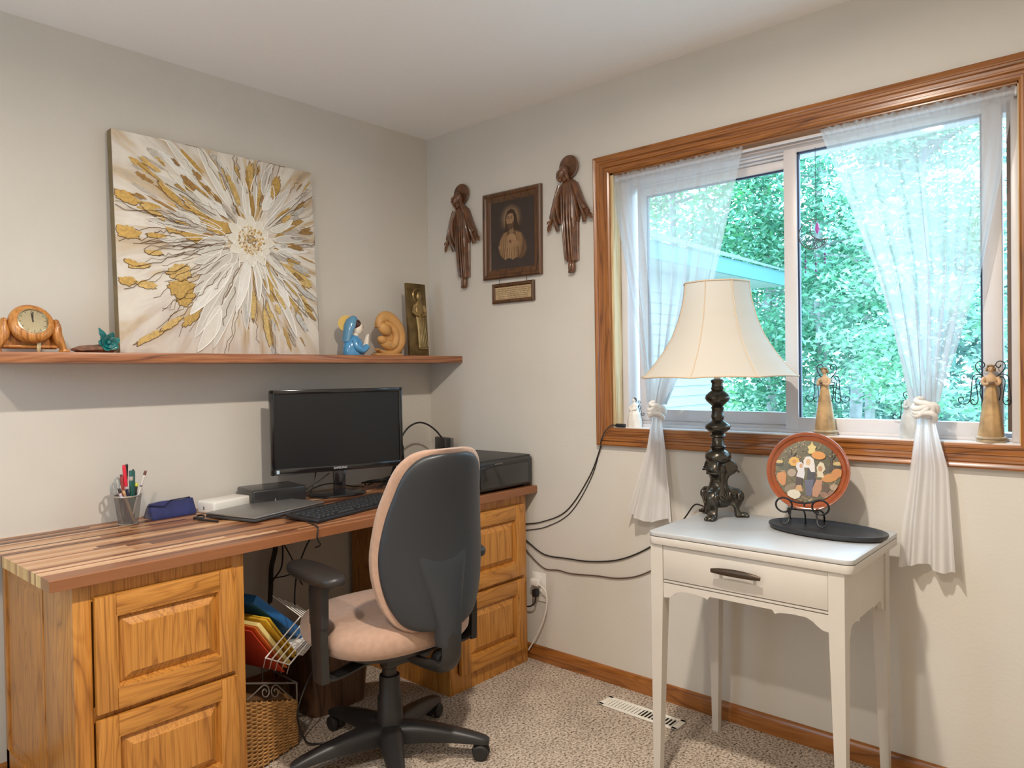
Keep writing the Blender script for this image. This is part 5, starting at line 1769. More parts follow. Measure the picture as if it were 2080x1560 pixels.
# column and star base
MB().lathe([(0.030, 0.055), (0.043, 0.060), (0.041, 0.205), (0.036, 0.212), (0.034, 0.270), (0.033, 0.275)], 28).build('column_sleeve', chair_black, ch, world=False)
MB().lathe([(0.001, 0.21), (0.024, 0.21), (0.024, 0.30), (0.030, 0.305), (0.030, 0.37), (0.001, 0.37)], 28).build('gas_lift', plain('lift_black', (0.03, 0.028, 0.028), 0.3, metal=0.3), ch, world=False)
MB().rings([oval_ring(0, 0, z, r, r, 30) for z, r in [(0.048, 0.040), (0.055, 0.058), (0.085, 0.058), (0.105, 0.050), (0.118, 0.040)]]).build('base_hub', chair_black, ch, world=False)
leg_me = cas_me = None
for k in range(5):
    a = math.radians(-53 + 72 * k + 8)
    if k == 0:
        rr = []
        for r, zc, hw, hh in [(0.035, 0.087, 0.040, 0.032), (0.08, 0.089, 0.036, 0.031), (0.15, 0.086, 0.031, 0.026), (0.22, 0.079, 0.027, 0.020), (0.28, 0.070, 0.024, 0.015), (0.315, 0.063, 0.021, 0.011), (0.330, 0.060, 0.013, 0.007)]:
            rr.append([Vector((r, hw * y, zc + hh * z)) for y, z in ((-1, -0.9), (-1, 0.3), (-0.72, 0.85), (-0.3, 1), (0.3, 1), (0.72, 0.85), (1, 0.3), (1, -0.9))])
        lo = MB().rings(resample(rr, None, 24)).build('leg', chair_black, ch, world=False, ang=50)
        cm = MB()
        for s in (-1, 1):
            cm.lathe([(0.001, -0.009), (0.020, -0.010), (0.0255, -0.006), (0.026, 0.0), (0.0255, 0.006), (0.020, 0.010), (0.001, 0.009)], 22, (0.302, s * 0.0165, 0.0262), Matrix.Rotation(PI / 2, 4, 'X'))
        hood = []
        for i in range(11):
            b2 = -0.35 + (PI + 0.5) * i / 10
            hood.append([Vector((0.302 + (0.0265 + o) * math.cos(b2), y, 0.0262 + (0.0265 + o) * math.sin(b2))) for y, o in ((-0.006, 0), (0.006, 0), (0.006, 0.003), (-0.006, 0.003))])
        cm.rings(hood)
        cm.tube([(0.302, 0, 0.035), (0.302, 0, 0.064)], 0.006, 8)
        co_ = cm.build('caster', MATTE_BLACK, ch, world=False)
    else:
        lo = lo.copy()
        co_ = co_.copy()
        COL.objects.link(lo)
        COL.objects.link(co_)
        lo.parent = ch
        co_.parent = ch
    lo.rotation_euler = (0, 0, a)
    co_.rotation_euler = (0, 0, a)
# armrests
for s in (-1, 1):
    po = MB()
    po.rings([[Vector((s * (x + dx_), y0 + y, z)) for x, y in ((-0.012, -wv), (0.012, -wv), (0.016, -wv * 0.6), (0.016, wv * 0.6), (0.012, wv), (-0.012, wv))] for z, dx_, y0, wv in
              [(0.352, 0.278, -0.072, 0.030), (0.42, 0.280, -0.072, 0.032), (0.52, 0.280, -0.068, 0.034), (0.521, 0.280, -0.068, 0.040), (0.62, 0.276, -0.06, 0.042), (0.650, 0.268, -0.055, 0.046)]])
    po.tube(curve_pts([(s * 0.278, -0.07, 0.40), (s * 0.270, -0.07, 0.362), (s * 0.22, -0.06, 0.352), (s * 0.10, -0.03, 0.360)], 12), 0.011, 10, flat=0.030, up=(0, 0.01, 1))
    po.build('arm_post', chair_black, ch, world=False, ang=50)
    pad = MB().rings([se_ring(s * 0.264, -0.015, z, 0.052 * k, 0.155 * k2, 36, 2.7) for z, k, k2 in [(0.648, 0.70, 0.88), (0.650, 0.88, 0.95), (0.657, 0.98, 0.99), (0.666, 1, 1), (0.674, 0.96, 0.985), (0.680, 0.84, 0.94), (0.683, 0.6, 0.85)]])
    pad.build('armrest', plain('arm_pad', (0.022, 0.020, 0.019), 0.38, spec=0.5, bump=0.1, bscale=700), ch, world=False, ang=70)

# ================================================================ WHITE SEWING TABLE
ta = thing('side_table', 'white painted table with one drawer and tapered legs under the window', 'table', (-0.30, -1.853, 0))
paint = plain('white_paint', (0.56, 0.525, 0.475), 0.42, coat=0.1, var=0.02, vscale=10, bump=0.04, bscale=120)
lam = plain('white_laminate', (0.45, 0.455, 0.46), 0.50, coat=1.0, spec=1.0, var=0.03, vscale=14)
lam.node_tree.nodes['Principled BSDF'].inputs['Coat Roughness'].default_value = 0.42
lam.node_tree.nodes['Principled BSDF'].inputs['Coat IOR'].default_value = 1.7
tx0, tx1, ty0, ty1, tz = -0.5186, -0.075, -1.5514, -2.1547, 0.774


def round_rect(x0, x1, y0, y1, r, n=6):
    pts = []
    for cx, cy, a0 in ((x1 - r, y1 - r, 0), (x0 + r, y1 - r, 90), (x0 + r, y0 + r, 180), (x1 - r, y0 + r, 270)):
        for i in range(n + 1):
            a = math.radians(a0 + 90 * i / n)
            pts.append((cx + r * math.cos(a), cy + r * math.sin(a)))
    return pts


oc = round_rect(tx0, tx1, ty1, ty0, 0.022)
MB().prism(oc, 0.0125, Matrix.Translation((0, 0, tz - 0.00625)), 0.0015).build('table_top', lam, ta)
MB().prism(oc, 0.0225, Matrix.Translation((0, 0, tz - 0.0145 - 0.01125)), 0.002).build('lower_leaf', paint, ta)
bz1 = tz - 0.037
lx0, lx1 = -0.512, -0.090
ly0, ly1 = -1.560, -2.132


def leg(cx, cy, sx, sy):
    """A square leg, plain to the apron, then tapering on its inner faces; cx, cy its outer corner."""
    rr = []
    for z, k in [(bz1, 0.041), (0.60, 0.041), (0.56, 0.040), (0.0, 0.022)]:
        rr.append([Vector((cx, cy, z)), Vector((cx + sx * k, cy, z)), Vector((cx + sx * k, cy + sy * k, z)), Vector((cx, cy + sy * k, z))])
    return MB().rings(rr)


for cx, sx in ((lx0, 1), (lx1, -1)):
    for cy, sy in ((ly0, -1), (ly1, 1)):
        leg(cx, cy, sx, sy).build('leg', paint, ta, smooth=False)
# drawer front with two scored lines, scalloped apron
dfz = 0.632
MB().span((lx0 + 0.002, ly1 + 0.042, dfz), (lx0 + 0.020, ly0 - 0.042, bz1 - 0.002), 0.0012).build('drawer', paint, ta)
MB().span((lx0 + 0.0045, ly1 + 0.042, 0.622), (lx0 + 0.018, ly0 - 0.042, 0.6295), 0.001).build('drawer_bead', paint, ta)


def apron_pts(a, b, top, deep, mid):
    """Scalloped lower edge from a to b (a < b)."""
    L = b - a
    P = [(a, top), (b, top), (b, deep)]
    low = [(0.0, deep), (0.035, deep + 0.002), (0.06, deep + 0.010), (0.085, mid - 0.006), (0.12, mid + 0.002), (0.20, mid + 0.003), (0.27, mid - 0.001), (0.295, mid - 0.006), (0.31, mid + 0.004)]
    right = [(b - x * L, z) for x, z in low[1:]]
    left = [(a + x * L, z) for x, z in reversed(low)]
    return P + right + left


MX = Matrix(((0, 0, 1, 0), (1, 0, 0, 0), (0, 1, 0, 0), (0, 0, 0, 1)))     # outline x -> world y, y -> world z, depth -> world x
ap = MB().prism(apron_pts(ly1 + 0.041, ly0 - 0.041, 0.6195, 0.574, 0.600), 0.014, Matrix.Translation((lx0 + 0.012, 0, 0)) @ MX)
ap.build('front_apron', paint, ta, smooth=False)
MY = Matrix(((1, 0, 0, 0), (0, 0, 1, 0), (0, 1, 0, 0), (0, 0, 0, 1)))
for yy in (ly1 + 0.012, ly0 - 0.012):
    sp = MB().prism(apron_pts(lx0 + 0.041, lx1 - 0.041, bz1 - 0.001, 0.545, 0.580), 0.014, Matrix.Translation((0, yy, 0)) @ MY)
    sp.build('side_apron', paint, ta, smooth=False)
MB().span((lx1 - 0.022, ly1 + 0.041, 0.58), (lx1 - 0.008, ly0 - 0.041, bz1 - 0.001)).build('back_apron', paint, ta, smooth=False)
hn = MB()
HY, HZ = -1.842, 0.690
hp = [Vector((lx0 - 0.018, HY + t, HZ + 0.002 - 0.10 * t * t * 4)) for t in (-0.073, -0.05, -0.025, 0, 0.025, 0.05, 0.073)]
hn.tube(hp, [0.006, 0.009, 0.0105, 0.011, 0.0105, 0.009, 0.006], 10, flat=[0.004, 0.006, 0.007, 0.007, 0.007, 0.006, 0.004], up=(0, 0, 1))
for s in (-1, 1):
    hn.tube([(lx0 + 0.006, HY + s * 0.050, HZ - 0.002), (lx0 - 0.016, HY + s * 0.050, HZ)], 0.005, 8)
hn.build('drawer_pull', plain('dark_bronze_pull', (0.075, 0.052, 0.035), 0.35, metal=0.7), ta)

# ================================================================ TABLE LAMP
la = thing('table_lamp', 'tall bronze table lamp with a cream bell shade on the white table', 'lamp', (-0.18, -1.627, tz))
bz = plain('aged_bronze', (0.060, 0.052, 0.040), 0.27, metal=0.75, coat=0.25, var=0.5, vscale=35, bump=0.25, bscale=60)


def px_z(py):
    return 1.239 + (1.239 - 0.765) / (770 - 1055) * (py - 770) - tz


prof = [(0.012, 0.175)]
for py, r in [(963, .024), (958, .031), (955, .031), (951, .022), (946, .018), (942, .020), (939, .030), (935, .041), (928, .0435), (921, .041), (916, .031), (912, .021), (909, .026), (906, .027), (903, .021), (889, .020), (886, .027), (883, .026),
              (880, .019), (876, .030), (871, .040), (866, .0425), (862, .039), (857, .028), (853, .019), (849, .021), (845, .022), (841, .020), (832, .019), (828, .022), (825, .018), (821, .024), (815, .036), (809, .0415), (803, .039), (797, .028), (793, .019),
              (789, .022), (786, .019), (779, .018), (776, .022), (772, .021), (770, .012)]:
    prof.append((r, px_z(py)))
MB().lathe(prof, 32).build('turned_column', bz, la, world=False, ang=50)
MB().lathe([(0.011, px_z(771)), (0.011, px_z(750)), (0.014, px_z(749)), (0.014, px_z(715)), (0.001, px_z(714))], 20).build('socket_sleeve', plain('cream_sleeve', (0.72, 0.68, 0.60), 0.4), la, world=False)
out = [(0.008, 0.192), (0.028, 0.196), (0.048, 0.190), (0.060, 0.176), (0.062, 0.160), (0.052, 0.148), (0.036, 0.138), (0.029, 0.122), (0.032, 0.106), (0.048, 0.098), (0.068, 0.094), (0.080, 0.082), (0.082, 0.064), (0.074, 0.046), (0.066, 0.030),
       (0.072, 0.018), (0.086, 0.010), (0.088, 0.002), (0.078, 0.0), (0.056, 0.0), (0.052, 0.010), (0.050, 0.028), (0.040, 0.040), (0.024, 0.036), (0.008, 0.034)]
for a in (math.radians(186), math.radians(-57), math.radians(61)):
    M = Matrix.Rotation(a, 4, 'Z') @ Matrix(((1, 0, 0, 0), (0, 0, -1, 0), (0, 1, 0, 0), (0, 0, 0, 1)))
    sm = [Vector((p[0], p[1], 0)) for p in out]
    sm2 = curve_pts(sm, 90)
    lg = MB().prism([(p.x, p.y) for p in sm2], 0.034, M, 0.007)
    lg.ball(M @ Vector((0.080, 0.008, 0)), (0.018, 0.018, 0.009))
    for k in (-1, 0, 1):
        lg.ball(M @ Vector((0.091, 0.006, k * 0.011)), (0.008, 0.0065, 0.006), (0, 0, a), nu=10, nv=6)
    for k in range(4):
        lg.tube([M @ Vector((0.046 + 0.006 * k, 0.178 - 0.008 * k, s * 0.0175)) for s in (-1, 1)], 0.004, 6)
    lg.ball(M @ Vector((0.066, 0.072, 0.016)), (0.013, 0.010, 0.016))
    lg.ball(M @ Vector((0.066, 0.072, -0.016)), (0.013, 0.010, 0.016))
    lg.build('scroll_foot', bz, la, world=False, ang=50)
bd = MB().rings([oval_ring(0, 0, z, r, r, 24) for z, r in [(0.032, 0.012), (0.036, 0.030), (0.055, 0.045), (0.080, 0.046), (0.105, 0.032), (0.13, 0.026), (0.165, 0.030), (0.185, 0.022)]])
for k in range(3):
    a = math.radians(246 + 120 * k)
    for j in range(7):
        b2 = (j - 3) * 0.30
        c = Vector((0.044 * math.cos(a), 0.044 * math.sin(a), 0.048))
        tdir = Vector((-math.sin(a) * math.sin(b2), math.cos(a) * math.sin(b2), math.cos(b2)))
        bd.tube([c, c + tdir * 0.026 + Vector((math.cos(a), math.sin(a), 0)) * 0.004, c + tdir * 0.040], [0.002, 0.0055, 0.003], 7)
bd.build('base_body', bz, la, world=False, ang=50)
# bell shade: eight panels, each sagging between piped seams
sz0, sz1 = 1.249 - tz, 1.560 - tz
shp = [(0.0, 0.262), (0.02, 0.254), (0.10, 0.229), (0.25, 0.191), (0.42, 0.158), (0.60, 0.134), (0.78, 0.119), (0.92, 0.112), (1.0, 0.110)]
NS = 8


def shade_pt(t, a):
    r = smooth_table(shp, t) if False else lerp_table(shp, t)
    ph = (a * NS / (2 * PI)) % 1.0
    flat_ = math.cos(PI / NS) / math.cos((ph - 0.5) * 2 * PI / NS)
    k = 1 - (1 - flat_) * 0.6
    zb = sz0 + (sz1 - sz0) * t - 0.003 * (abs(ph - 0.5) * 2) ** 2 * (1 - t) ** 3
    return Vector((r * k * math.cos(a + 0.14), r * k * math.sin(a + 0.14), zb))


cream = sheer('cream_shade_cloth', (0.57, 0.535, 0.475), 0.0, 0.24)
MB().grid(lambda s, t: shade_pt(t, s * 2 * PI), 96, 30).build('lamp_shade', cream, la, world=False, ang=30, recalc=False)
pipe = MB()
for k in range(NS):
    a = 2 * PI * k / NS
    pipe.tube([shade_pt(i / 24, a) * 1.0 for i in range(25)], 0.0020, 6)
for t in (0.0, 1.0):
    pipe.tube([shade_pt(t, 2 * PI * i / 96) for i in range(96)], 0.0028, 6, closed=True)
pipe.build('shade_piping', plain('shade_piping', (0.50, 0.40, 0.29), 0.7), la, world=False)
hp_ = MB().tube([(0.034, 0, px_z(700)), (0.06, 0, sz0 + 0.12), (0.05, 0, sz1 - 0.03), (0, 0, sz1 - 0.005), (-0.05, 0, sz1 - 0.03), (-0.06, 0, sz0 + 0.12), (-0.034, 0, px_z(700))], 0.002, 6)
hp_.tube([(0.034, 0, px_z(700)), (-0.034, 0, px_z(700))], 0.002, 6)
for k in range(4):
    a = PI / 2 * k
    hp_.tube([(0, 0, sz1 - 0.004), (0.108 * math.cos(a), 0.108 * math.sin(a), sz1 - 0.004)], 0.0015, 6)
hp_.build('harp', plain('brass_wire', (0.5, 0.4, 0.2), 0.35, metal=0.8), la, world=False)

# ================================================================ TRAY, EASEL AND PLATE
tr = thing('serving_tray', 'long oval black tray lying on the white table', 'tray', (-0.218, -1.990, tz), math.radians(-8))
rr = [oval_ring(0, 0, z, rx, ry, 56, 2.15) for z, rx, ry in [(0.0, 0.086, 0.160), (0.004, 0.098, 0.172), (0.012, 0.103, 0.177), (0.017, 0.102, 0.176), (0.018, 0.097, 0.171), (0.012, 0.086, 0.158), (0.008, 0.070, 0.140), (0.0075, 0.03, 0.06)]]
MB().rings(rr).build('tray_body', plain('charcoal_tray', (0.016, 0.018, 0.022), 0.38, spec=0.6, bump=0.5, bscale=160), tr, world=False, ang=50)
ea = thing('plate_easel', 'black scrolled wire easel standing on the oval tray', 'easel', (-0.190, -1.915, tz + 0.0078), math.radians(10))
wire = plain('black_iron', (0.012, 0.012, 0.013), 0.4, metal=0.3)


def spiral(cx, cz, r0, r1, a0, a1, n, x=0.0):
    return [Vector((x, cx + (r0 + (r1 - r0) * i / n) * math.cos(a0 + (a1 - a0) * i / n), cz + (r0 + (r1 - r0) * i / n) * math.sin(a0 + (a1 - a0) * i / n))) for i in range(n + 1)]


ew = MB()
for s in (-1, 1):
    # front foot: a curl below rising to the curl that holds the plate
    ft = [Vector((-0.010, s * 0.038, 0.046)), Vector((-0.016, s * 0.040, 0.026)), Vector((-0.024, s * 0.044, 0.010)), Vector((-0.026, s * 0.056, 0.004)), Vector((-0.022, s * 0.066, 0.010)), Vector((-0.018, s * 0.066, 0.020))]
    ew.tube(curve_pts(ft, 20), 0.0028, 7)
    ew.tube(curve_pts([(-0.010, s * 0.042, 0.052), (0.012, s * 0.050, 0.046), (0.040, s * 0.052, 0.028), (0.060, s * 0.050, 0.003)], 14), 0.0028, 7)
    cu_ = [Vector((-0.034, s * 0.053 + 0.024 * math.cos(a), 0.066 + 0.022 * math.sin(a))) for a in [PI / 2 * (1 - s) + 0.9 * s + 2 * PI * i / 24 * s for i in range(25)]]
    ew.tube(cu_, 0.0030, 7)
    ew.tube([(-0.034, s * 0.050, 0.044), (-0.012, s * 0.042, 0.046)], 0.0028, 7)
ew.tube(curve_pts([(-0.034, -0.044, 0.087), (-0.034, -0.026, 0.079), (-0.034, 0.0, 0.0745), (-0.034, 0.026, 0.079), (-0.034, 0.044, 0.087)], 16), 0.0030, 7)
ew.tube([(-0.010, -0.042, 0.050), (-0.010, 0.042, 0.050)], 0.0028, 7)
ew.tube(curve_pts([(-0.010, 0, 0.050), (0.018, 0, 0.030), (0.026, 0, 0.0)], 8), 0.0025, 7)
ew.tube(curve_pts([(0.0, 0, 0.050), (0.022, 0, 0.095), (0.036, 0, 0.14)], 8), 0.0028, 7)
ew.build('easel_wire', wire, ea, world=False)

pt_ = thing('decorative_plate', 'round plate with orange rim and folk painting set on the easel', 'plate', (-0.186, -1.922, tz + 0.054))
PR = 0.123
ptilt = math.radians(14)
M = Matrix.Rotation(math.radians(12), 4, 'Z') @ Matrix.Rotation(ptilt, 4, 'Y') @ Matrix(((0, 0, -1, 0), (-1, 0, 0, 0), (0, 1, 0, 0), (0, 0, 0, 1))) @ Matrix.Translation((0, PR, 0))
MB().lathe([(0.001, -0.010), (0.07, -0.010), (0.075, -0.006), (PR - 0.004, 0.003), (PR, 0.006), (PR - 0.001, 0.0075), (PR - 0.006, 0.0072), (0.113, 0.0048), (0.109, 0.001), (0.1070, -0.002), (0.001, -0.002)], 64, (0, 0, 0), M).build(
    'plate_body', plain('terracotta_glaze', (0.27, 0.062, 0.018), 0.14, coat=0.8, var=0.15, vscale=25), pt_, world=False, ang=50)
pa = MB().color_on()
nl = [0]


def dab(pts, col, rmax=0.0978):
    """A painted patch on the plate's well; pts in plate-radius units."""
    nl[0] += 1
    col = tuple(c * 0.74 for c in col)
    pts = [(x * 1.05, y * 1.05) for x, y in pts] if nl[0] > 2 else pts
    out_ = []
    for x, y in pts:
        x, y = x * PR, y * PR
        r = math.hypot(x, y)
        if r > rmax:
            x, y = x * rmax / r, y * rmax / r
            r = rmax
        z = -0.002
        out_.append(M @ Vector((x, y, z + 0.0004 + nl[0] * 0.000012)))
    if nl[0] > 2:
        pa.poly(out_, col)
    else:
        pa._faces([M @ Vector((0, 0, -0.0016))] + out_, [(0, i + 1, (i + 1) % len(out_) + 1) for i in range(len(out_))], col)


def pe(cx, cy, rx, ry, n=16, rot=0.0):
    return [(cx + rx * math.cos(2 * PI * i / n) * math.cos(rot) - ry * math.sin(2 * PI * i / n) * math.sin(rot), cy + rx * math.cos(2 * PI * i / n) * math.sin(rot) + ry * math.sin(2 * PI * i / n) * math.cos(rot)) for i in range(n)]


dr2 = random.Random(9)
dab(pe(0, 0, 0.86, 0.86, 60), (0.86, 0.66, 0.30), 0.1062)
dab(pe(0, 0, 0.80, 0.80, 60), (0.085, 0.078, 0.028), 0.0984)
for i in range(230):
    a, r = dr2.uniform(0.05, PI - 0.05), 0.75 * math.sqrt(dr2.uniform(0.02, 1))
    dab(pe(r * math.cos(a), r * math.sin(a), dr2.uniform(0.012, 0.035), dr2.uniform(0.008, 0.02), 7, dr2.uniform(0, 3)), dr2.choice([(0.30, 0.25, 0.10), (0.13, 0.13, 0.055), (0.44, 0.34, 0.15), (0.36, 0.20, 0.09), (0.09, 0.10, 0.05)]))
dab([(-0.79, 0.10), (-0.55, 0.16), (-0.35, 0.08), (-0.1, 0.12), (0.2, 0.10), (0.5, 0.18), (0.79, 0.08), (0.75, -0.2), (0.55, -0.55), (0.2, -0.76), (-0.2, -0.76), (-0.55, -0.55), (-0.76, -0.2)], (0.12, 0.105, 0.045))
for x, y, rx, ry, c in [(-0.66, 0.20, .09, .05, (0.60, 0.45, 0.18)), (0.66, 0.20, .10, .06, (0.60, 0.45, 0.18)), (-0.5, 0.07, .18, .08, (0.06, 0.07, 0.04)), (0.40, 0.06, .17, .10, (0.07, 0.065, 0.04)), (0.1, -0.62, .35, .10, (0.11, 0.10, 0.055)),
                        (-0.3, -0.45, .22, .14, (0.24, 0.19, 0.13)), (0.45, -0.36, .25, .12, (0.13, 0.13, 0.06)), (0.5, -0.55, .2, .10, (0.34, 0.17, 0.12)), (0.1, -0.45, .12, .18, (0.22, 0.10, 0.06))]:
    dab(pe(x, y, rx, ry), c)
for i in range(170):
    a, r = dr2.uniform(PI, 2 * PI), 0.77 * math.sqrt(dr2.uniform(0.02, 1))
    dab(pe(r * math.cos(a), r * math.sin(a), dr2.uniform(0.015, 0.05), dr2.uniform(0.01, 0.025), 7, dr2.uniform(0, 3)), dr2.choice([(0.22, 0.15, 0.08), (0.08, 0.08, 0.04), (0.30, 0.20, 0.12), (0.12, 0.11, 0.05), (0.26, 0.12, 0.08), (0.36, 0.30, 0.20)]))
for bx, s in ((-0.40, 1), (0.52, -1)):      # two trees
    dab([(bx - 0.035, 0.02), (bx - 0.02, 0.30), (bx - 0.13, 0.44), (bx - 0.11, 0.45), (bx - 0.005, 0.34), (bx + 0.0, 0.52), (bx + 0.02, 0.52), (bx + 0.02, 0.34), (bx + 0.12, 0.46), (bx + 0.135, 0.44), (bx + 0.03, 0.28), (bx + 0.045, 0.02)], (0.045, 0.035, 0.022))
dab([(0.0, 0.44), (0.06, 0.42), (0.17, 0.46), (0.16, 0.55), (0.19, 0.60), (0.12, 0.64), (0.09, 0.74), (0.05, 0.64), (-0.02, 0.60), (0.02, 0.53)], (0.72, 0.58, 0.20))
dab(pe(0.24, 0.39, 0.16, 0.10, 14, -0.1), (0.72, 0.30, 0.05))
dab(pe(-0.31, 0.22, 0.13, 0.12, 9), (0.72, 0.42, 0.08))
dab(pe(-0.31, 0.22, 0.05, 0.05, 9), (0.60, 0.24, 0.04))
for cx, s in ((-0.66, 1), (0.68, -1)):      # small dark goats
    dab([(cx - 0.10, 0.11), (cx + 0.06, 0.10), (cx + 0.10, 0.16), (cx + 0.06, 0.17), (cx - 0.02, 0.16), (cx - 0.10, 0.17)], (0.02, 0.018, 0.015))
dab([(-0.70, -0.08), (-0.52, -0.04), (-0.48, -0.14), (-0.50, -0.36), (-0.58, -0.38), (-0.66, -0.30), (-0.70, -0.2)], (0.60, 0.25, 0.08))
dab(pe(0.50, -0.14, 0.19, 0.10, 14, 0.25), (0.62, 0.27, 0.07))
dab(pe(0.66, -0.02, 0.13, 0.11, 12, 0.3), (0.60, 0.25, 0.07))
# the middle group: a woman in a white veil, a child on either side
dab([(-0.02, -0.40), (0.0, 0.06), (0.06, 0.12), (0.14, 0.10), (0.18, -0.10), (0.19, -0.42), (0.1, -0.52)], (0.025, 0.03, 0.055))
dab([(-0.06, -0.22), (0.14, -0.20), (0.10, -0.60), (-0.02, -0.60)], (0.10, 0.11, 0.20))
dab([(-0.09, 0.08), (-0.10, 0.26), (-0.04, 0.35), (0.05, 0.36), (0.13, 0.30), (0.16, 0.16), (0.17, -0.02), (0.08, -0.02), (0.03, 0.08)], (0.78, 0.75, 0.74))
dab(pe(0.01, 0.22, 0.055, 0.08), (0.72, 0.48, 0.26))
dab([(-0.27, 0.10), (-0.24, 0.20), (-0.15, 0.22), (-0.09, 0.14), (-0.06, -0.06), (-0.08, -0.20), (-0.26, -0.16), (-0.22, -0.02)], (0.72, 0.72, 0.78))
dab(pe(-0.15, 0.12, 0.04, 0.055), (0.58, 0.34, 0.18))
dab([(-0.26, -0.14), (-0.10, -0.18), (-0.12, -0.36), (-0.20, -0.40), (-0.27, -0.34)], (0.045, 0.025, 0.03))
dab([(0.20, 0.10), (0.28, 0.24), (0.36, 0.20), (0.40, 0.06), (0.34, -0.02), (0.38, -0.14), (0.22, -0.14), (0.22, 0.0)], (0.74, 0.66, 0.48))
dab(pe(0.285, 0.07, 0.05, 0.07), (0.52, 0.28, 0.14))
dab([(0.20, -0.20), (0.34, -0.20), (0.32, -0.44), (0.24, -0.62), (0.12, -0.60), (0.12, -0.42)], (0.50, 0.25, 0.15))
dab([(-0.24, -0.36), (-0.14, -0.34), (-0.10, -0.50), (-0.28, -0.50)], (0.62, 0.36, 0.17))
dab(pe(-0.36, -0.06, 0.10, 0.10), (0.40, 0.32, 0.24))
dab(pe(-0.30, -0.58, 0.16, 0.12, 9), (0.74, 0.70, 0.58))
dab(pe(0.60, -0.36, 0.10, 0.08, 9), (0.45, 0.32, 0.22))
dab([(0.32, -0.32), (0.44, -0.28), (0.50, -0.40), (0.46, -0.50), (0.36, -0.46)], (0.10, 0.06, 0.04))
pa.build('painted_scene', attr_color('plate_painting', rough=0.25, coat=0.35, var=0.10, vscale=200), pt_, world=False, smooth=False, recalc=False)


# ================================================================ CURTAINS
rod = thing('curtain_rod', 'thin white curtain rod inside the window head', 'curtain rod', (0.022, (WY0 + WY1) / 2, 2.044))
MB().tube([(0.022, WY0 - 0.014, 2.044), (0.022, WY1 + 0.006, 2.044)], 0.0055, 10).build('rod', VINYL, rod)
for yy in (WY0 - 0.018, WY1 + 0.010):
    MB().box((0.022, yy, 2.044), (0.022, 0.008, 0.024), None, 0.003).build('bracket', VINYL, rod)

voile = sheer('white_voile', (0.66, 0.66, 0.67), 0.44, 0.55)
voile_thick = sheer('white_voile_gathered', (0.86, 0.85, 0.85), 0.06, 0.45)


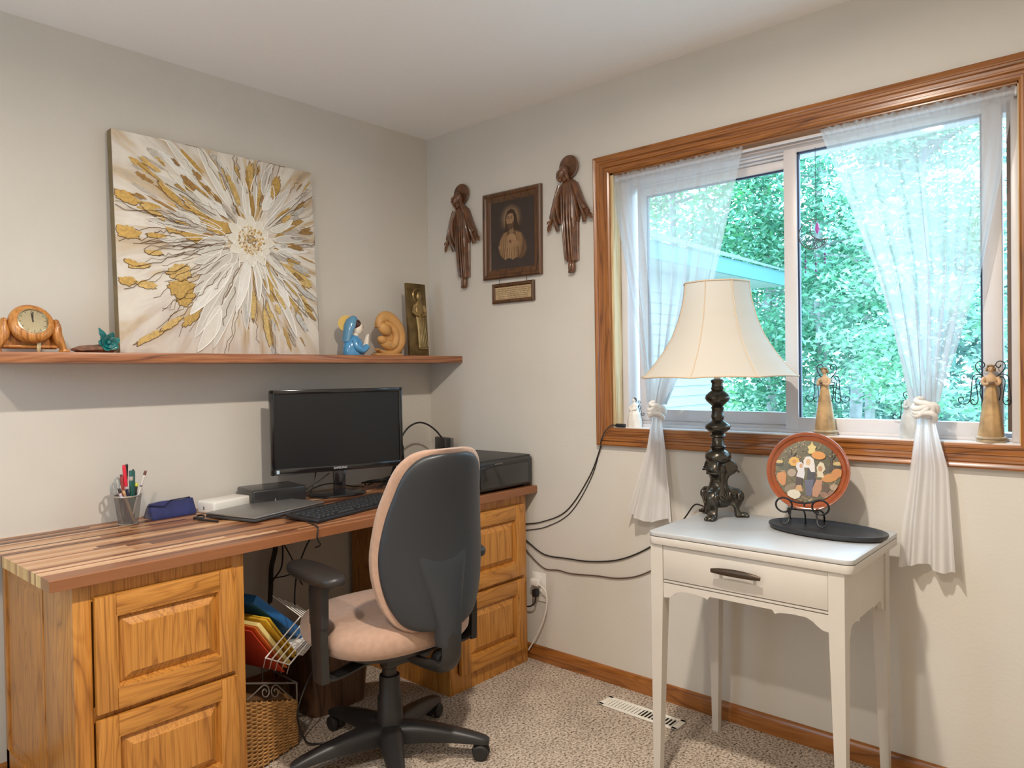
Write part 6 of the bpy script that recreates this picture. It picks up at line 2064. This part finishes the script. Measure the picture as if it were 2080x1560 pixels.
def curtain(label, left, right, xs, folds, seed, knot, tail_w):
    """left and right: tables of height -> y of the two edges; xs: height -> distance from the wall plane; the cloth is gathered in a knot."""
    rg = random.Random(seed)
    ph = [rg.uniform(0, 6.28) for _ in range(6)]
    t_ = thing('curtain', label, 'curtain', (0.016, (left[-1][1] + right[-1][1]) / 2, 2.05), 0, 'sheer curtains at the window')
    ky, kz = knot

    def fold(s, z, amp):
        f = math.sin(2 * PI * folds * s + ph[0]) + 0.5 * math.sin(2 * PI * (folds * 1.73) * s + ph[1]) + 0.25 * math.sin(2 * PI * (folds * 3.1) * s + ph[2] + 3 * z)
        return amp * f

    zt, zk = 2.0565, kz + 0.022

    def upper(s, t):
        z = zt - (zt - zk) * t
        yl, yr = lerp_table(left, z), lerp_table(right, z)
        sag = 0.012 * math.sin(PI * s) * min(1, t * 3)
        y = yl + (yr - yl) * s + (0.004 + 0.008 * t) * (math.sin(2 * PI * folds * 0.9 * s + ph[3]) + 0.5 * math.sin(2 * PI * folds * 1.7 * s + ph[4])) * min(1, t * 4) * min(1, 12 * s, 12 * (1 - s))
        amp = 0.0022 + 0.0095 * min(1, t * 1.2) * (1 - 0.35 * t)
        x = lerp_table(xs, z) + fold(s, z, amp)
        if t < 0.03:
            x += 0.004 * math.sin(2 * PI * 26 * s + ph[4])
            z += 0.004 * math.sin(2 * PI * 19 * s + ph[5]) * (1 - t / 0.03)
        return Vector((x, y, z - 0 * sag))

    MB().grid(upper, 150, 60).build('sheer_panel', voile, t_, ang=180, recalc=False)
    zb = left[0][0]

    def lower(s, t):
        z = (kz - 0.020) - (kz - 0.020 - zb) * t
        yl, yr = lerp_table(left, z), lerp_table(right, z)
        y = yl + (yr - yl) * s
        w_ = abs(yr - yl)
        amp = 0.006 + 0.008 * t
        x = lerp_table(xs, z) + amp * (math.sin(2 * PI * 2.6 * s + ph[1]) + 0.45 * math.sin(2 * PI * 5.3 * s + ph[2] + 2 * t))
        z2 = z + 0.010 * t * math.sin(2 * PI * 1.3 * s + ph[3])
        return Vector((x, y, z2))

    MB().grid(lower, 90, 50).build('gathered_tail', voile_thick, t_, ang=180, recalc=False)
    # back layer of the tail, a little narrower, so that the cloth looks doubled
    def lower2(s, t):
        v = lower(s, t)
        yl, yr = lerp_table(left, v.z), lerp_table(right, v.z)
        return Vector((v.x + 0.010 + 0.006 * t, (yl + yr) / 2 + (v.y - (yl + yr) / 2) * 0.86 - 0.006, v.z + 0.012 * t))
    hem = MB().grid(lambda s, t: lower(s, 0.86 + 0.14 * t) + Vector((-0.0015, 0, 0)), 60, 6)
    hem.build('hem', voile_thick, t_, ang=180, recalc=False)
    k_ = MB()
    kc = Vector((lerp_table(xs, kz) - 0.006, ky, kz))
    k_.ball(kc, (0.022, 0.031, 0.026), (0.5, 0, 0))
    for j, (a, rr_, tw) in enumerate([(0.5, 0.030, 0.3), (-0.35, 0.032, -0.2), (0.15, 0.031, 0.0), (0.8, 0.028, 0.1)]):
        ring_ = []
        for i in range(28):
            b2 = 2 * PI * i / 28
            v = Vector((0.021 * math.cos(b2), rr_ * math.sin(b2), 0.010 * math.sin(2 * b2 + tw)))
            v.rotate(Euler((a, 0.1 * j, 0)))
            ring_.append(kc + v + Vector((0, 0, (j - 1.5) * 0.008)))
        k_.tube(ring_, 0.0085, 8, closed=True)
    k_.build('knot', plain('knotted_voile', (0.76, 0.75, 0.73), 0.8, bump=0.3, bscale=140), t_, ang=80)
    return t_


XS = [(0.66, -0.052), (0.97, -0.047), (1.06, -0.044), (1.12, -0.036), (1.25, -0.012), (1.5, 0.006), (2.0, 0.006), (2.07, 0.006)]
curtain('sheer white curtain on the lamp side, knotted above the sill', [(0.700, -1.180), (0.80, -1.212), (0.97, -1.268), (1.09, -1.289), (1.122, -1.282), (1.16, -1.264), (1.40, -1.212), (1.647, -1.156), (1.90, -1.108), (2.065, -1.090)],
        [(0.700, -1.382), (0.80, -1.374), (0.97, -1.356), (1.09, -1.336), (1.122, -1.340), (1.16, -1.356), (1.40, -1.452), (1.61, -1.530), (1.90, -1.603), (2.065, -1.646)], XS, 8, 4, (-1.314, 1.120), 0.2)
curtain('sheer white curtain on the angel side, its knotted tail hanging low', [(0.672, -2.148), (0.80, -2.158), (0.967, -2.180), (1.10, -2.197), (1.141, -2.194), (1.18, -2.182), (1.40, -2.122), (1.555, -2.079), (1.80, -1.995), (2.065, -1.903)],
        [(0.672, -2.300), (0.80, -2.292), (0.967, -2.282), (1.10, -2.248), (1.141, -2.250), (1.18, -2.258), (1.40, -2.318), (1.53, -2.354), (1.80, -2.405), (2.065, -2.445)], XS, 7, 8, (-2.221, 1.142), 0.2)

# ================================================================ ON THE SILL
carved = plain('carved_pale_wood', (0.42, 0.27, 0.125), 0.6, var=0.35, vscale=24, bump=0.6, bscale=70)
plaster = plain('white_plaster', (0.74, 0.71, 0.66), 0.6, var=0.06, vscale=30, bump=0.3, bscale=60)
greyp = plain('grey_plaster', (0.52, 0.53, 0.52), 0.6, var=0.15, vscale=30, bump=0.4, bscale=60)
wirem = plain('dark_wire', (0.02, 0.03, 0.035), 0.45, metal=0.4)


def wing(mb, s, x, H, sc_):
    """A wing of bent wire: s the side, H the shoulder height, sc_ the size."""
    def q(a, b):
        return Vector((x, -s * a * sc_, H + b * sc_))
    R = 0.0016 * (0.6 + 0.4 * sc_)
    # upper curl
    up = [q(0.008, -0.004), q(0.022, 0.012), q(0.036, 0.028), q(0.041, 0.044), q(0.034, 0.056), q(0.022, 0.057), q(0.015, 0.048), q(0.018, 0.039), q(0.026, 0.038), q(0.029, 0.046)]
    mb.tube(curve_pts(up, 44), R, 5)
    # two long feathers ending in curls
    f1 = [q(0.010, -0.006), q(0.026, 0.014), q(0.040, 0.014), q(0.049, 0.004), q(0.052, -0.03), q(0.055, -0.062), q(0.062, -0.078), q(0.076, -0.082), q(0.088, -0.074), q(0.088, -0.062), q(0.078, -0.059), q(0.074, -0.067)]
    mb.tube(curve_pts(f1, 54), R, 5)
    f2 = [q(0.012, -0.010), q(0.026, 0.006), q(0.036, 0.004), q(0.040, -0.010), q(0.036, -0.042), q(0.034, -0.070), q(0.040, -0.082), q(0.050, -0.082), q(0.055, -0.073), q(0.049, -0.066), q(0.044, -0.072)]
    mb.tube(curve_pts(f2, 54), R, 5)
    f3 = [q(0.010, -0.016), q(0.022, -0.008), q(0.030, -0.012), q(0.026, -0.022), q(0.018, -0.020)]
    mb.tube(curve_pts(f3, 26), R, 5)
    f4 = [q(0.010, -0.022), q(0.024, -0.022), q(0.028, -0.045), q(0.022, -0.072), q(0.018, -0.078)]
    mb.tube(curve_pts(f4, 26), R, 5)


def cone_angel(label, y, x, turn, book, base_r):
    t = thing('angel_figurine', label, 'figurine', (x, y, SILLZ), turn, 'angel figurines on the window sill')
    MB().lathe([(0.001, 0.0), (base_r, 0.0), (base_r + 0.001, 0.006), (base_r - 0.002, 0.0085), (base_r + 0.002, 0.0105), (base_r + 0.002, 0.0145), (base_r - 0.001, 0.0165), (0.001, 0.0165)], 36).build('base', plain('turned_base', (0.40, 0.31, 0.20), 0.5, var=0.3, vscale=40), t, world=False)
    rr = []
    for z, r in [(0.016, 0.0315), (0.03, 0.0310), (0.06, 0.0275), (0.10, 0.0220), (0.135, 0.0165), (0.160, 0.0128), (0.170, 0.0118)]:
        rr.append([Vector((r * (1 + 0.035 * math.cos(8 * a)) * math.cos(a), r * (1 + 0.035 * math.cos(8 * a)) * math.sin(a), z)) for a in [2 * PI * j / 48 for j in range(48)]])
    MB().rings(rr).build('robe', carved, t, world=False, ang=30)
    b = MB()
    b.rings([oval_ring(0, 0, z, rx, ry, 20) for z, rx, ry in [(0.160, 0.011, 0.013), (0.172, 0.012, 0.0155), (0.184, 0.012, 0.0165), (0.193, 0.009, 0.012), (0.198, 0.005, 0.006), (0.204, 0.0045, 0.005)]])
    for s in (-1, 1):
        b.tube(curve_pts([(-0.001, s * 0.0150, 0.188), (-0.006, s * 0.0205, 0.176), (-0.013, s * 0.016, 0.168), (-0.019, s * 0.005, 0.172)], 10), [0.0055, 0.006, 0.006, 0.0058, 0.0055, 0.0052, 0.005, 0.0048, 0.0044, 0.004, 0.003], 8)
    b.ball((-0.001, 0, 0.2125), (0.0085, 0.0080, 0.0105))
    b.ball((-0.0095, 0, 0.211), (0.002, 0.0016, 0.0025), nu=8, nv=5)
    b.build('body', plain('carved_light', (0.50, 0.33, 0.19), 0.6, var=0.2, vscale=30), t, world=False)
    h = MB().ball((0.002, 0, 0.2165), (0.0095, 0.0098, 0.0095))
    for k in range(9):
        a = -1.9 + 3.8 * k / 8
        h.ball((0.001 + 0.008 * math.cos(a), 0.0095 * math.sin(a), 0.213 - 0.004 * (k % 2)), 0.0042, nu=8, nv=5)
    for k in range(5):
        h.ball((-0.006, (k - 2) * 0.0038, 0.2215), 0.0034, nu=8, nv=5)
    h.build('hair', plain('carved_hair', (0.24, 0.155, 0.07), 0.6, var=0.3, vscale=60), t, world=False)
    e = MB()
    for s in (-1, 1):
        e.ball((-0.0090, s * 0.0032, 0.2135), 0.0010, nu=6, nv=4)
    e.build('eye', MATTE_BLACK, t, world=False)
    if book:
        MB().box((-0.0205, 0, 0.172), (0.010, 0.016, 0.004), (0, -0.5, 0), 0.001).build('book', plain('brown_book', (0.14, 0.08, 0.04), 0.6), t, world=False)
    else:
        k_ = MB().ball((-0.0215, 0, 0.174), (0.0045, 0.0055, 0.0045))
        k_.tube([(-0.0215, 0, 0.176), (-0.0215, 0, 0.185)], [0.0014, 0.0006], 6)
        k_.build('candle', plain('brown_book', (0.14, 0.08, 0.04), 0.6), t, world=False)
    for s in (-1, 1):
        m_ = MB()
        wing(m_, s, 0.011, 0.183, 0.90)
        m_.build('wire_wing', wirem, t, world=False)
    return t


cone_angel('tall wooden angel with wire wings standing in front of the middle window frame', -1.908, 0.032, math.radians(-16), False, 0.037)
cone_angel('tall wooden angel with wire wings and a book at the window corner', -2.376, 0.032, math.radians(14), True, 0.037)


def soft_angel(label, y, x, H, mat, r0, hairm, wing_s, turn=0.0):
    t = thing('angel_figurine', label, 'figurine', (x, y, SILLZ), turn, 'angel figurines on the window sill')
    pr_ = [(0.0, 1.0), (0.03, 1.04), (0.20, 1.02), (0.40, 0.88), (0.55, 0.66), (0.66, 0.50), (0.74, 0.44), (0.79, 0.34), (0.82, 0.18), (0.845, 0.15)]
    rr = []
    for i in range(25):
        zz = 0.845 * i / 24
        r = smooth_table(pr_, zz) * r0
        rr.append([Vector((r * 0.82 * (1 + 0.04 * math.sin(7 * a + 4 * zz)) * math.cos(a), r * (1 + 0.04 * math.sin(7 * a + 4 * zz)) * math.sin(a), zz * H)) for a in [2 * PI * j / 40 for j in range(40)]])
    b = MB().rings(rr)
    for s in (-1, 1):
        b.tube(curve_pts([(0, s * r0 * 0.42, H * 0.74), (-r0 * 0.3, s * r0 * 0.55, H * 0.62), (-r0 * 0.55, s * r0 * 0.15, H * 0.60)], 10), r0 * 0.16, 8)
    b.ball((-0.001, 0, H * 0.905), (r0 * 0.24, r0 * 0.235, H * 0.075))
    b.build('body', mat, t, world=False, ang=60)
    h = MB().ball((r0 * 0.07, 0, H * 0.935), (r0 * 0.27, r0 * 0.29, H * 0.065))
    h.ball((r0 * 0.20, 0, H * 0.90), (r0 * 0.16, r0 * 0.24, H * 0.06))
    h.build('hair', hairm, t, world=False)
    for s in (-1, 1):
        m_ = MB()
        wing(m_, s, r0 * 0.5, H * 0.68, wing_s)
        m_.build('wire_wing', wirem if hairm is not None else wirem, t, world=False)
    return t


soft_angel('small white plaster angel with dark hair at the sill corner by the sensor', -1.170, 0.030, 0.118, plaster, 0.030, plain('dark_brown_hair', (0.06, 0.035, 0.03), 0.5), 0.42, math.radians(-10))
soft_angel('grey white angel half hidden behind the knotted curtain tail', -2.166, 0.035, 0.160, greyp, 0.031, plain('grey_hair', (0.30, 0.29, 0.25), 0.6), 0.62, 0.0)

# ---- hanging moon ornament
mn = thing('moon_ornament', 'wire crescent moon ornament with a purple stone hanging in the window', 'ornament', (0.046, -1.876, 1.60))
ms_ = MB()
mc = Vector((0.046, -1.872, 1.722))


def arc(c, r, a0, a1, n=30):
    return [Vector((c.x, c.y - r * math.cos(a0 + (a1 - a0) * i / n), c.z + r * math.sin(a0 + (a1 - a0) * i / n))) for i in range(n + 1)]


oA, oB = math.radians(80), math.radians(338)
outer = arc(mc, 0.050, oA, oB - 0)
p0_, p1_ = outer[0], outer[-1]
ms_.tube(outer, 0.0017, 6)
mid_ = (p0_ + p1_) / 2
cen = mc + Vector((0, -0.020, 0.016))
inner = curve_pts([p0_, cen + Vector((0, 0.030, 0.010)), cen + Vector((0, 0.026, -0.018)), cen + Vector((0, 0.002, -0.036)), p1_], 30)
ms_.tube(inner, 0.0014, 6)
for k in range(18):
    a = math.radians(185 + 140 * k / 17)
    pa_ = mc + Vector((0, -0.050 * math.cos(a), 0.050 * math.sin(a)))
    pb_ = inner[min(30, 10 + k)]
    ms_.tube([pa_, pb_], 0.0007, 4)
    pb2 = inner[min(30, 12 + (k * 5) % 18)]
    ms_.tube([pa_, pb2], 0.0007, 4)
ms_.build('crescent', plain('bronze_wire', (0.10, 0.09, 0.07), 0.35, metal=0.8), mn)
st_ = MB()
st_.tube([p0_ + Vector((0, 0, 0)), (0.046, -1.879, 2.012)], 0.0009, 5)
st_.tube([p0_, cen + Vector((0, 0.008, 0.024))], 0.0006, 5)
bead_ = []
for (dy, L) in ((0.028, 0.085), (-0.006, 0.092), (-0.036, 0.066)):
    top = mc + Vector((0, dy, -math.sqrt(max(0, 0.050 ** 2 - dy ** 2))))
    st_.tube([top, top - Vector((0, 0, L))], 0.0005, 5)
    bead_.append((top, L))
st_.build('string', CABLE, mn)
gm = MB()
gc = cen + Vector((0, 0.008, 0.002))
gm.lathe([(0.0004, 0.020), (0.006, 0.012), (0.0085, 0.0), (0.006, -0.012), (0.0004, -0.020)], 8, gc)
gm.build('purple_stone', plain('amethyst', (0.42, 0.10, 0.42), 0.08, coat=1.0, var=0.4, vscale=80), mn, smooth=False)
bd_ = MB()
for (top, L) in bead_:
    for f, r in ((0.35, 0.002), (0.55, 0.0045), (0.66, 0.002), (0.80, 0.0045), (0.98, 0.0035)):
        bd_.ball(top - Vector((0, 0, L * f)), (r, r, r * 1.2), nu=8, nv=6)
bd_.build('beads', plain('violet_bead', (0.14, 0.08, 0.22), 0.15, coat=0.6, var=0.5, vscale=60), mn)

# ================================================================ UNDER THE DESK
bk = thing('wicker_basket', 'wicker basket with scrolled metal rim under the desk', 'basket', (-1.21, -0.44, 0.0))
cornB = [(-1.355, -0.585), (-1.110, -0.515), (-1.105, -0.28), (-1.350, -0.28)]
topz = [0.255, 0.158, 0.158, 0.255]
wk = MB()
NR = 34
for k in range(NR):
    f = (k + 0.5) / NR
    pts = []
    for (ia, ib, n) in ((0, 1, 44), (1, 2, 24)):
        for i in range(n + 1):
            t = i / n
            x = cornB[ia][0] + (cornB[ib][0] - cornB[ia][0]) * t
            y_ = cornB[ia][1] + (cornB[ib][1] - cornB[ia][1]) * t
            zt_ = topz[ia] + (topz[ib] - topz[ia]) * t
            dx_, dy_ = cornB[ib][0] - cornB[ia][0], cornB[ib][1] - cornB[ia][1]
            L = math.hypot(dx_, dy_)
            nx, ny = dy_ / L, -dx_ / L
            o = 0.0035 * math.sin(2 * PI * (i / 8.0) + PI * (k % 2))
            pts.append((x + nx * o, y_ + ny * o, 0.008 + (zt_ - 0.012) * f))
    wk.tube(pts, [0.0034] * len(pts), 5)
for (ia, ib, n) in ((0, 1, 11), (1, 2, 6)):
    for i in range(n + 1):
        t = i / n
        x = cornB[ia][0] + (cornB[ib][0] - cornB[ia][0]) * t
        y_ = cornB[ia][1] + (cornB[ib][1] - cornB[ia][1]) * t
        wk.tube([(x, y_, 0.002), (x, y_, topz[ia] + (topz[ib] - topz[ia]) * t)], 0.003, 5)
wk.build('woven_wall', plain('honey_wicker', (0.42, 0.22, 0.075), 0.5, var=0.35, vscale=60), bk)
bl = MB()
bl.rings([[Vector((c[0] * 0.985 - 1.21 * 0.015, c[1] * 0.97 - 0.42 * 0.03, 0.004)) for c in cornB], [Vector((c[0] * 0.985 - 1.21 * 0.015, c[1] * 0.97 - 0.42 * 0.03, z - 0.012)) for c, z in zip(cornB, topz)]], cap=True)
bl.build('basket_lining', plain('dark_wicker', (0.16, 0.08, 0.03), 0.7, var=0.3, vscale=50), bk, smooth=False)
rim = MB()
A_, B_, C_ = (Vector((cornB[i][0], cornB[i][1], topz[i])) for i in (0, 1, 2))
up_ = Vector((0, 0, 0.058))
rim.tube([A_ + up_, B_ + up_, C_ + up_], 0.0032, 6)
for P_ in (A_, B_, C_):
    rim.tube([P_, P_ + up_], 0.0032, 6)
ex = (B_ - A_).normalized()
for s0, fl_ in ((0.115, 1), (0.165, -1)):
    c = A_ + ex * s0 + up_ * 0.5
    sp_ = []
    for i in range(34):
        a = 2 * PI * 1.35 * i / 33
        r = 0.006 + 0.018 * i / 33
        sp_.append(c + ex * (fl_ * r * math.cos(a)) + Vector((0, 0, 1)) * (r * math.sin(a)))
    rim.tube(sp_, 0.0022, 6)
    rim.tube(curve_pts([sp_[-1], c - ex * (fl_ * 0.05) - Vector((0, 0, 0.004)), c - ex * (fl_ * 0.085) - Vector((0, 0, 0.024))], 10), 0.0022, 6)
rim.build('metal_rim', plain('grey_iron', (0.22, 0.20, 0.18), 0.45, metal=0.5), bk)

fg = 'folders leaning in the wire rack'


def folder(label, c, size, rot, col, name='folder'):
    o = MB().box((0, 0, 0), size, None, 0.0015).build(name, plain('card_%.2f_%.2f_%.2f' % col, col, 0.6))
    o.location = c
    o.rotation_euler = rot
    return tag(o, label, 'folder', fg)


tl = math.radians(51)
folder('red folder at the bottom of the leaning stack', (-1.262, -0.455, 0.368), (0.004, 0.20, 0.235), (0, math.radians(-38), math.radians(16)), (0.55, 0.05, 0.02))
folder('orange folder leaning between the red and the cream one', (-1.250, -0.455, 0.378), (0.004, 0.20, 0.232), (0, math.radians(-38), math.radians(16)), (0.66, 0.17, 0.03))
folder('cream yellow folder leaning in front of the bright yellow one', (-1.235, -0.452, 0.384), (0.014, 0.20, 0.225), (0, math.radians(-38), math.radians(16)), (0.74, 0.60, 0.23))
folder('bright yellow folder on top of the leaning stack', (-1.212, -0.450, 0.396), (0.007, 0.20, 0.215), (0, math.radians(-38), math.radians(16)), (0.62, 0.36, 0.02))
folder('second bright yellow folder lying on the first', (-1.203, -0.450, 0.402), (0.005, 0.20, 0.205), (0, math.radians(-38), math.radians(16)), (0.66, 0.42, 0.03))
bn = MB().box((0, 0, 0), (0.030, 0.16, 0.300), None, 0.004).build('binder', plain('blue_binder', (0.02, 0.15, 0.42), 0.45))
bn.location = (-1.166, -0.40, 0.442)
bn.rotation_euler = (0, math.radians(-50), math.radians(16))
tag(bn, 'blue binder leaning above the yellow folders', 'binder')
pp_ = thing('paper_stack', 'white papers sticking out past the blue binder', 'papers', (-1.055, -0.42, 0.322))
pp_.rotation_euler = (0, math.radians(-22), math.radians(20))
for k in range(3):
    MB().box((0.004 * k, -0.004 * k, 0.006 * k), (0.115, 0.15, 0.003), (0, 0, 0.05 * k)).build('sheet', plain('white_paper', (0.74, 0.71, 0.67), 0.7), pp_, world=False, smooth=False)
wr = thing('wire_rack', 'white wire file rack tipped over the folders in the basket', 'rack', (-1.18, -0.515, 0.36))
ww = MB()
for k in range(5):
    o = Vector((0.024 * k, 0.004 * k, -0.014 * k))
    a_, b_2 = Vector((-1.250, -0.560, 0.356)) + o, Vector((-1.108, -0.545, 0.452)) + o * 1.05
    ww.tube([a_, b_2], 0.0024, 6)
    ww.tube([b_2, b_2 + Vector((-0.045, 0.10, 0.062))], 0.0018, 6)
    ww.tube([a_, a_ + Vector((0.02, 0.05, -0.05))], 0.0018, 6)
ww.tube([Vector((-1.250, -0.560, 0.356)), Vector((-1.154, -0.544, 0.300))], 0.0022, 6)
ww.tube([Vector((-1.108, -0.545, 0.452)), Vector((-1.007, -0.528, 0.393))], 0.0022, 6)
ww.build('rack_wire', plain('white_wire', (0.78, 0.76, 0.74), 0.3, coat=0.3), wr)

wbn = thing('waste_bin', 'dark brown wood grained waste bin with a grip hole under the desk', 'bin', (-0.845, -0.31, 0))
bw_ = wood('bin_wood', (0.035, 0.016, 0.008), (0.085, 0.040, 0.02), (0.12, 0.06, 0.03), 'z')
rr = []
for z, k in [(0.0, 0.84), (0.02, 0.85), (0.262, 1.0), (0.270, 1.0), (0.270, 0.95), (0.03, 0.80)]:
    rr.append(se_ring(0, 0, z, 0.150 * k, 0.110 * k, 40, 5))
MB().rings(rr).build('bin_wall', bw_, wbn, world=False, ang=40)
MB().box((-0.055, -0.1075, 0.232), (0.058, 0.006, 0.022), None, 0.0028, 3).build('grip_hole', plain('worn_edge', (0.42, 0.36, 0.30), 0.5), wbn, world=False)
MB().box((-0.055, -0.1095, 0.230), (0.048, 0.006, 0.014), None, 0.0028, 3).build('grip_gap', MATTE_BLACK, wbn, world=False)

cord('bundle of black cables hanging below the desk top, thickest strand', [(-0.930, -0.06, 0.735), (-0.915, -0.05, 0.66), (-0.905, -0.05, 0.58), (-0.925, -0.05, 0.50), (-0.930, -0.05, 0.42), (-0.935, -0.05, 0.36)], 0.010)
cord('thin cable crossing from the bundle toward the printer cabinet', [(-0.915, -0.05, 0.655), (-0.86, -0.05, 0.57), (-0.80, -0.05, 0.46), (-0.72, -0.05, 0.36), (-0.60, -0.05, 0.24), (-0.56, -0.05, 0.10)], 0.0028)
cord('cable looped beside the hanging bundle', [(-0.900, -0.06, 0.735), (-0.875, -0.05, 0.62), (-0.885, -0.06, 0.50), (-0.93, -0.06, 0.44), (-0.95, -0.07, 0.36), (-0.94, -0.07, 0.24), (-0.93, -0.08, 0.06)], 0.0035)
cord('short cable stretched level from the hanging bundle', [(-0.925, -0.05, 0.455), (-0.87, -0.05, 0.452), (-0.82, -0.05, 0.448), (-0.79, -0.06, 0.40)], 0.0026)
cord('thin lead dropping from the desk edge past the bundle', [(-1.075, -0.58, 0.735), (-1.06, -0.50, 0.66), (-1.03, -0.40, 0.55), (-1.05, -0.42, 0.44), (-1.03, -0.46, 0.40), (-1.03, -0.50, 0.32), (-1.03, -0.50, 0.24)], 0.0030)
cord('dark cord running down the basket side to the floor', [(-1.03, -0.50, 0.24), (-1.085, -0.53, 0.20), (-1.125, -0.545, 0.14), (-1.120, -0.540, 0.08), (-1.100, -0.555, 0.02), (-1.065, -0.57, 0.005), (-1.02, -0.60, 0.005)], 0.0032)
